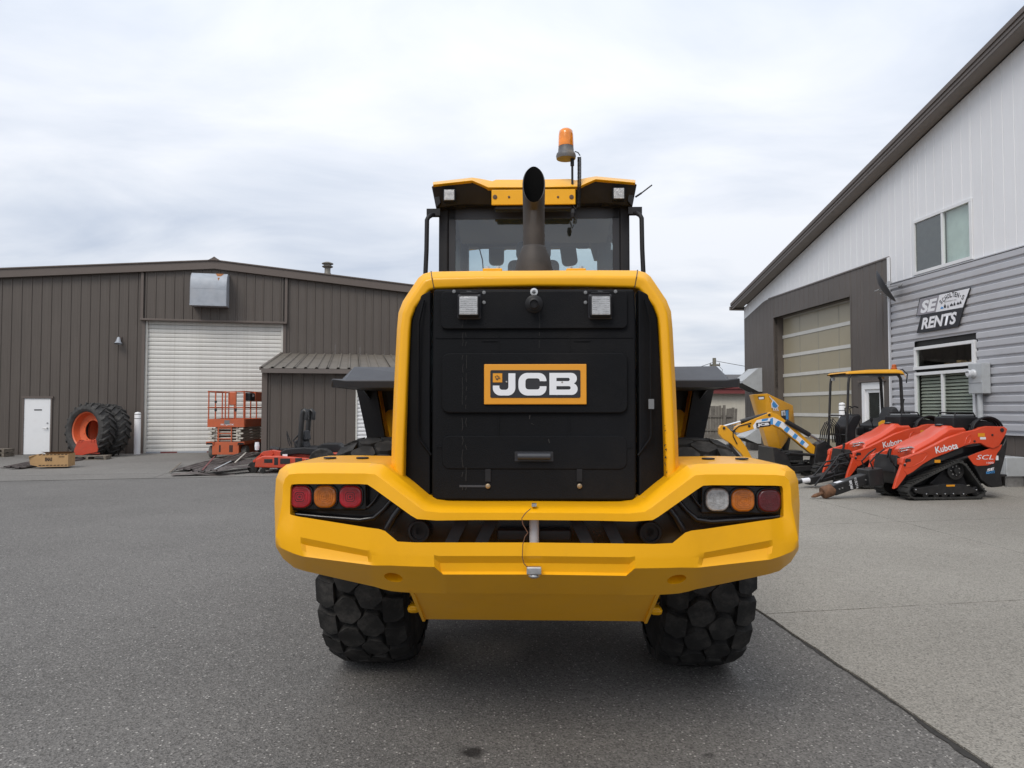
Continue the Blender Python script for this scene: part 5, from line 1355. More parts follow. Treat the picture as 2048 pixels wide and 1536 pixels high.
        MB().tube([(a_[0], .33 * s, a_[1]), (b_[0], .33 * s, b_[1])], .03, 12).build('lift_cylinder', SATIN, root, smooth=40)
    MB().box(zp(905, 700)[0] - .04, zp(905, 700)[0] + .02, -.37, .37, zp(905, 720)[1], zp(905, 660)[1]).build('cross_tube', KUBO, root, bevel=.01)
    # hood between the arms
    def hs_(X, Yt, Yb, w0, w1):
        x, zt_ = zp(X, Yt, .26); zb_ = zp(X, Yb, .26)[1]
        return [Vector((x, -w1, zb_)), Vector((x, -w1, zt_ - .06)), Vector((x, -w0, zt_)), Vector((x, 0, zt_ + .012)), Vector((x, w0, zt_)), Vector((x, w1, zt_ - .06)), Vector((x, w1, zb_))]
    hood_ = MB().loft([hs_(1500, 375, 520, .20, .27), hs_(1480, 342, 520, .20, .27), hs_(1340, 345, 560, .20, .27), hs_(1300, 372, 570, .20, .27), hs_(1180, 452, 610, .21, .27), hs_(1010, 545, 660, .22, .27), hs_(980, 580, 690, .22, .27)], cap=True).build('hood', KUBO, root, bevel=.015, seg=2)
    x, z = zp(1275, 365, .1); x2, z2 = zp(1215, 425, .1)
    MB().prism([(x + .03, z + .02), (x - .10, z + .045), (x - .11, z - .06), (x + .14, z - .13), (x + .14, z - .11)], 'y', -.13, .13).build('hood_scoop', KUBO, hood_, bevel=.01)
    MB().box(x + .03, x + .045, -.10, .10, z - .05, z + .005).build('scoop_opening', DARK, hood_)
    MB().box(x - .06, x + .04, -.07, .07, z + .035, z + .065).build('emblem_plate', DECALK, hood_, bevel=.01)
    MB().box(x - .035, x + .015, -.045, .045, z + .066, z + .069).build('emblem', DECALW, hood_)
    # operator end: console, guard, hoses
    a_ = zp(1330, 335, .2); b_ = zp(1600, 235, .2)
    MB().box(b_[0], a_[0] - .05, -.24, .24, a_[1] - .10, b_[1] - .04).build('console', BLK, root, bevel=.03)
    MB().box(b_[0] - .02, a_[0] - .12, -.16, .16, b_[1] - .045, b_[1] + .0).build('console_top', GREY, root, bevel=.02)
    for yy in (-.2, .2):
        MB().tube([(a_[0] - .10, yy, b_[1] - .06), (a_[0] - .13, yy, b_[1] + .035), (b_[0] + .08, yy, b_[1] + .03), (b_[0] + .03, yy, b_[1] - .06)], .012, 8).build('console_rail', BLK, root, smooth=60)
    for k in range(4):
        yy = .36 - k * .05; hp = []
        for i in range(15):
            f = i / 14; an = math.pi * (1.0 - f)
            x, z = zp(1730 + 155 * -math.cos(math.pi * f) * (1 - .03 * k), 395 - (135 - 6 * k) * math.sin(math.pi * f), .4)
            hp.append((x, yy - .05 * f, z))
        MB().tube(hp, .019, 8).build('hydraulic_hose', BLK, root, smooth=60)
    MB().prism([zp(*q) for q in ((1600, 330), (1720, 290), (1810, 310), (1850, 360), (1620, 400))], 'y', -.30, .30).build('tank_cover', BLK, root, bevel=.02)
    MB().box(zp(1940, 830)[0], zp(1830, 830)[0], -.34, .34, zp(1900, 835)[1], zp(1900, 815)[1]).build('foot_platform', SATIN, root, bevel=.008)
    MB().box(zp(1870, 540)[0], zp(1855, 540)[0], -.28, .28, .35, 1.05).build('back_pad', BLK, root, bevel=.03)
    # front coupler, couplings and hoses
    x, z = zp(780, 720, 0)
    MB().prism([(x + .10, z + .2), (x + .16, z - .10), (x + .05, z - .32), (x - .04, z - .30), (x - .02, z + .1)], 'y', -.30, .30).build('attachment_plate', SATIN, root, bevel=.012)
    for k in range(5):
        yy = -.22 + k * .11; xx, zz_ = zp(900 + k * 12, 565 + (k % 2) * 25, yy)
        MB().tube([(xx + .14, yy, zz_ - .0), (xx + .02, yy, zz_ + .02), (xx - .12, yy, zz_ + .01)], .016, 8).tube([(xx + .02, yy, zz_ + .02), (xx - .05, yy, zz_ + .02)], .026, 8).build('hose_coupling', CHROME, root, smooth=60)
    for k in range(4):
        yy = .30 - k * .12
        s0, s1, s2, s3, s4 = zp(760, 560, yy), zp(745, 640, yy), zp(800, 720, yy), zp(870, 770, yy), zp(900, 860, yy)
        path = [Vector((q[0] + random.uniform(-.01, .01), yy + .05 * math.sin(i * 1.3 + k), q[1])) for i, q in enumerate((s0, s1, s2, s3, s4))]
        sm_ = []
        for i in range(4):
            for j in range(4): sm_.append(path[i].lerp(path[i + 1], j / 4))
        MB().tube(sm_, .012, 8).build('hydraulic_hose', BLK, root, smooth=60)
    # lettering
    def lt(s, X0, Y0, X1, Y1, h, m, y, name='lettering', bold=.02, shear=0.0, tilt=True):
        a_, b_ = zp(X0, Y0, y), zp(X1, Y1, y); w = math.hypot(a_[0] - b_[0], a_[1] - b_[1]); an = math.atan2(b_[1] - a_[1], a_[0] - b_[0])
        c = Vector(((a_[0] + b_[0]) / 2, y, (a_[1] + b_[1]) / 2))
        text(name, s, w, h, m, root, T(c) @ FACE_PY @ Matrix.Rotation(an, 4, 'Z'), .002, shear, bold)
    lt('Kubota', 1200, 577, 1412, 528, .115, DECALW, .456)
    lt('SCL', 1592, 643, 1755, 643, .08, DECALW, .433, shear=.25, bold=.0)
    lt('1000', 1690, 697, 1755, 697, .034, DECALW, .433, bold=.0)
    lt('RENTS', 1683, 793, 1768, 783, .045, DECALB, .422, shear=.2, bold=.03)
    lt('SE', 1690, 768, 1765, 752, .045, DECALW, .422, shear=.2, bold=.04)
    for X, Y, w, h, m in ((1640, 430, .13, .06, DECALO), (1655, 462, .11, .04, DECALW), (940, 672, .09, .05, DECALK), (1220, 682, .11, .05, DECALO), (1345, 915, .16, .03, DECALO), (908, 715, .03, .04, DECALW), (1790, 650, .05, .08, DECALW)):
        yv = .4565 if Y < 760 and X != 1790 and X != 1220 else (.441 if X == 1345 else (.4215 if X == 1790 else .43))
        x, z = zp(X, Y, yv); MB().box(x - w / 2, x + w / 2, yv, yv + .002, z - h / 2, z + h / 2).build('sticker', m, root)
    return root
near_l = proto_loader()
far_l = copy_tree(near_l)
far_l.matrix_basis = T((7.53, 14.45, .012)) @ Matrix.Rotation(R(187), 4, 'Z')
tag(far_l, 'orange stand-on tracked loader half hidden behind the nearer one, beside the yellow mini digger', 'mini loader', 'orange tracked loaders by the grey wall')
# hydraulic breaker (a thing coupled to the near loader)
bx, bz = zp(600, 915, 0.15); tx, tz = zp(190, 1010, .15); tz = max(tz, .115); bz = max(bz, .36)
brk = empty('hydraulic_breaker', MN @ T((tx, 0, 0)), 'black hydraulic breaker with rusty nose and chisel lying on the concrete', 'breaker')
Bo_ = (tx, 0, 0)
d = Vector((tx - bx, 0, tz - bz)).normalized()
MB(Bo_).bar((bx, 0, bz), (tx - d.x * .12, 0, tz - d.z * .12), .19, .20).build('breaker_body', SATIN, brk, bevel=.03)
MB(Bo_).lathe([(.095, -.16), (.108, -.12), (.108, .03), (.095, .05), (.05, .055), (0, .055)], 20, T((tx, 0, tz)) @ rot_to(d)).build('nose', RUSTK, brk, smooth=40)
cxp, czp = zp(60, 1052, .15); czp = max(czp, .035)
MB(Bo_).tube([(tx, 0, tz), (tx + (cxp - tx) * .75, 0, tz + (czp - tz) * .75), (cxp, 0, czp)], [.034, .034, .012], 12).build('chisel', RUSTK, brk, smooth=40)
MB(Bo_).bar((bx - .20, 0, bz + .03), (bx + .08, 0, bz), .34, .30).build('breaker_head', SATIN, brk, bevel=.02)
for yy in (-.12, .12):
    MB(Bo_).tube([(bx - .05, yy, bz + .12), (bx + .02, yy, bz + .28), (bx - .12, yy, bz + .42), (bx - .25, yy, bz + .50)], .014, 8).build('breaker_hose', BLK, brk, smooth=60)
bl_ = lambda f: (tx + (bx - tx) * f, tz + (bz - tz) * f)
for X in (560, 400, 330, 300):
    x, z = bl_((X - 190) / 420); MB(Bo_).lathe([(.012, 0), (.012, .012), (0, .012)], 8, T((x, .096, z)) @ rot_to((0, 1, 0))).build('bolt', STEEL, brk)
bl_ = lambda f: (tx + (bx - tx) * f, tz + (bz - tz) * f)
c_ = bl_(.66); c2_ = bl_(.54)
text('lettering', 'KUBOTA', .19, .045, DECALW, brk, T((c_[0], .0975, c_[1])) @ FACE_PY @ Matrix.Rotation(R(-78), 4, 'Z'), .001, 0, .0, Bo_)
text('lettering', 'BR360', .15, .05, DECALW, brk, T((c2_[0], .0975, c2_[1])) @ FACE_PY @ Matrix.Rotation(R(-78), 4, 'Z'), .001, 0, .03, Bo_)
x, z = bl_(.30); MB(Bo_).bar((x + .06, .02, z + .088), (x - .08, .02, z + .125), .10, .006).build('sticker', DECALW, brk)
# attachment in front of the far loader: black auger drive with white sleeve
MF = far_l.matrix_basis.copy()
fx, fz = hit(MF, 1650, 950, 0)
aug = empty('hydraulic_attachment', MF @ T((fx, 0, 0)), 'black hydraulic attachment with tangled hoses in front of the far orange loader', 'attachment')
for k in range(9):
    a_ = hit(MF, 1715 - random.uniform(0, 30), 915 + random.uniform(0, 40), 0); b_ = hit(MF, 1625 + random.uniform(-10, 40), 935 + random.uniform(-5, 35), 0); m_ = ((a_[0] + b_[0]) / 2, max(a_[1], b_[1]) + random.uniform(.02, .2))
    yy = random.uniform(-.3, .35)
    MB((fx, 0, 0)).tube([(a_[0], yy, a_[1]), (m_[0] - .08, yy + .05, m_[1]), (m_[0] + .08, yy - .04, m_[1] - .05), (b_[0], yy, max(.04, b_[1]))], .018, 8).build('hydraulic_hose', BLK, aug, smooth=60)
a_, b_ = hit(MF, 1690, 945, 0), hit(MF, 1612, 962, 0)
MB((fx, 0, 0)).bar((a_[0], 0, a_[1]), (b_[0], 0, b_[1]), .22, .16).build('drive_body', SATIN, aug, bevel=.03)
MB((fx, 0, 0)).tube([(b_[0], .12, b_[1] + .03), (b_[0] + .16, .12, b_[1] + .015)], .05, 12).build('white_sleeve', DECALW, aug, smooth=40)
MB((fx, 0, 0)).tube([(b_[0] + .12, .12, b_[1] + .015), (b_[0] + .34, .12, max(.05, b_[1] - .03))], .04, 12).build('shaft', SATIN, aug, smooth=40)
MB((fx, 0, 0)).prism([(a_[0] + .05, .10), (a_[0] - .30, .06), (a_[0] - .36, .30), (a_[0] - .26, .46), (a_[0] - .05, .42), (a_[0] + .12, .28)], 'y', -.26, .30).build('coupler_frame', SATIN, aug, bevel=.02)
for k in range(6):
    q = Vector((a_[0] + .1 - k * .07, .30, .30 + .03 * (k % 3))); MB((fx, 0, 0)).tube([q, q + Vector((.05, .03, .05))], .014, 8).build('fitting', STEEL, aug)

# ------------------------------------------------------------------ yellow mini digger
MX = T((7.55, 16.4, .012)) @ HPI
xp = lambda u, v, y=0.0: hit(MX, u, v, y)
YM = mat('mini_yellow_paint', (.72, .34, .010), .4, var=.06, coat=.2, dirt=(.35, .2, .05), dscale=6, damt=.25)
dig = empty('mini_digger', MX, 'yellow mini digger with black-posted canopy and striped boom', 'mini digger')
zb = lambda v: xp(1700, v, .0)[1]
for s in (-1, 1):
    xs0, xs1 = xp(1612, 950)[0], xp(1768, 950)[0]
    r = .17; lo = [(xs0 - r, .012)] + [(xs0 - r + r * math.sin(t), r - r * math.cos(t)) for t in (.5, 1.0, 1.57, 2.1, 2.6)] + [(xs0 - r, 2 * r)] + [(xs1 + r, 2 * r)] + [(xs1 + r - r * math.sin(t), r + r * math.cos(t)) for t in (.5, 1.0, 1.57, 2.1, 2.6)] + [(xs1 + r, .012)]
    lo = [(x, z + .012) for x, z in lo]
    y0, y1 = (.26, .49) if s > 0 else (-.49, -.26)
    tr = belt(MB(), lo, .025, y0, y1, .018, .06).build('track', BELT, dig)
    MB().box(xs1 + r, xs0 - r, y0 + .03, y1 - .03, .09, .27).build('track_frame', SATIN, tr, bevel=.02)
    for x in (xs0 - r, xs1 + r): MB().lathe([(.13, -.07), (.13, .09), (.08, .1), (0, .1)], 20, T((x, (.375) * s, r + .01)) @ rot_to((0, s, 0))).build('idler', SATIN, tr, smooth=30)
MB().box(xp(1740, 900)[0], xp(1650, 900)[0], -.26, .26, .2, .5).build('undercarriage', SATIN, dig, bevel=.03)
MB().box(xp(1815, 900)[0], xp(1660, 900)[0], -.48, .48, .50, .60).build('deck', SATIN, dig, bevel=.02)
MB().box(xp(1705, 900)[0], xp(1672, 905)[0], .40, .475, .46, .62).build('step_panel', YM, dig, bevel=.01)
MB().prism([xp(*q) for q in ((1738, 905), (1738, 850), (1760, 838), (1800, 832), (1822, 850), (1826, 905))], 'y', -.48, .46).build('engine_cover', BLK, dig, bevel=.03)
MB().prism([xp(q[0], q[1], .47) for q in ((1757, 872), (1757, 845), (1764, 841), (1792, 838), (1795, 872))], 'y', .461, .475).build('side_panel', YM, dig, bevel=.006)
for u, v in ((1768, 855), (1778, 853), (1787, 850), (1770, 866), (1782, 866)):
    x, z = xp(u, v, .475); MB().box(x - .03, x + .03, .476, .478, z - .035, z + .035).build('sticker', DECALO if u % 2 else DECALW, dig)
# canopy
xf, zr = xp(1694, 748, .49); xr = xp(1812, 745, .49)[0]; zr2 = xp(1800, 740, .49)[1]
zt = xp(1740, 733, .0)[1]
def csec(x, z0, z1, w): return [Vector((x, -w, z0)), Vector((x, -w, z0 + .03)), Vector((x, -w + .06, z1)), Vector((x, w - .06, z1)), Vector((x, w, z0 + .03)), Vector((x, w, z0))]
can = MB().loft([csec(xf + .02, zr, zr + .025, .47), csec(xf - .03, zr, zr + .06, .50), csec(xf - .5, zr + .015, zr + .10, .51), csec(xr + .20, zr + .02, zr + .11, .51), csec(xr + .06, zr + .0, zr + .08, .50), csec(xr, zr - .09, zr - .02, .48)]).build('canopy', YM, dig, bevel=.012)
MB().box(xr + .12, xf - .04, -.47, .47, zr - .035, zr + .01).build('canopy_underside', SATIN, dig, bevel=.01)
bc = xp(1788, 730, .1)
bo_ = MB().lathe([(.05, 0), (.05, .025), (.065, .03), (.065, .06), (.05, .07), (.05, .12), (.03, .14), (0, .14)], 18, T((bc[0], .1, zr + .10))).build('beacon', mat('beacon_red_orange', (.42, .10, .02), .3), dig, smooth=40)
MB().tube([(bc[0] - .1, .2, zr + .11), (xr + .02, .38, zr + .11), (xr - .06, .44, zr + .0), (xr - .02, .46, zr - .2)], .014, 8).build('beacon_lead', BLK, dig, smooth=60)
xr1 = xp(1803, 800, .45)[0]; xr2 = xp(1808, 850, .45)[0]; xf1 = xp(1697, 780, .45)[0]
for s in (-1, 1):
    MB().tube([(xf1 - .06, .45 * s, zr - .02), (xf1 - .015, .45 * s, zr - .09), (xf1, .45 * s, zr - .2), (xf1 + .06, .45 * s, .95), (xf1 + .07, .45 * s, .6)], .028, 10).build('front_post', SATIN, dig, smooth=50)
    MB().tube([(xr1 + .05, .43 * s, zr - .02), (xr1, .43 * s, zr - .10), (xr2, .43 * s, 1.0), (xr2, .43 * s, .6)], .035, 10).build('rear_post', SATIN, dig, smooth=50)
MB().tube([(xf1 + .05, -.45, 1.42), (xf1 + .05, .45, 1.42)], .018).tube([(xf1 + .06, -.45, .98), (xf1 + .06, .45, .98)], .018).build('front_rail', SATIN, dig)
MB().tube([(xr2 - .15, .43, 1.47), (xr2 + .28, .43, 1.45)], .014).build('arm_rest_bar', SATIN, dig)
x, z = xp(1664, 751, -.4); MB().box(x - .04, x + .02, -.40, -.33, zr - .12, zr - .045).build('canopy_lamp', METER, dig)
# seat, levers, consoles
x, z = xp(1752, 830, 0)
MB().prism([(x - .26, .95), (x - .06, .98), (x - .10, 1.15), (x - .17, 1.42), (x - .24, 1.60), (x - .36, 1.63), (x - .44, 1.50), (x - .42, 1.2), (x - .36, 1.0)], 'y', -.22, .22).build('seat_back', SEAT, dig, bevel=.07, seg=4)
MB().box(x - .30, x + .22, -.23, .23, .88, 1.02).build('seat_cushion', SEAT, dig, bevel=.05, seg=3)
MB().tube([(x - .45, .18, 1.45), (x - .52, .2, 1.72), (x - .54, .2, 1.80)], .02).build('seat_belt_post', SATIN, dig)
for yy in (-.30, .30):
    MB().box(x - .1, x + .30, yy - .07, yy + .07, .95, 1.14).build('console', BLK, dig, bevel=.03)
    MB().tube([(x + .22, yy, 1.12), (x + .26, yy, 1.30)], .012).lathe([(.02, 0), (.03, .03), (.026, .1), (0, .12)], 10, T((x + .26, yy, 1.28))).build('joystick', BLK, dig)
x, z = xp(1705, 830, .1)
MB().prism([(x + .22, .6), (x + .26, 1.15), (x + .1, 1.42), (x - .08, 1.46), (x - .12, 1.36), (x + .02, 1.1), (x + .02, .6)], 'y', -.30, .30).build('front_console', BLK, dig, bevel=.04)
for yy in (-.12, .12):
    MB().tube([(x + .05, yy, 1.40), (x + .07, yy, 1.58), (x - .04, yy, 1.63), (x - .12, yy, 1.60)], .014).build('travel_lever', BLK, dig)
for k in range(5):
    yy = -.2 + k * .1
    u0 = 1648 + k * 4
    pts = [xp(u0 - 10, 890, yy), xp(u0 - 6, 862, yy), xp(u0 + 2, 845 - k * 2, yy), xp(u0 + 14, 852, yy), xp(u0 + 18, 885, yy)]
    MB().tube([(p[0], yy, p[1]) for p in pts], .014, 8).build('hydraulic_hose', BLK, dig, smooth=60)
# swing post and blade
MB().prism([xp(*q) for q in ((1622, 930), (1628, 888), (1645, 880), (1662, 895), (1664, 930))], 'y', -.14, .14).build('swing_post', SATIN, dig, bevel=.02)
MB().prism([xp(*q) for q in ((1531, 893), (1537, 893), (1556, 905), (1566, 926), (1567, 952), (1534, 952), (1536, 930), (1533, 910))], 'y', -.48, .48).build('dozer_blade', SATIN, dig, bevel=.01)
for yy in (-.25, .25): MB().bar((xp(1560, 935)[0], yy, .2), (xp(1640, 930)[0], yy, .25), .08, .10).build('blade_arm', SATIN, dig)
for k in range(3): MB().tube([(xp(1575, 918)[0], -.1 + k * .1, .52 + .02 * k), (xp(1640, 915)[0], -.1 + k * .1, .50)], .03, 10).build('blade_cylinder', SATIN, dig, smooth=50)
# boom, dipper, bucket, rams
boom = MB().prism([xp(*q) for q in ((1639, 912), (1618, 906), (1560, 858), (1545, 851), (1525, 852), (1480, 866), (1466, 864), (1470, 853), (1510, 836), (1528, 829), (1540, 824), (1552, 828), (1568, 840), (1600, 868), (1641, 905))], 'y', -.075, .075).build('boom', YM, dig, bevel=.012)
def dq(pts, y, m, nm, par): return MB().prism([xp(u, v, y) for u, v in pts], 'y', y, y + .002).build(nm, m, par)
dq(((1506, 851), (1514, 840), (1546, 834.5), (1566, 844), (1618, 890), (1612, 896), (1562, 855), (1545, 848), (1508, 858)), .0755, DECALW, 'white_stripe', boom)
for a_, b_ in (((1541, 837, 1546, 835.5), (1537, 849, 1546, 849)), ((1556, 841, 1563, 844), (1549, 850, 1557, 854)), ((1574, 852, 1580, 857.5), (1567, 860, 1574, 866)), ((1590, 866, 1596, 871.5), (1584, 874, 1591, 879)), ((1604, 879, 1610, 884), (1599, 886.5, 1605, 891))):
    dq(((a_[0], a_[1]), (a_[2], a_[3]), (b_[2], b_[3]), (b_[0], b_[1])), .078, DECALB, 'blue_stripe', boom)
dq(((1524, 838), (1537, 836), (1535, 841), (1523, 843)), .078, DECALB, 'blue_stripe', boom)
dq(((1512, 846), (1541, 842.5), (1541, 852.5), (1513, 856)), .0805, DECALK, 'name_decal', boom)
c = xp(1526.5, 849.5, .083); text('lettering', 'JCB', .28, .075, DECALW, boom, T((c[0], .083, c[1])) @ FACE_PY @ Matrix.Rotation(R(6), 4, 'Z'), .001, 0, .06)
dipper = MB().prism([xp(*q) for q in ((1437, 856), (1441, 850), (1449, 851), (1461, 862), (1479, 878), (1491, 894), (1510, 930), (1516, 945), (1500, 945), (1482, 908), (1461, 888), (1443, 876), (1437, 868))], 'y', -.065, .065).build('dipper', YM, dig, bevel=.012)
x0, z0 = xp(1512, 945)
MB().prism([(x0 + .10, z0 - .05), (x0 - .02, z0 + .04), (x0 - .28, z0 - .02), (x0 - .42, max(.05, z0 - .14)), (x0 - .36, .05), (x0 - .1, .02), (x0 + .1, .05)], 'y', -.22, .22).build('bucket', SATIN, dig, bevel=.01)
def ram(a, b, f, r, yy, nm):
    a_, b_ = xp(*a), xp(*b); A, B = Vector((a_[0], yy, a_[1])), Vector((b_[0], yy, b_[1])); M_ = A.lerp(B, f)
    o = MB().tube([A, M_], r, 12).build(nm, SATIN, dig, smooth=40); MB().tube([M_, B], r * .55, 10).build('ram_rod', CHROME, o, smooth=40)
ram((1534, 829), (1446, 853), .60, .05, 0, 'dipper_ram'); ram((1568, 842), (1640, 884), .66, .055, .10, 'boom_ram'); ram((1456, 888), (1492, 932), .62, .045, 0, 'bucket_ram')
for u, v in ((1446, 856), (1536, 830), (1466, 862), (1457, 890), (1635, 906), (1496, 852)):
    x, z = xp(u, v); MB().lathe([(.03, -.09), (.03, .09)], 14, T((x, 0, z)) @ rot_to((0, 1, 0))).build('pivot_pin', SATIN, dig)
hp = [xp(*q) for q in ((1500, 846), (1475, 852), (1464, 862), (1464, 872), (1472, 888))]
MB().tube([(p[0], .085, p[1]) for p in hp], .012, 8).build('hydraulic_hose', BLK, dig, smooth=60)

# ------------------------------------------------------------------ yellow tracked dumper behind the digger arm
def at(u, v, y):
    d_ = ray(u, v); return CAMP + d_ * (y / d_.y)
dc_ = at(1560, 900, 17.6); dc_.z = .012
dum = empty('tracked_dumper', T(dc_), 'yellow tracked dumper skip tipped up behind the mini digger boom', 'dumper')
P = [at(1506, 789, 17.75), at(1535, 787, 17.2), at(1586, 811, 17.8), at(1590, 852, 17.85), at(1580, 873, 17.75), at(1562, 898, 17.3), at(1552, 862, 17.15), at(1527, 860, 17.5), at(1519, 830, 17.65), at(1537, 893, 17.55)]
Pb = [p + Vector((.12, .65, 0)) for p in P]
bm = bmesh.new(); [bm.verts.new(p - dc_) for p in P + Pb]; bmesh.ops.convex_hull(bm, input=bm.verts)
me = bpy.data.meshes.new('skip'); bm.to_mesh(me); bm.free()
skip = link_mesh('skip', me, YM, dum, bevel=.012)
def on_plane(pts3, pix, lift=.006):
    a_, b_, c_ = pts3; n_ = (b_ - a_).cross(c_ - a_).normalized()
    if n_.y > 0: n_ = -n_
    out = []
    for u, v in pix:
        d_ = ray(u, v); t = (a_ - CAMP).dot(n_) / d_.dot(n_); out.append(CAMP + d_ * t + n_ * lift - dc_)
    return out, n_
def decal3(pts3, pix, m, nm, lift=.006):
    p, n_ = on_plane(pts3, pix, lift); k = len(p)
    MB().add(p + [q - n_ * .004 for q in p], [tuple(range(k)), tuple(range(k, 2 * k))[::-1]] + [(i, (i + 1) % k, k + (i + 1) % k, k + i) for i in range(k)]).build(nm, m, skip)
lf = (P[0], P[1], P[6]); rt = (P[1], P[2], P[6])
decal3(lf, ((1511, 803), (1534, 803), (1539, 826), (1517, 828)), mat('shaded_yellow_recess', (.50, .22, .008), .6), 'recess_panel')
decal3(lf, ((1516, 793), (1529, 792), (1530, 799), (1518, 800)), DECALK, 'name_decal', .010)
decal3(lf, ((1518, 794.5), (1528, 793.5), (1528.5, 797.8), (1519, 798.5)), DECALW, 'name_decal', .014)
decal3(rt, ((1546, 799), (1550, 803), (1557, 812), (1552, 818), (1543, 816), (1542, 808)), DECALW, 'plug_sticker', .008)
decal3(rt, ((1546.5, 802), (1549, 805), (1555, 812), (1551, 816), (1544.5, 814), (1543.5, 808)), DECALB, 'plug_sticker', .012)
decal3(rt, ((1537, 792), (1539, 793), (1547, 802), (1545, 803)), DECALW, 'plug_lead', .010)
for k in range(3): decal3(rt, ((1545 + k * 4, 816 + k * -.5), (1546.5 + k * 4, 816 - k * .5), (1548.5 + k * 4, 822), (1547 + k * 4, 822)), DECALW, 'plug_prong', .010)
decal3(rt, ((1561, 821), (1577, 819), (1577, 842), (1563, 842)), DECALK, 'name_decal', .008)
decal3(rt, ((1562, 822), (1569.5, 821), (1570, 831), (1563, 832)), DECALW, 'name_letter', .012)
decal3(rt, ((1571, 821), (1576, 820.5), (1576, 841), (1571.5, 841)), DECALB, 'name_strip', .012)
for k in range(3): decal3(rt, ((1564.2, 824 + k * 2.8), (1568.2, 823.5 + k * 2.8), (1568.2, 824.8 + k * 2.8), (1564.2, 825.3 + k * 2.8)), DECALK, 'name_letter', .016)
for yy in (-.25, .35):
    belt(MB(), [(-.5, .02), (-.62, .1), (-.62, .2), (-.5, .30), (.5, .30), (.62, .2), (.62, .1), (.5, .02)], .025, yy - .09, yy + .09, .015, .06).build('track', BELT, dum)
MB().box(-.45, .5, -.2, .3, .2, .55).build('chassis', SATIN, dum, bevel=.03)
MB().prism([(.05, .5), (.2, .5), (.30, 1.0), (.18, 1.0)], 'y', .0, .4).build('tip_frame', SATIN, dum)

# ------------------------------------------------------------------ scissor lift
sy_ = 22.7; sx_ = (453 - CU) / FPX * sy_
MS = T((sx_, sy_, .008)) @ Matrix.Rotation(R(2), 4, 'Z')
lift = empty('scissor_lift', MS, 'orange scissor lift with folded cream scissor arms parked at the roller door', 'scissor lift')
sp = lambda u, v, y=0.0: hit(MS, u, v, y)
hw = .575; LEN = 2.35
zt_, zm_, zd, zdb = sp(453, 783)[1], sp(453, 815)[1], sp(453, 838)[1], sp(453, 853)[1]
MB().box(-hw, hw, 0, LEN, zdb, zdb + .06).build('platform', LIFTO, lift)
for x0, x1, y0, y1 in ((-hw, hw, -.02, .01), (-hw, hw, LEN - .01, LEN + .02), (-hw - .02, -hw + .004, .012, LEN - .012), (hw - .004, hw + .02, .012, LEN - .012)):
    MB().box(x0, x1, y0, y1, zdb - .02, zd).build('toe_board', LIFTO, lift, bevel=.004, seg=1)
rail = .022
posts = [(-hw + .02, .0), (-.34, .0), (-.03, .0), (.30, .0), (hw - .02, .0)] + [(s * (hw - .005), y) for s in (-1, 1) for y in (.6, 1.2, 1.8, LEN)] + [(-.2, LEN), (.2, LEN)]
for x, y in posts: MB().tube([(x, y, zd - .1), (x, y, zt_)], rail, 8).build('rail_post', LIFTO, lift, smooth=50)
for z in (zt_, zm_):
    MB().tube([(-hw, 0, z), (hw, 0, z), (hw, LEN, z), (-hw, LEN, z)], rail, 8, closed=True).build('guard_rail', LIFTO, lift, smooth=50)
MB().box(.10, .32, -.03, .03, zm_ + .08, zt_ - .02).build('gate_panel', LIFTO, lift, bevel=.02)
MB().box(-.36, -.31, -.035, .035, zm_ + .15, zm_ + .22).box(-.36, -.31, -.035, .035, zm_ - .12, zm_ - .03).box(.27, .32, -.035, .035, zm_ - .12, zm_ - .03).build('gate_latch', SATIN, lift)
MB().box(hw - .02, hw + .16, .10, .55, zt_ - .30, zt_ - .04).build('document_box', BLK, lift, bevel=.03)
MB().box(hw - .02, hw + .1, .75, 1.5, zt_ - .30, zt_ + .0).build('side_panel', LIFTO, lift)
MB().box(hw + .161, hw + .165, .25, .42, zt_ - .16, zt_ - .09).build('document_label', DECALW, lift)
c = sp(455, 849.5)
text('lettering', 'SCISSOR LIFT', .42, .06, DECALW, lift, T((c[0], -.0215, c[1])) @ FACE_MY, .001, 0, .02) if False else text('lettering', 'SKYJACK', .42, .06, DECALW, lift, T((c[0], -.0215, c[1])) @ FACE_MY, .001, 0, .02)
MB().box(-.05, .12, -.024, -.0205, zd - .17, zd - .04).build('rating_plate', GREY, lift)
# folded scissor stack
zs0, zs1 = sp(453, 884)[1], zdb - .03
nl = 5
for k in range(nl):
    za_ = zs0 + (zs1 - zs0) * (k + .15) / nl; zb2 = zs0 + (zs1 - zs0) * (k + .85) / nl
    for x in (-.40, .40):
        MB().bar((x, .05, za_), (x, LEN - .05, zb2), .05, .075).build('scissor_beam', CREAM, lift)
        MB().bar((x * .82, .05, zb2), (x * .82, LEN - .05, za_), .05, .075).build('scissor_beam', CREAM, lift)
    MB().tube([(-.47, .06, za_ + .02), (.47, .06, za_ + .02)], .025, 8).build('cross_pin', CREAM, lift)
for k in range(6):
    za_ = zs0 + (zs1 - zs0) * k / 6
    for s in (-1, 1):
        xx = s * (.44 + (.05 if k % 2 else -.03))
        MB().box(xx - .07, xx + .07, -.05 - .004 * (k % 2), .06, za_ + .012, za_ + (zs1 - zs0) / 6 - .012).build('scissor_end', CREAM, lift, bevel=.012)
MB().box(-.26, -.22, -.02, .0, zs0 - .05, zs1).box(.16, .19, -.02, .0, zs0 - .05, zs1).build('ladder_rail', LIFTO, lift)
for k in range(3): MB().tube([(-.24, -.012, zs0 + .1 + k * .17), (.17, -.012, zs0 + .1 + k * .17)], .015, 8).build('ladder_rung', LIFTO, lift)
zc0, zc1 = .12, sp(453, 884)[1]
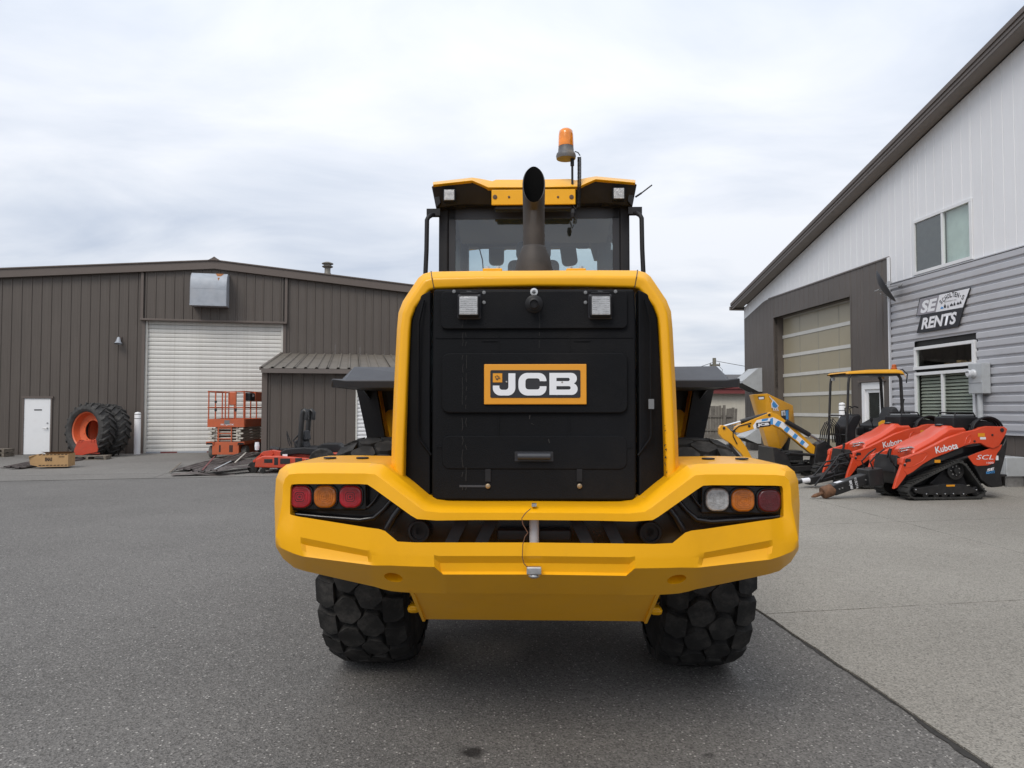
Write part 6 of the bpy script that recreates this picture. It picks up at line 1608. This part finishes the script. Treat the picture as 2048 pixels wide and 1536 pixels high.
MB().box(-.42, .42, -.03, LEN, zc0, zc1).build('chassis', LIFTO, lift, bevel=.01)
for s in (-1, 1):
    MB().box(min(s * .36, s * .60), max(s * .36, s * .60), -.06, .0 + LEN, zc1 - .08, zc1 + .01).build('chassis_shelf', LIFTO, lift)
    MB().box(min(s * .40, s * .585), max(s * .40, s * .585), -.075, -.061, zc1 - .075, zc1 - .02).build('bumper', BLK, lift)
    for y in (.30, LEN - .35):
        MB().lathe([(0, -.075), (.10, -.075), (.12, -.06), (.19, -.075), (.20, -.05), (.20, .05), (.19, .075), (.12, .06), (.10, .075), (0, .075)], 26, T((s * .515, y, .20)) @ rot_to((1, 0, 0))).build('wheel', mat('grey_solid_tyre', (.13, .125, .115), .8, var=.2), lift, smooth=35)
for x in (-.2, .12, .18): MB().box(x, x + .05, -.034, -.0301, .2, .42).build('chassis_slot', DARK, lift)

# ------------------------------------------------------------------ zero-turn mower
MM = T(((590 - CU) / FPX * 18.0, 18.0, .0)) @ HPI
mp_ = lambda u, v, y=.0: hit(MM, u, v, y)
mow = empty('ride_on_mower', MM, 'red zero-turn ride-on mower with black roll bar in front of the lean-to shed', 'mower')
MB().prism([mp_(*q, .6) for q in ((509, 935), (512, 918), (525, 912), (560, 912), (640, 918), (640, 938))], 'y', -.65, .62).build('cutting_deck', MOWR, mow, bevel=.03)
MB().prism([mp_(*q, .4) for q in ((516, 912), (522, 905), (545, 900), (575, 905), (660, 908), (660, 925), (530, 925))], 'y', -.28, .36).build('frame', MOWR, mow, bevel=.02)
MB().prism([mp_(*q, .3) for q in ((522, 908), (530, 902), (545, 900), (550, 908), (540, 914))], 'y', -.35, .40).build('foot_deck', MOWR, mow, bevel=.01)
MB().prism([mp_(*q, .4) for q in ((563, 912), (562, 903), (575, 897), (610, 894), (640, 897), (652, 905), (650, 912), (600, 908))], 'y', -.50, .50).build('fender_pod', BLK, mow, bevel=.03)
MB().prism([mp_(*q) for q in ((595, 896), (592, 884), (600, 878), (612, 878), (618, 895))], 'y', -.26, .26).build('seat', SEAT, mow, bevel=.05, seg=3)
MB().prism([mp_(*q) for q in ((606, 880), (608, 862), (614, 860), (618, 880))], 'y', -.25, .25).build('seat_back', SEAT, mow, bevel=.04, seg=3)
for s in (-1, 1):
    pts = [mp_(606, 900), mp_(610, 850), mp_(612, 830), mp_(613, 824), mp_(616, 821), mp_(620, 825), mp_(619, 840)]
    MB().tube([(p[0], .30 * s, p[1]) for p in pts], .065, 10).build('roll_bar_post', SATIN, mow, smooth=50)
    pts = [mp_(604, 893), mp_(594, 880), mp_(605, 868)]
    MB().tube([(p[0], .32 * s, p[1]) for p in pts], .02, 8).build('roll_bar_brace', SATIN, mow)
    pts = [mp_(590, 888), mp_(587, 880), mp_(581, 862)] if s > 0 else [mp_(572, 893), mp_(568, 880), mp_(566, 868)]
    MB().tube([(p[0], .3 * s, p[1]) for p in pts], .014, 8).build('drive_lever', SATIN, mow)
    x, z = mp_(520, 932); MB().lathe([(0, -.06), (.07, -.06), (.13, -.05), (.14, 0), (.13, .05), (.07, .06), (0, .06)], 20, T((x, .45 * s, .14)) @ rot_to((0, 1, 0))).build('caster_wheel', RUB, mow, smooth=40)
    MB().bar((x, .45 * s, .28), (x - .15, .45 * s, .42), .06, .05).build('caster_fork', MOWR, mow)
    x, z = mp_(655, 925); MB().lathe([(0, -.12), (.14, -.12), (.28, -.13), (.31, -.09), (.31, .09), (.28, .13), (.14, .12), (0, .12)], 26, T((x, .50 * s, .31)) @ rot_to((0, 1, 0))).build('drive_wheel', RUB, mow, smooth=40)
    x, z = mp_(526, 936, .6); MB().lathe([(0, -.03), (.06, -.03), (.06, .03), (0, .03)], 16, T((x, .62 * s, .075)) @ rot_to((0, 1, 0))).build('gauge_wheel', RUB, mow)
MB().tube([(mp_(612, 824)[0], -.30, mp_(612, 822)[1]), (mp_(612, 824)[0], .30, mp_(612, 822)[1])], .05, 10).build('roll_bar_top', SATIN, mow)
MB().prism([mp_(*q) for q in ((640, 908), (640, 892), (650, 886), (680, 886), (690, 895), (690, 912))], 'y', -.25, .25).build('engine', BLK, mow, bevel=.03)
MB().box(mp_(695, 900)[0], mp_(655, 900)[0], -.4, .4, .44, .50).build('rear_guard', MOWR, mow, bevel=.02)
for u0, u1, v0, v1, yy in ((528, 545, 918, 926, .625), (548, 556, 915, 930, .628), (560, 580, 917, 928, .630), (590, 604, 916, 932, .626), (612, 634, 918, 927, .630)):
    a_, b_ = mp_(u0, v1, yy), mp_(u1, v0, yy); MB().box(b_[0], a_[0], .55, yy, a_[1], b_[1]).build('deck_dark_block', SATIN, mow, bevel=.006)  # black blocks stand in for dark parts and shadows on the deck
for u, v in ((536, 903), (552, 900), (568, 899)):
    x, z = mp_(u, v, .15); MB().box(x - .09, x + .07, .05, .28, z - .08, z + .03).build('belt_cover', BLK, mow, bevel=.02)
for k in range(5): MB().lathe([(.03, 0), (.05, .04), (.03, .09), (0, .1)], 12, T((mp_(538 + k * 6, 905)[0], -.2 + k * .1, mp_(538, 901)[1]))).build('belt_pulley', SATIN, mow)
x, z = mp_(514, 900, -.3); MB().lathe([(.05, 0), (.06, .1), (.05, .2), (0, .2)], 12, T((x, -.3, z))).build('white_cap', DECALW, mow)
x, z = mp_(570, 910, .5); MB().box(x - .06, x + .06, .501, .505, z - .03, z + .02).build('sticker', DECALW, mow)

# ------------------------------------------------------------------ scrap cladding, box, tyres and pallets on the left
SCR = mat('scrap_brown_sheet', (.085, .07, .065), .55, var=.3, vscale=5, dirt=(.25, .22, .2), dscale=5, damt=.4)
def sheet(name, a, b, w, label, h0=.02, h1=.02, group='scrap cladding sheets'):
    A, B = Vector(a), Vector(b); d = (B - A); ln = d.length; d.normalize(); s_ = d.cross(Vector((0, 0, 1))).normalized(); up = s_.cross(d)
    b_ = MB(A); prof_ = []
    nn = max(2, int(w / .15))
    for i in range(nn):
        x0 = -w / 2 + i * w / nn; q = w / nn
        prof_ += [(x0, 0), (x0 + q * .55, 0), (x0 + q * .65, .03), (x0 + q * .85, .03)]
    prof_ += [(w / 2, 0)]
    rows_ = []
    for f in (0, .35, .7, 1):
        c_ = A.lerp(B, f) + Vector((0, 0, .04 * math.sin(f * 5 + w)))
        rows_.append([c_ + s_ * x + up * (z + .004) for x, z in prof_] )
    rows2 = [[p - up * .004 for p in r_] for r_ in rows_]
    b_.loft(rows_).loft(rows2)
    o = b_.build(name, SCR, None); o.location = A
    return tag(o, label, 'scrap sheet', group)
def gp(u, v, z): p = ground(u, v, z); return p
sheet('cladding_sheet', gp(345, 951, .02), gp(470, 947, .03), .35, 'dark flat scrap sheet lying nearest the camera, left of the mower')
sheet('cladding_sheet', gp(372, 942, .03), gp(500, 905, .22), .7, 'broad ribbed scrap sheet sloping up on the pile by the scissor lift')
sheet('cladding_sheet', gp(395, 946, .06), gp(508, 918, .25), .5, 'ribbed scrap sheet in the middle of the pile by the mower')
sheet('cladding_sheet', gp(425, 944, .10), gp(512, 928, .2), .4, 'dark folded scrap sheet on the pile touching the mower deck')
for k, (a, b, m, lab) in enumerate((((405, 940, .15), (430, 912, .28), REDT, 'thin rusty red strip leaning across the scrap pile'), ((470, 925, .25), (492, 905, .30), CREAM, 'short pale strip standing out of the scrap pile'), ((430, 938, .18), (462, 922, .24), METER, 'pale grey strip lying on the scrap pile'), ((340, 944, .05), (362, 925, .08), WOOD, 'short wooden batten at the left end of the scrap pile'))):
    A, B = gp(*a), gp(*b)
    o = MB(A).bar(A, B, .035, .012).build('trim_strip', m); o.location = A; tag(o, lab, 'strip')
for k, (a, b, lab) in enumerate((((12, 936, .02), (150, 912, .06), 'long dark cladding strip under the cardboard box, rear one'), ((30, 938, .02), (170, 915, .06), 'long dark cladding strip under the cardboard box, front one'))):
    sheet('cladding_strip', gp(*a), gp(*b), .32, lab, group='cladding strips under the box')
# cardboard box with open flaps
p0 = gp(113, 930, .08); 
MBX = T((p0.x, p0.y, .05)) @ Matrix.Rotation(R(14), 4, 'Z')
cb = empty('cardboard_box', MBX, 'open brown cardboard box lying on dark strips in front of the tyre', 'box')
w_, d_, h_ = .36, .26, .34
for x0, x1, y0, y1 in ((-w_, w_, -d_, -d_ + .008), (-w_, w_, d_ - .008, d_), (w_ - .008, w_, -d_ + .009, d_ - .009)):
    MB().box(x0, x1, y0, y1, 0.006, h_).build('box_wall', CARD, cb)
MB().box(-w_, w_, -d_, d_, 0, .005).build('box_base', CARD, cb)
MB().add([(-w_, -d_, h_), (-w_, d_, h_), (-w_ - .24, d_, h_ - .08), (-w_ - .28, -d_, h_ - .12)], [(0, 1, 2, 3)]).build('box_flap', CARD, cb)
MB().add([(-w_, -d_, .02), (-w_, -d_, h_), (-w_ - .22, -d_ + .04, h_ - .06), (-w_ - .18, -d_ + .04, .06)], [(0, 1, 2, 3)]).build('box_flap', CARD, cb)
MB().add([(-w_, d_, h_ + .002), (w_, d_, h_ + .002), (w_, -d_ * .3, h_ + .05), (-w_, -d_ * .3, h_ + .05)], [(0, 1, 2, 3)]).build('box_flap', CARD, cb)
INK = mat('print_ink', (.05, .03, .02), .8)
text('lettering', 'EMAS', .17, .10, INK, cb, T((-.10, -d_ - .002, .20)) @ FACE_MY, .001, 0, .05)
for k in range(4): MB().box(.14 + k * .035, .165 + k * .035, -d_ - .003, -d_ - .001, .25, .275).build('print_mark', INK, cb)
for z in (.03, .31):
    for k in range(8): MB().add([(-.34 + k * .087, -d_ - .002, z), (-.28 + k * .087, -d_ - .002, z), (-.26 + k * .087, -d_ - .002, z + .025), (-.32 + k * .087, -d_ - .002, z + .025)], [(0, 1, 2, 3)]).build('printed_border', INK, cb)
# pair of big farm wheels
def farm_tyre(R_, W_):
    b = MB(); pr = [(.66 * R_, -.40 * W_), (.69 * R_, -.46 * W_), (.76 * R_, -.52 * W_), (.84 * R_, -.51 * W_), (.91 * R_, -.44 * W_), (.935 * R_, -.25 * W_), (.945 * R_, 0), (.935 * R_, .25 * W_), (.91 * R_, .44 * W_), (.84 * R_, .51 * W_), (.76 * R_, .52 * W_), (.69 * R_, .46 * W_), (.66 * R_, .40 * W_)]
    b.lathe(pr, 56, closed=True)
    N = 22
    for k in range(N):
        for s in (-1, 1):
            a0 = 2 * math.pi * (k + (.5 if s > 0 else 0)) / N
            path = [(.03 * s * -1, a0 + .17), (.2 * s, a0 + .08), (.40 * s, a0 - .02), (.50 * s, a0 - .05)]
            secs_ = []
            for w, an in path:
                w2 = w * W_; rt = R_ * (1.0 if abs(w) < .42 else .93); rb_ = R_ * (.93 if abs(w) < .42 else .82); hw_ = .035 if abs(w) < .42 else .04
                f = lambda r, a, ww=w2: Vector((r * math.cos(a), r * math.sin(a), ww))
                secs_.append([f(rb_, an - hw_ * 1.25), f(rt, an - hw_ * .8), f(rt, an + hw_ * .8), f(rb_, an + hw_ * 1.25)])
            b.loft(secs_, closed_sec=True, cap=True)
    return b
FT = mat('farm_tyre_rubber', (.040, .039, .038), .85, var=.3, vscale=6, bump=.15, dirt=(.13, .125, .115), dscale=4, damt=.55)
ORIM = mat('orange_rim_paint', (.62, .12, .04), .45, var=.1, vscale=4, dirt=(.3, .12, .07), dscale=6, damt=.5)
ax = Vector((-.33, -.94, .06)).normalized()
fc = at(181, 854, 23.35)
RR = .90
p_ = fc.copy(); MT = T((fc.x, fc.y, RR)) @ rot_to(ax)
for i, (off_, lab) in enumerate(((0, 'big black farm tyre with orange rim leaning nearest the brown wall door'), (-.60, 'second black farm tyre stood behind the orange-rimmed one'))):
    M_ = T((fc.x, fc.y, RR - .01)) @ T(ax * off_) @ rot_to(ax)
    fw = empty('farm_wheel', M_, lab, 'wheel', 'farm wheels leaning by the wall')
    farm_tyre(RR, .52).build('tyre', FT, fw, smooth=28)
    MB().lathe([(.665 * RR, .21), (.70 * RR, .240), (.685 * RR, .20), (.62 * RR, .16), (.60 * RR, .02), (.57 * RR, -.04), (.44 * RR, -.08), (.36 * RR, -.08), (.36 * RR, -.10), (.44 * RR, -.10), (.60 * RR, -.06), (.62 * RR, -.20), (.67 * RR, -.23)], 48, cap=False).build('rim', ORIM, fw, smooth=30)
    for k in range(10):
        an = k * 2 * math.pi / 10; MB().lathe([(.014, -.06), (.014, -.045), (0, -.045)], 8, T((.405 * RR * math.cos(an), .405 * RR * math.sin(an), -.02))).build('wheel_bolt', RUST, fw)
# orange steel bracket on a pallet
p0 = at(172, 905, 22.3)
brkt = empty('steel_bracket', T((p0.x, p0.y, .15)) @ Matrix.Rotation(R(8), 4, 'Z') @ Matrix.Scale(.84, 4), 'orange-red steel mounting bracket propped against the farm tyre', 'bracket')
MB().prism([(-.42, 0), (-.40, .18), (-.30, .50), (.33, .56), (.42, .22), (.40, .10), (.02, .02), (-.12, -.02)], 'y', -.03, .03).build('face_plate', MOWR, brkt, bevel=.01)
for x in (-.25, -.15, .18, .28): MB().prism([(-.03, .44), (.16, .40), (.16, .52), (-.03, .56)], 'x', x, x + .03).build('lug', MOWR, brkt)
MB().box(-.40, .40, .031, .22, .02, .06).build('base_flange', MOWR, brkt)
def pallet(M, label, n_=5, w=1.0, d=.8, lev=1):
    o = empty('pallet', M, label, 'pallet')
    for l in range(lev):
        z = l * .14
        for x in (-w / 2, 0, w / 2 - .06): MB().box(x, x + .06, -d / 2, d / 2, z + .02, z + .10).build('stringer', WOOD, o)
        for k in range(n_):
            y = -d / 2 + k * (d - .1) / (n_ - 1) + random.uniform(-.01, .01)
            MB().box(-w / 2 - .01, w / 2 + .01, y, y + .1, z + .101, z + .122).build('deck_board', WOOD, o)
        for k in (0, 2, 4): 
            y = -d / 2 + k * (d - .1) / 4; MB().box(-w / 2 - .01, w / 2 + .01, y, y + .1, z, z + .019).build('deck_board', WOOD, o)
    return o
pp = at(178, 912, 22.2); pallet(T((pp.x, pp.y, .008)) @ Matrix.Rotation(R(14), 4, 'Z'), 'flat weathered pallet under the orange steel bracket', w=1.1, d=.6)
pp = at(-12, 905, 23.5); pallet(T((pp.x, pp.y, .008)), 'stack of broken wooden pallets at the far left edge of the yard', w=1.0, d=.5, lev=2)
p = gp(668, 913, 0)
bk = empty('plastic_bucket', T((p.x, p.y - 2.2, 0)), 'small white plastic bucket behind the red mower', 'bucket'); 
MB().lathe([(.0, .01), (.13, .01), (.155, .36), (.165, .36), (.165, .38), (.15, .38), (.125, .03), (0, .03)], 20).build('pail', DECALW, bk, smooth=35)

# ------------------------------------------------------------------ beyond the yard: fence, house, pole
FENCE = mat('grey_fence_board', (.17, .155, .135), .9, var=.3, vscale=3, bump=.2, dirt=(.09, .085, .07), dscale=3, damt=.6)
fz_ = 37.0; fx0 = at(1330, 870, fz_).x; fx1 = at(1468, 870, fz_).x
fen = empty('board_fence', T((fx0, fz_, 0)), 'weathered grey board fence with loose boards behind the yard', 'fence')
k = 0.0
while k < fx1 - fx0:
    top = 1.75 + random.uniform(-.03, .03) + (-.12 if k > fx1 - fx0 - .7 else 0); lean_ = random.uniform(-.01, .01) + (.10 if k > fx1 - fx0 - .6 else 0)
    MB().add([(k, 0, .02), (k + .135, 0, .02), (k + .135 + lean_, 0, top), (k + lean_, 0, top), (k, .02, .02), (k + .135, .02, .02), (k + .135 + lean_, .02, top), (k + lean_, .02, top)], [(0,1,2,3),(4,7,6,5),(0,4,5,1),(3,2,6,7),(1,5,6,2),(0,3,7,4)]).build('board', FENCE, fen)
    k += .148
for z in (.45, 1.15): MB().box(0, fx1 - fx0 - .1, -.06, -.004, z, z + .10).build('rail', FENCE, fen)
for x in (.5, 1.75, 3.0): MB().box(x, x + .13, -.14, -.061, 0, 1.78).build('post', FENCE, fen)
p = at(1417, 890, 31.5); bo2 = MB().box(-.42, .42, 0, .02, 0, .78, Matrix.Rotation(R(-12), 4, 'X')).build('plywood_sheet', PLY); bo2.location = (p.x, 34.0, .02); tag(bo2, 'stained plywood sheet leaning by the grey fence', 'plywood')
hz_ = 46.0; hx0, hx1 = at(1412, 800, hz_).x, at(1412, 800, hz_).x + 14
hou = empty('low_house', T((hx0, hz_, 0)), 'low cream building with dark red eaves and grey roof beyond fence', 'building')
ew = at(1450, 787, hz_).z
MB().box(0, 14, 0, 8, 0, ew).build('wall', mat('cream_wall', (.50, .47, .40), .7, var=.05, dirt=(.35, .32, .27), dscale=1, damt=.4, streak=True), hou)
for k in range(18): MB().box(k * .8, k * .8 + .03, -.012, -.002, 0, ew).build('wall_batten', mat('cream_wall', (.5, .47, .4)), hou)
MB().box(-.3, 14.3, -.45, -.40, ew - .02, ew + .40).build('fascia', REDT, hou)
MB().box(-.3, 14.3, -.55, -.451, ew + .30, ew + .45).build('gutter', REDT, hou)
rt_ = at(1450, 752, hz_ + 3).z
MB().prism([(-.5, ew + .42), (4, rt_ + .15), (8.5, ew + .42)], 'x', -.3, 14.3).build('roof', SHING, hou)
MB().tube([(.06, -.06, 0), (.06, -.06, ew)], .05, 8).build('downpipe', METER, hou)
pp = at(1429, 760, 95); zt2 = at(1429, 716, 95).z
POLE = mat('pole_wood', (.16, .15, .12), .9, var=.25)
pol = empty('utility_pole', T((pp.x, 95, 0)), 'wooden utility pole with wires above the cream building', 'pole')
MB().tube([(0, 0, 0), (0, 0, zt2)], [.30, .24], 12).build('pole_shaft', POLE, pol, smooth=50)
MB().box(-.7, .7, -.30, -.2, zt2 - 1.1, zt2 - .85).build('cross_arm', POLE, pol)
for x in (-.6, .6): MB().lathe([(.06, 0), (.08, .1), (.05, .2), (0, .22)], 10, T((x, -.25, zt2 - .85))).build('insulator', GREY, pol)
for s, zz_, dz, sag in ((1, zt2 - .4, -1.0, .8), (1, zt2 - 2.5, 1.2, 1.2), (-1, zt2 - .6, -3.6, .6)):
    pts = [(s * .2 + s * 22 * f, 0, zz_ + dz * f * 1.6 - sag * math.sin(math.pi * f)) for f in [i / 16 for i in range(17)]]
    MB().tube(pts, .035, 5).build('wire', DARK, pol)
for s in (-1, 1):
    MB().tube([(s * .25, -.3, zt2 - .8), (s * 1.0, -.3, zt2 - 1.6), (s * .8, -.3, zt2 - 2.4), (s * .25, -.3, zt2 - 2.2)], .03, 5).build('loop_wire', DARK, pol)
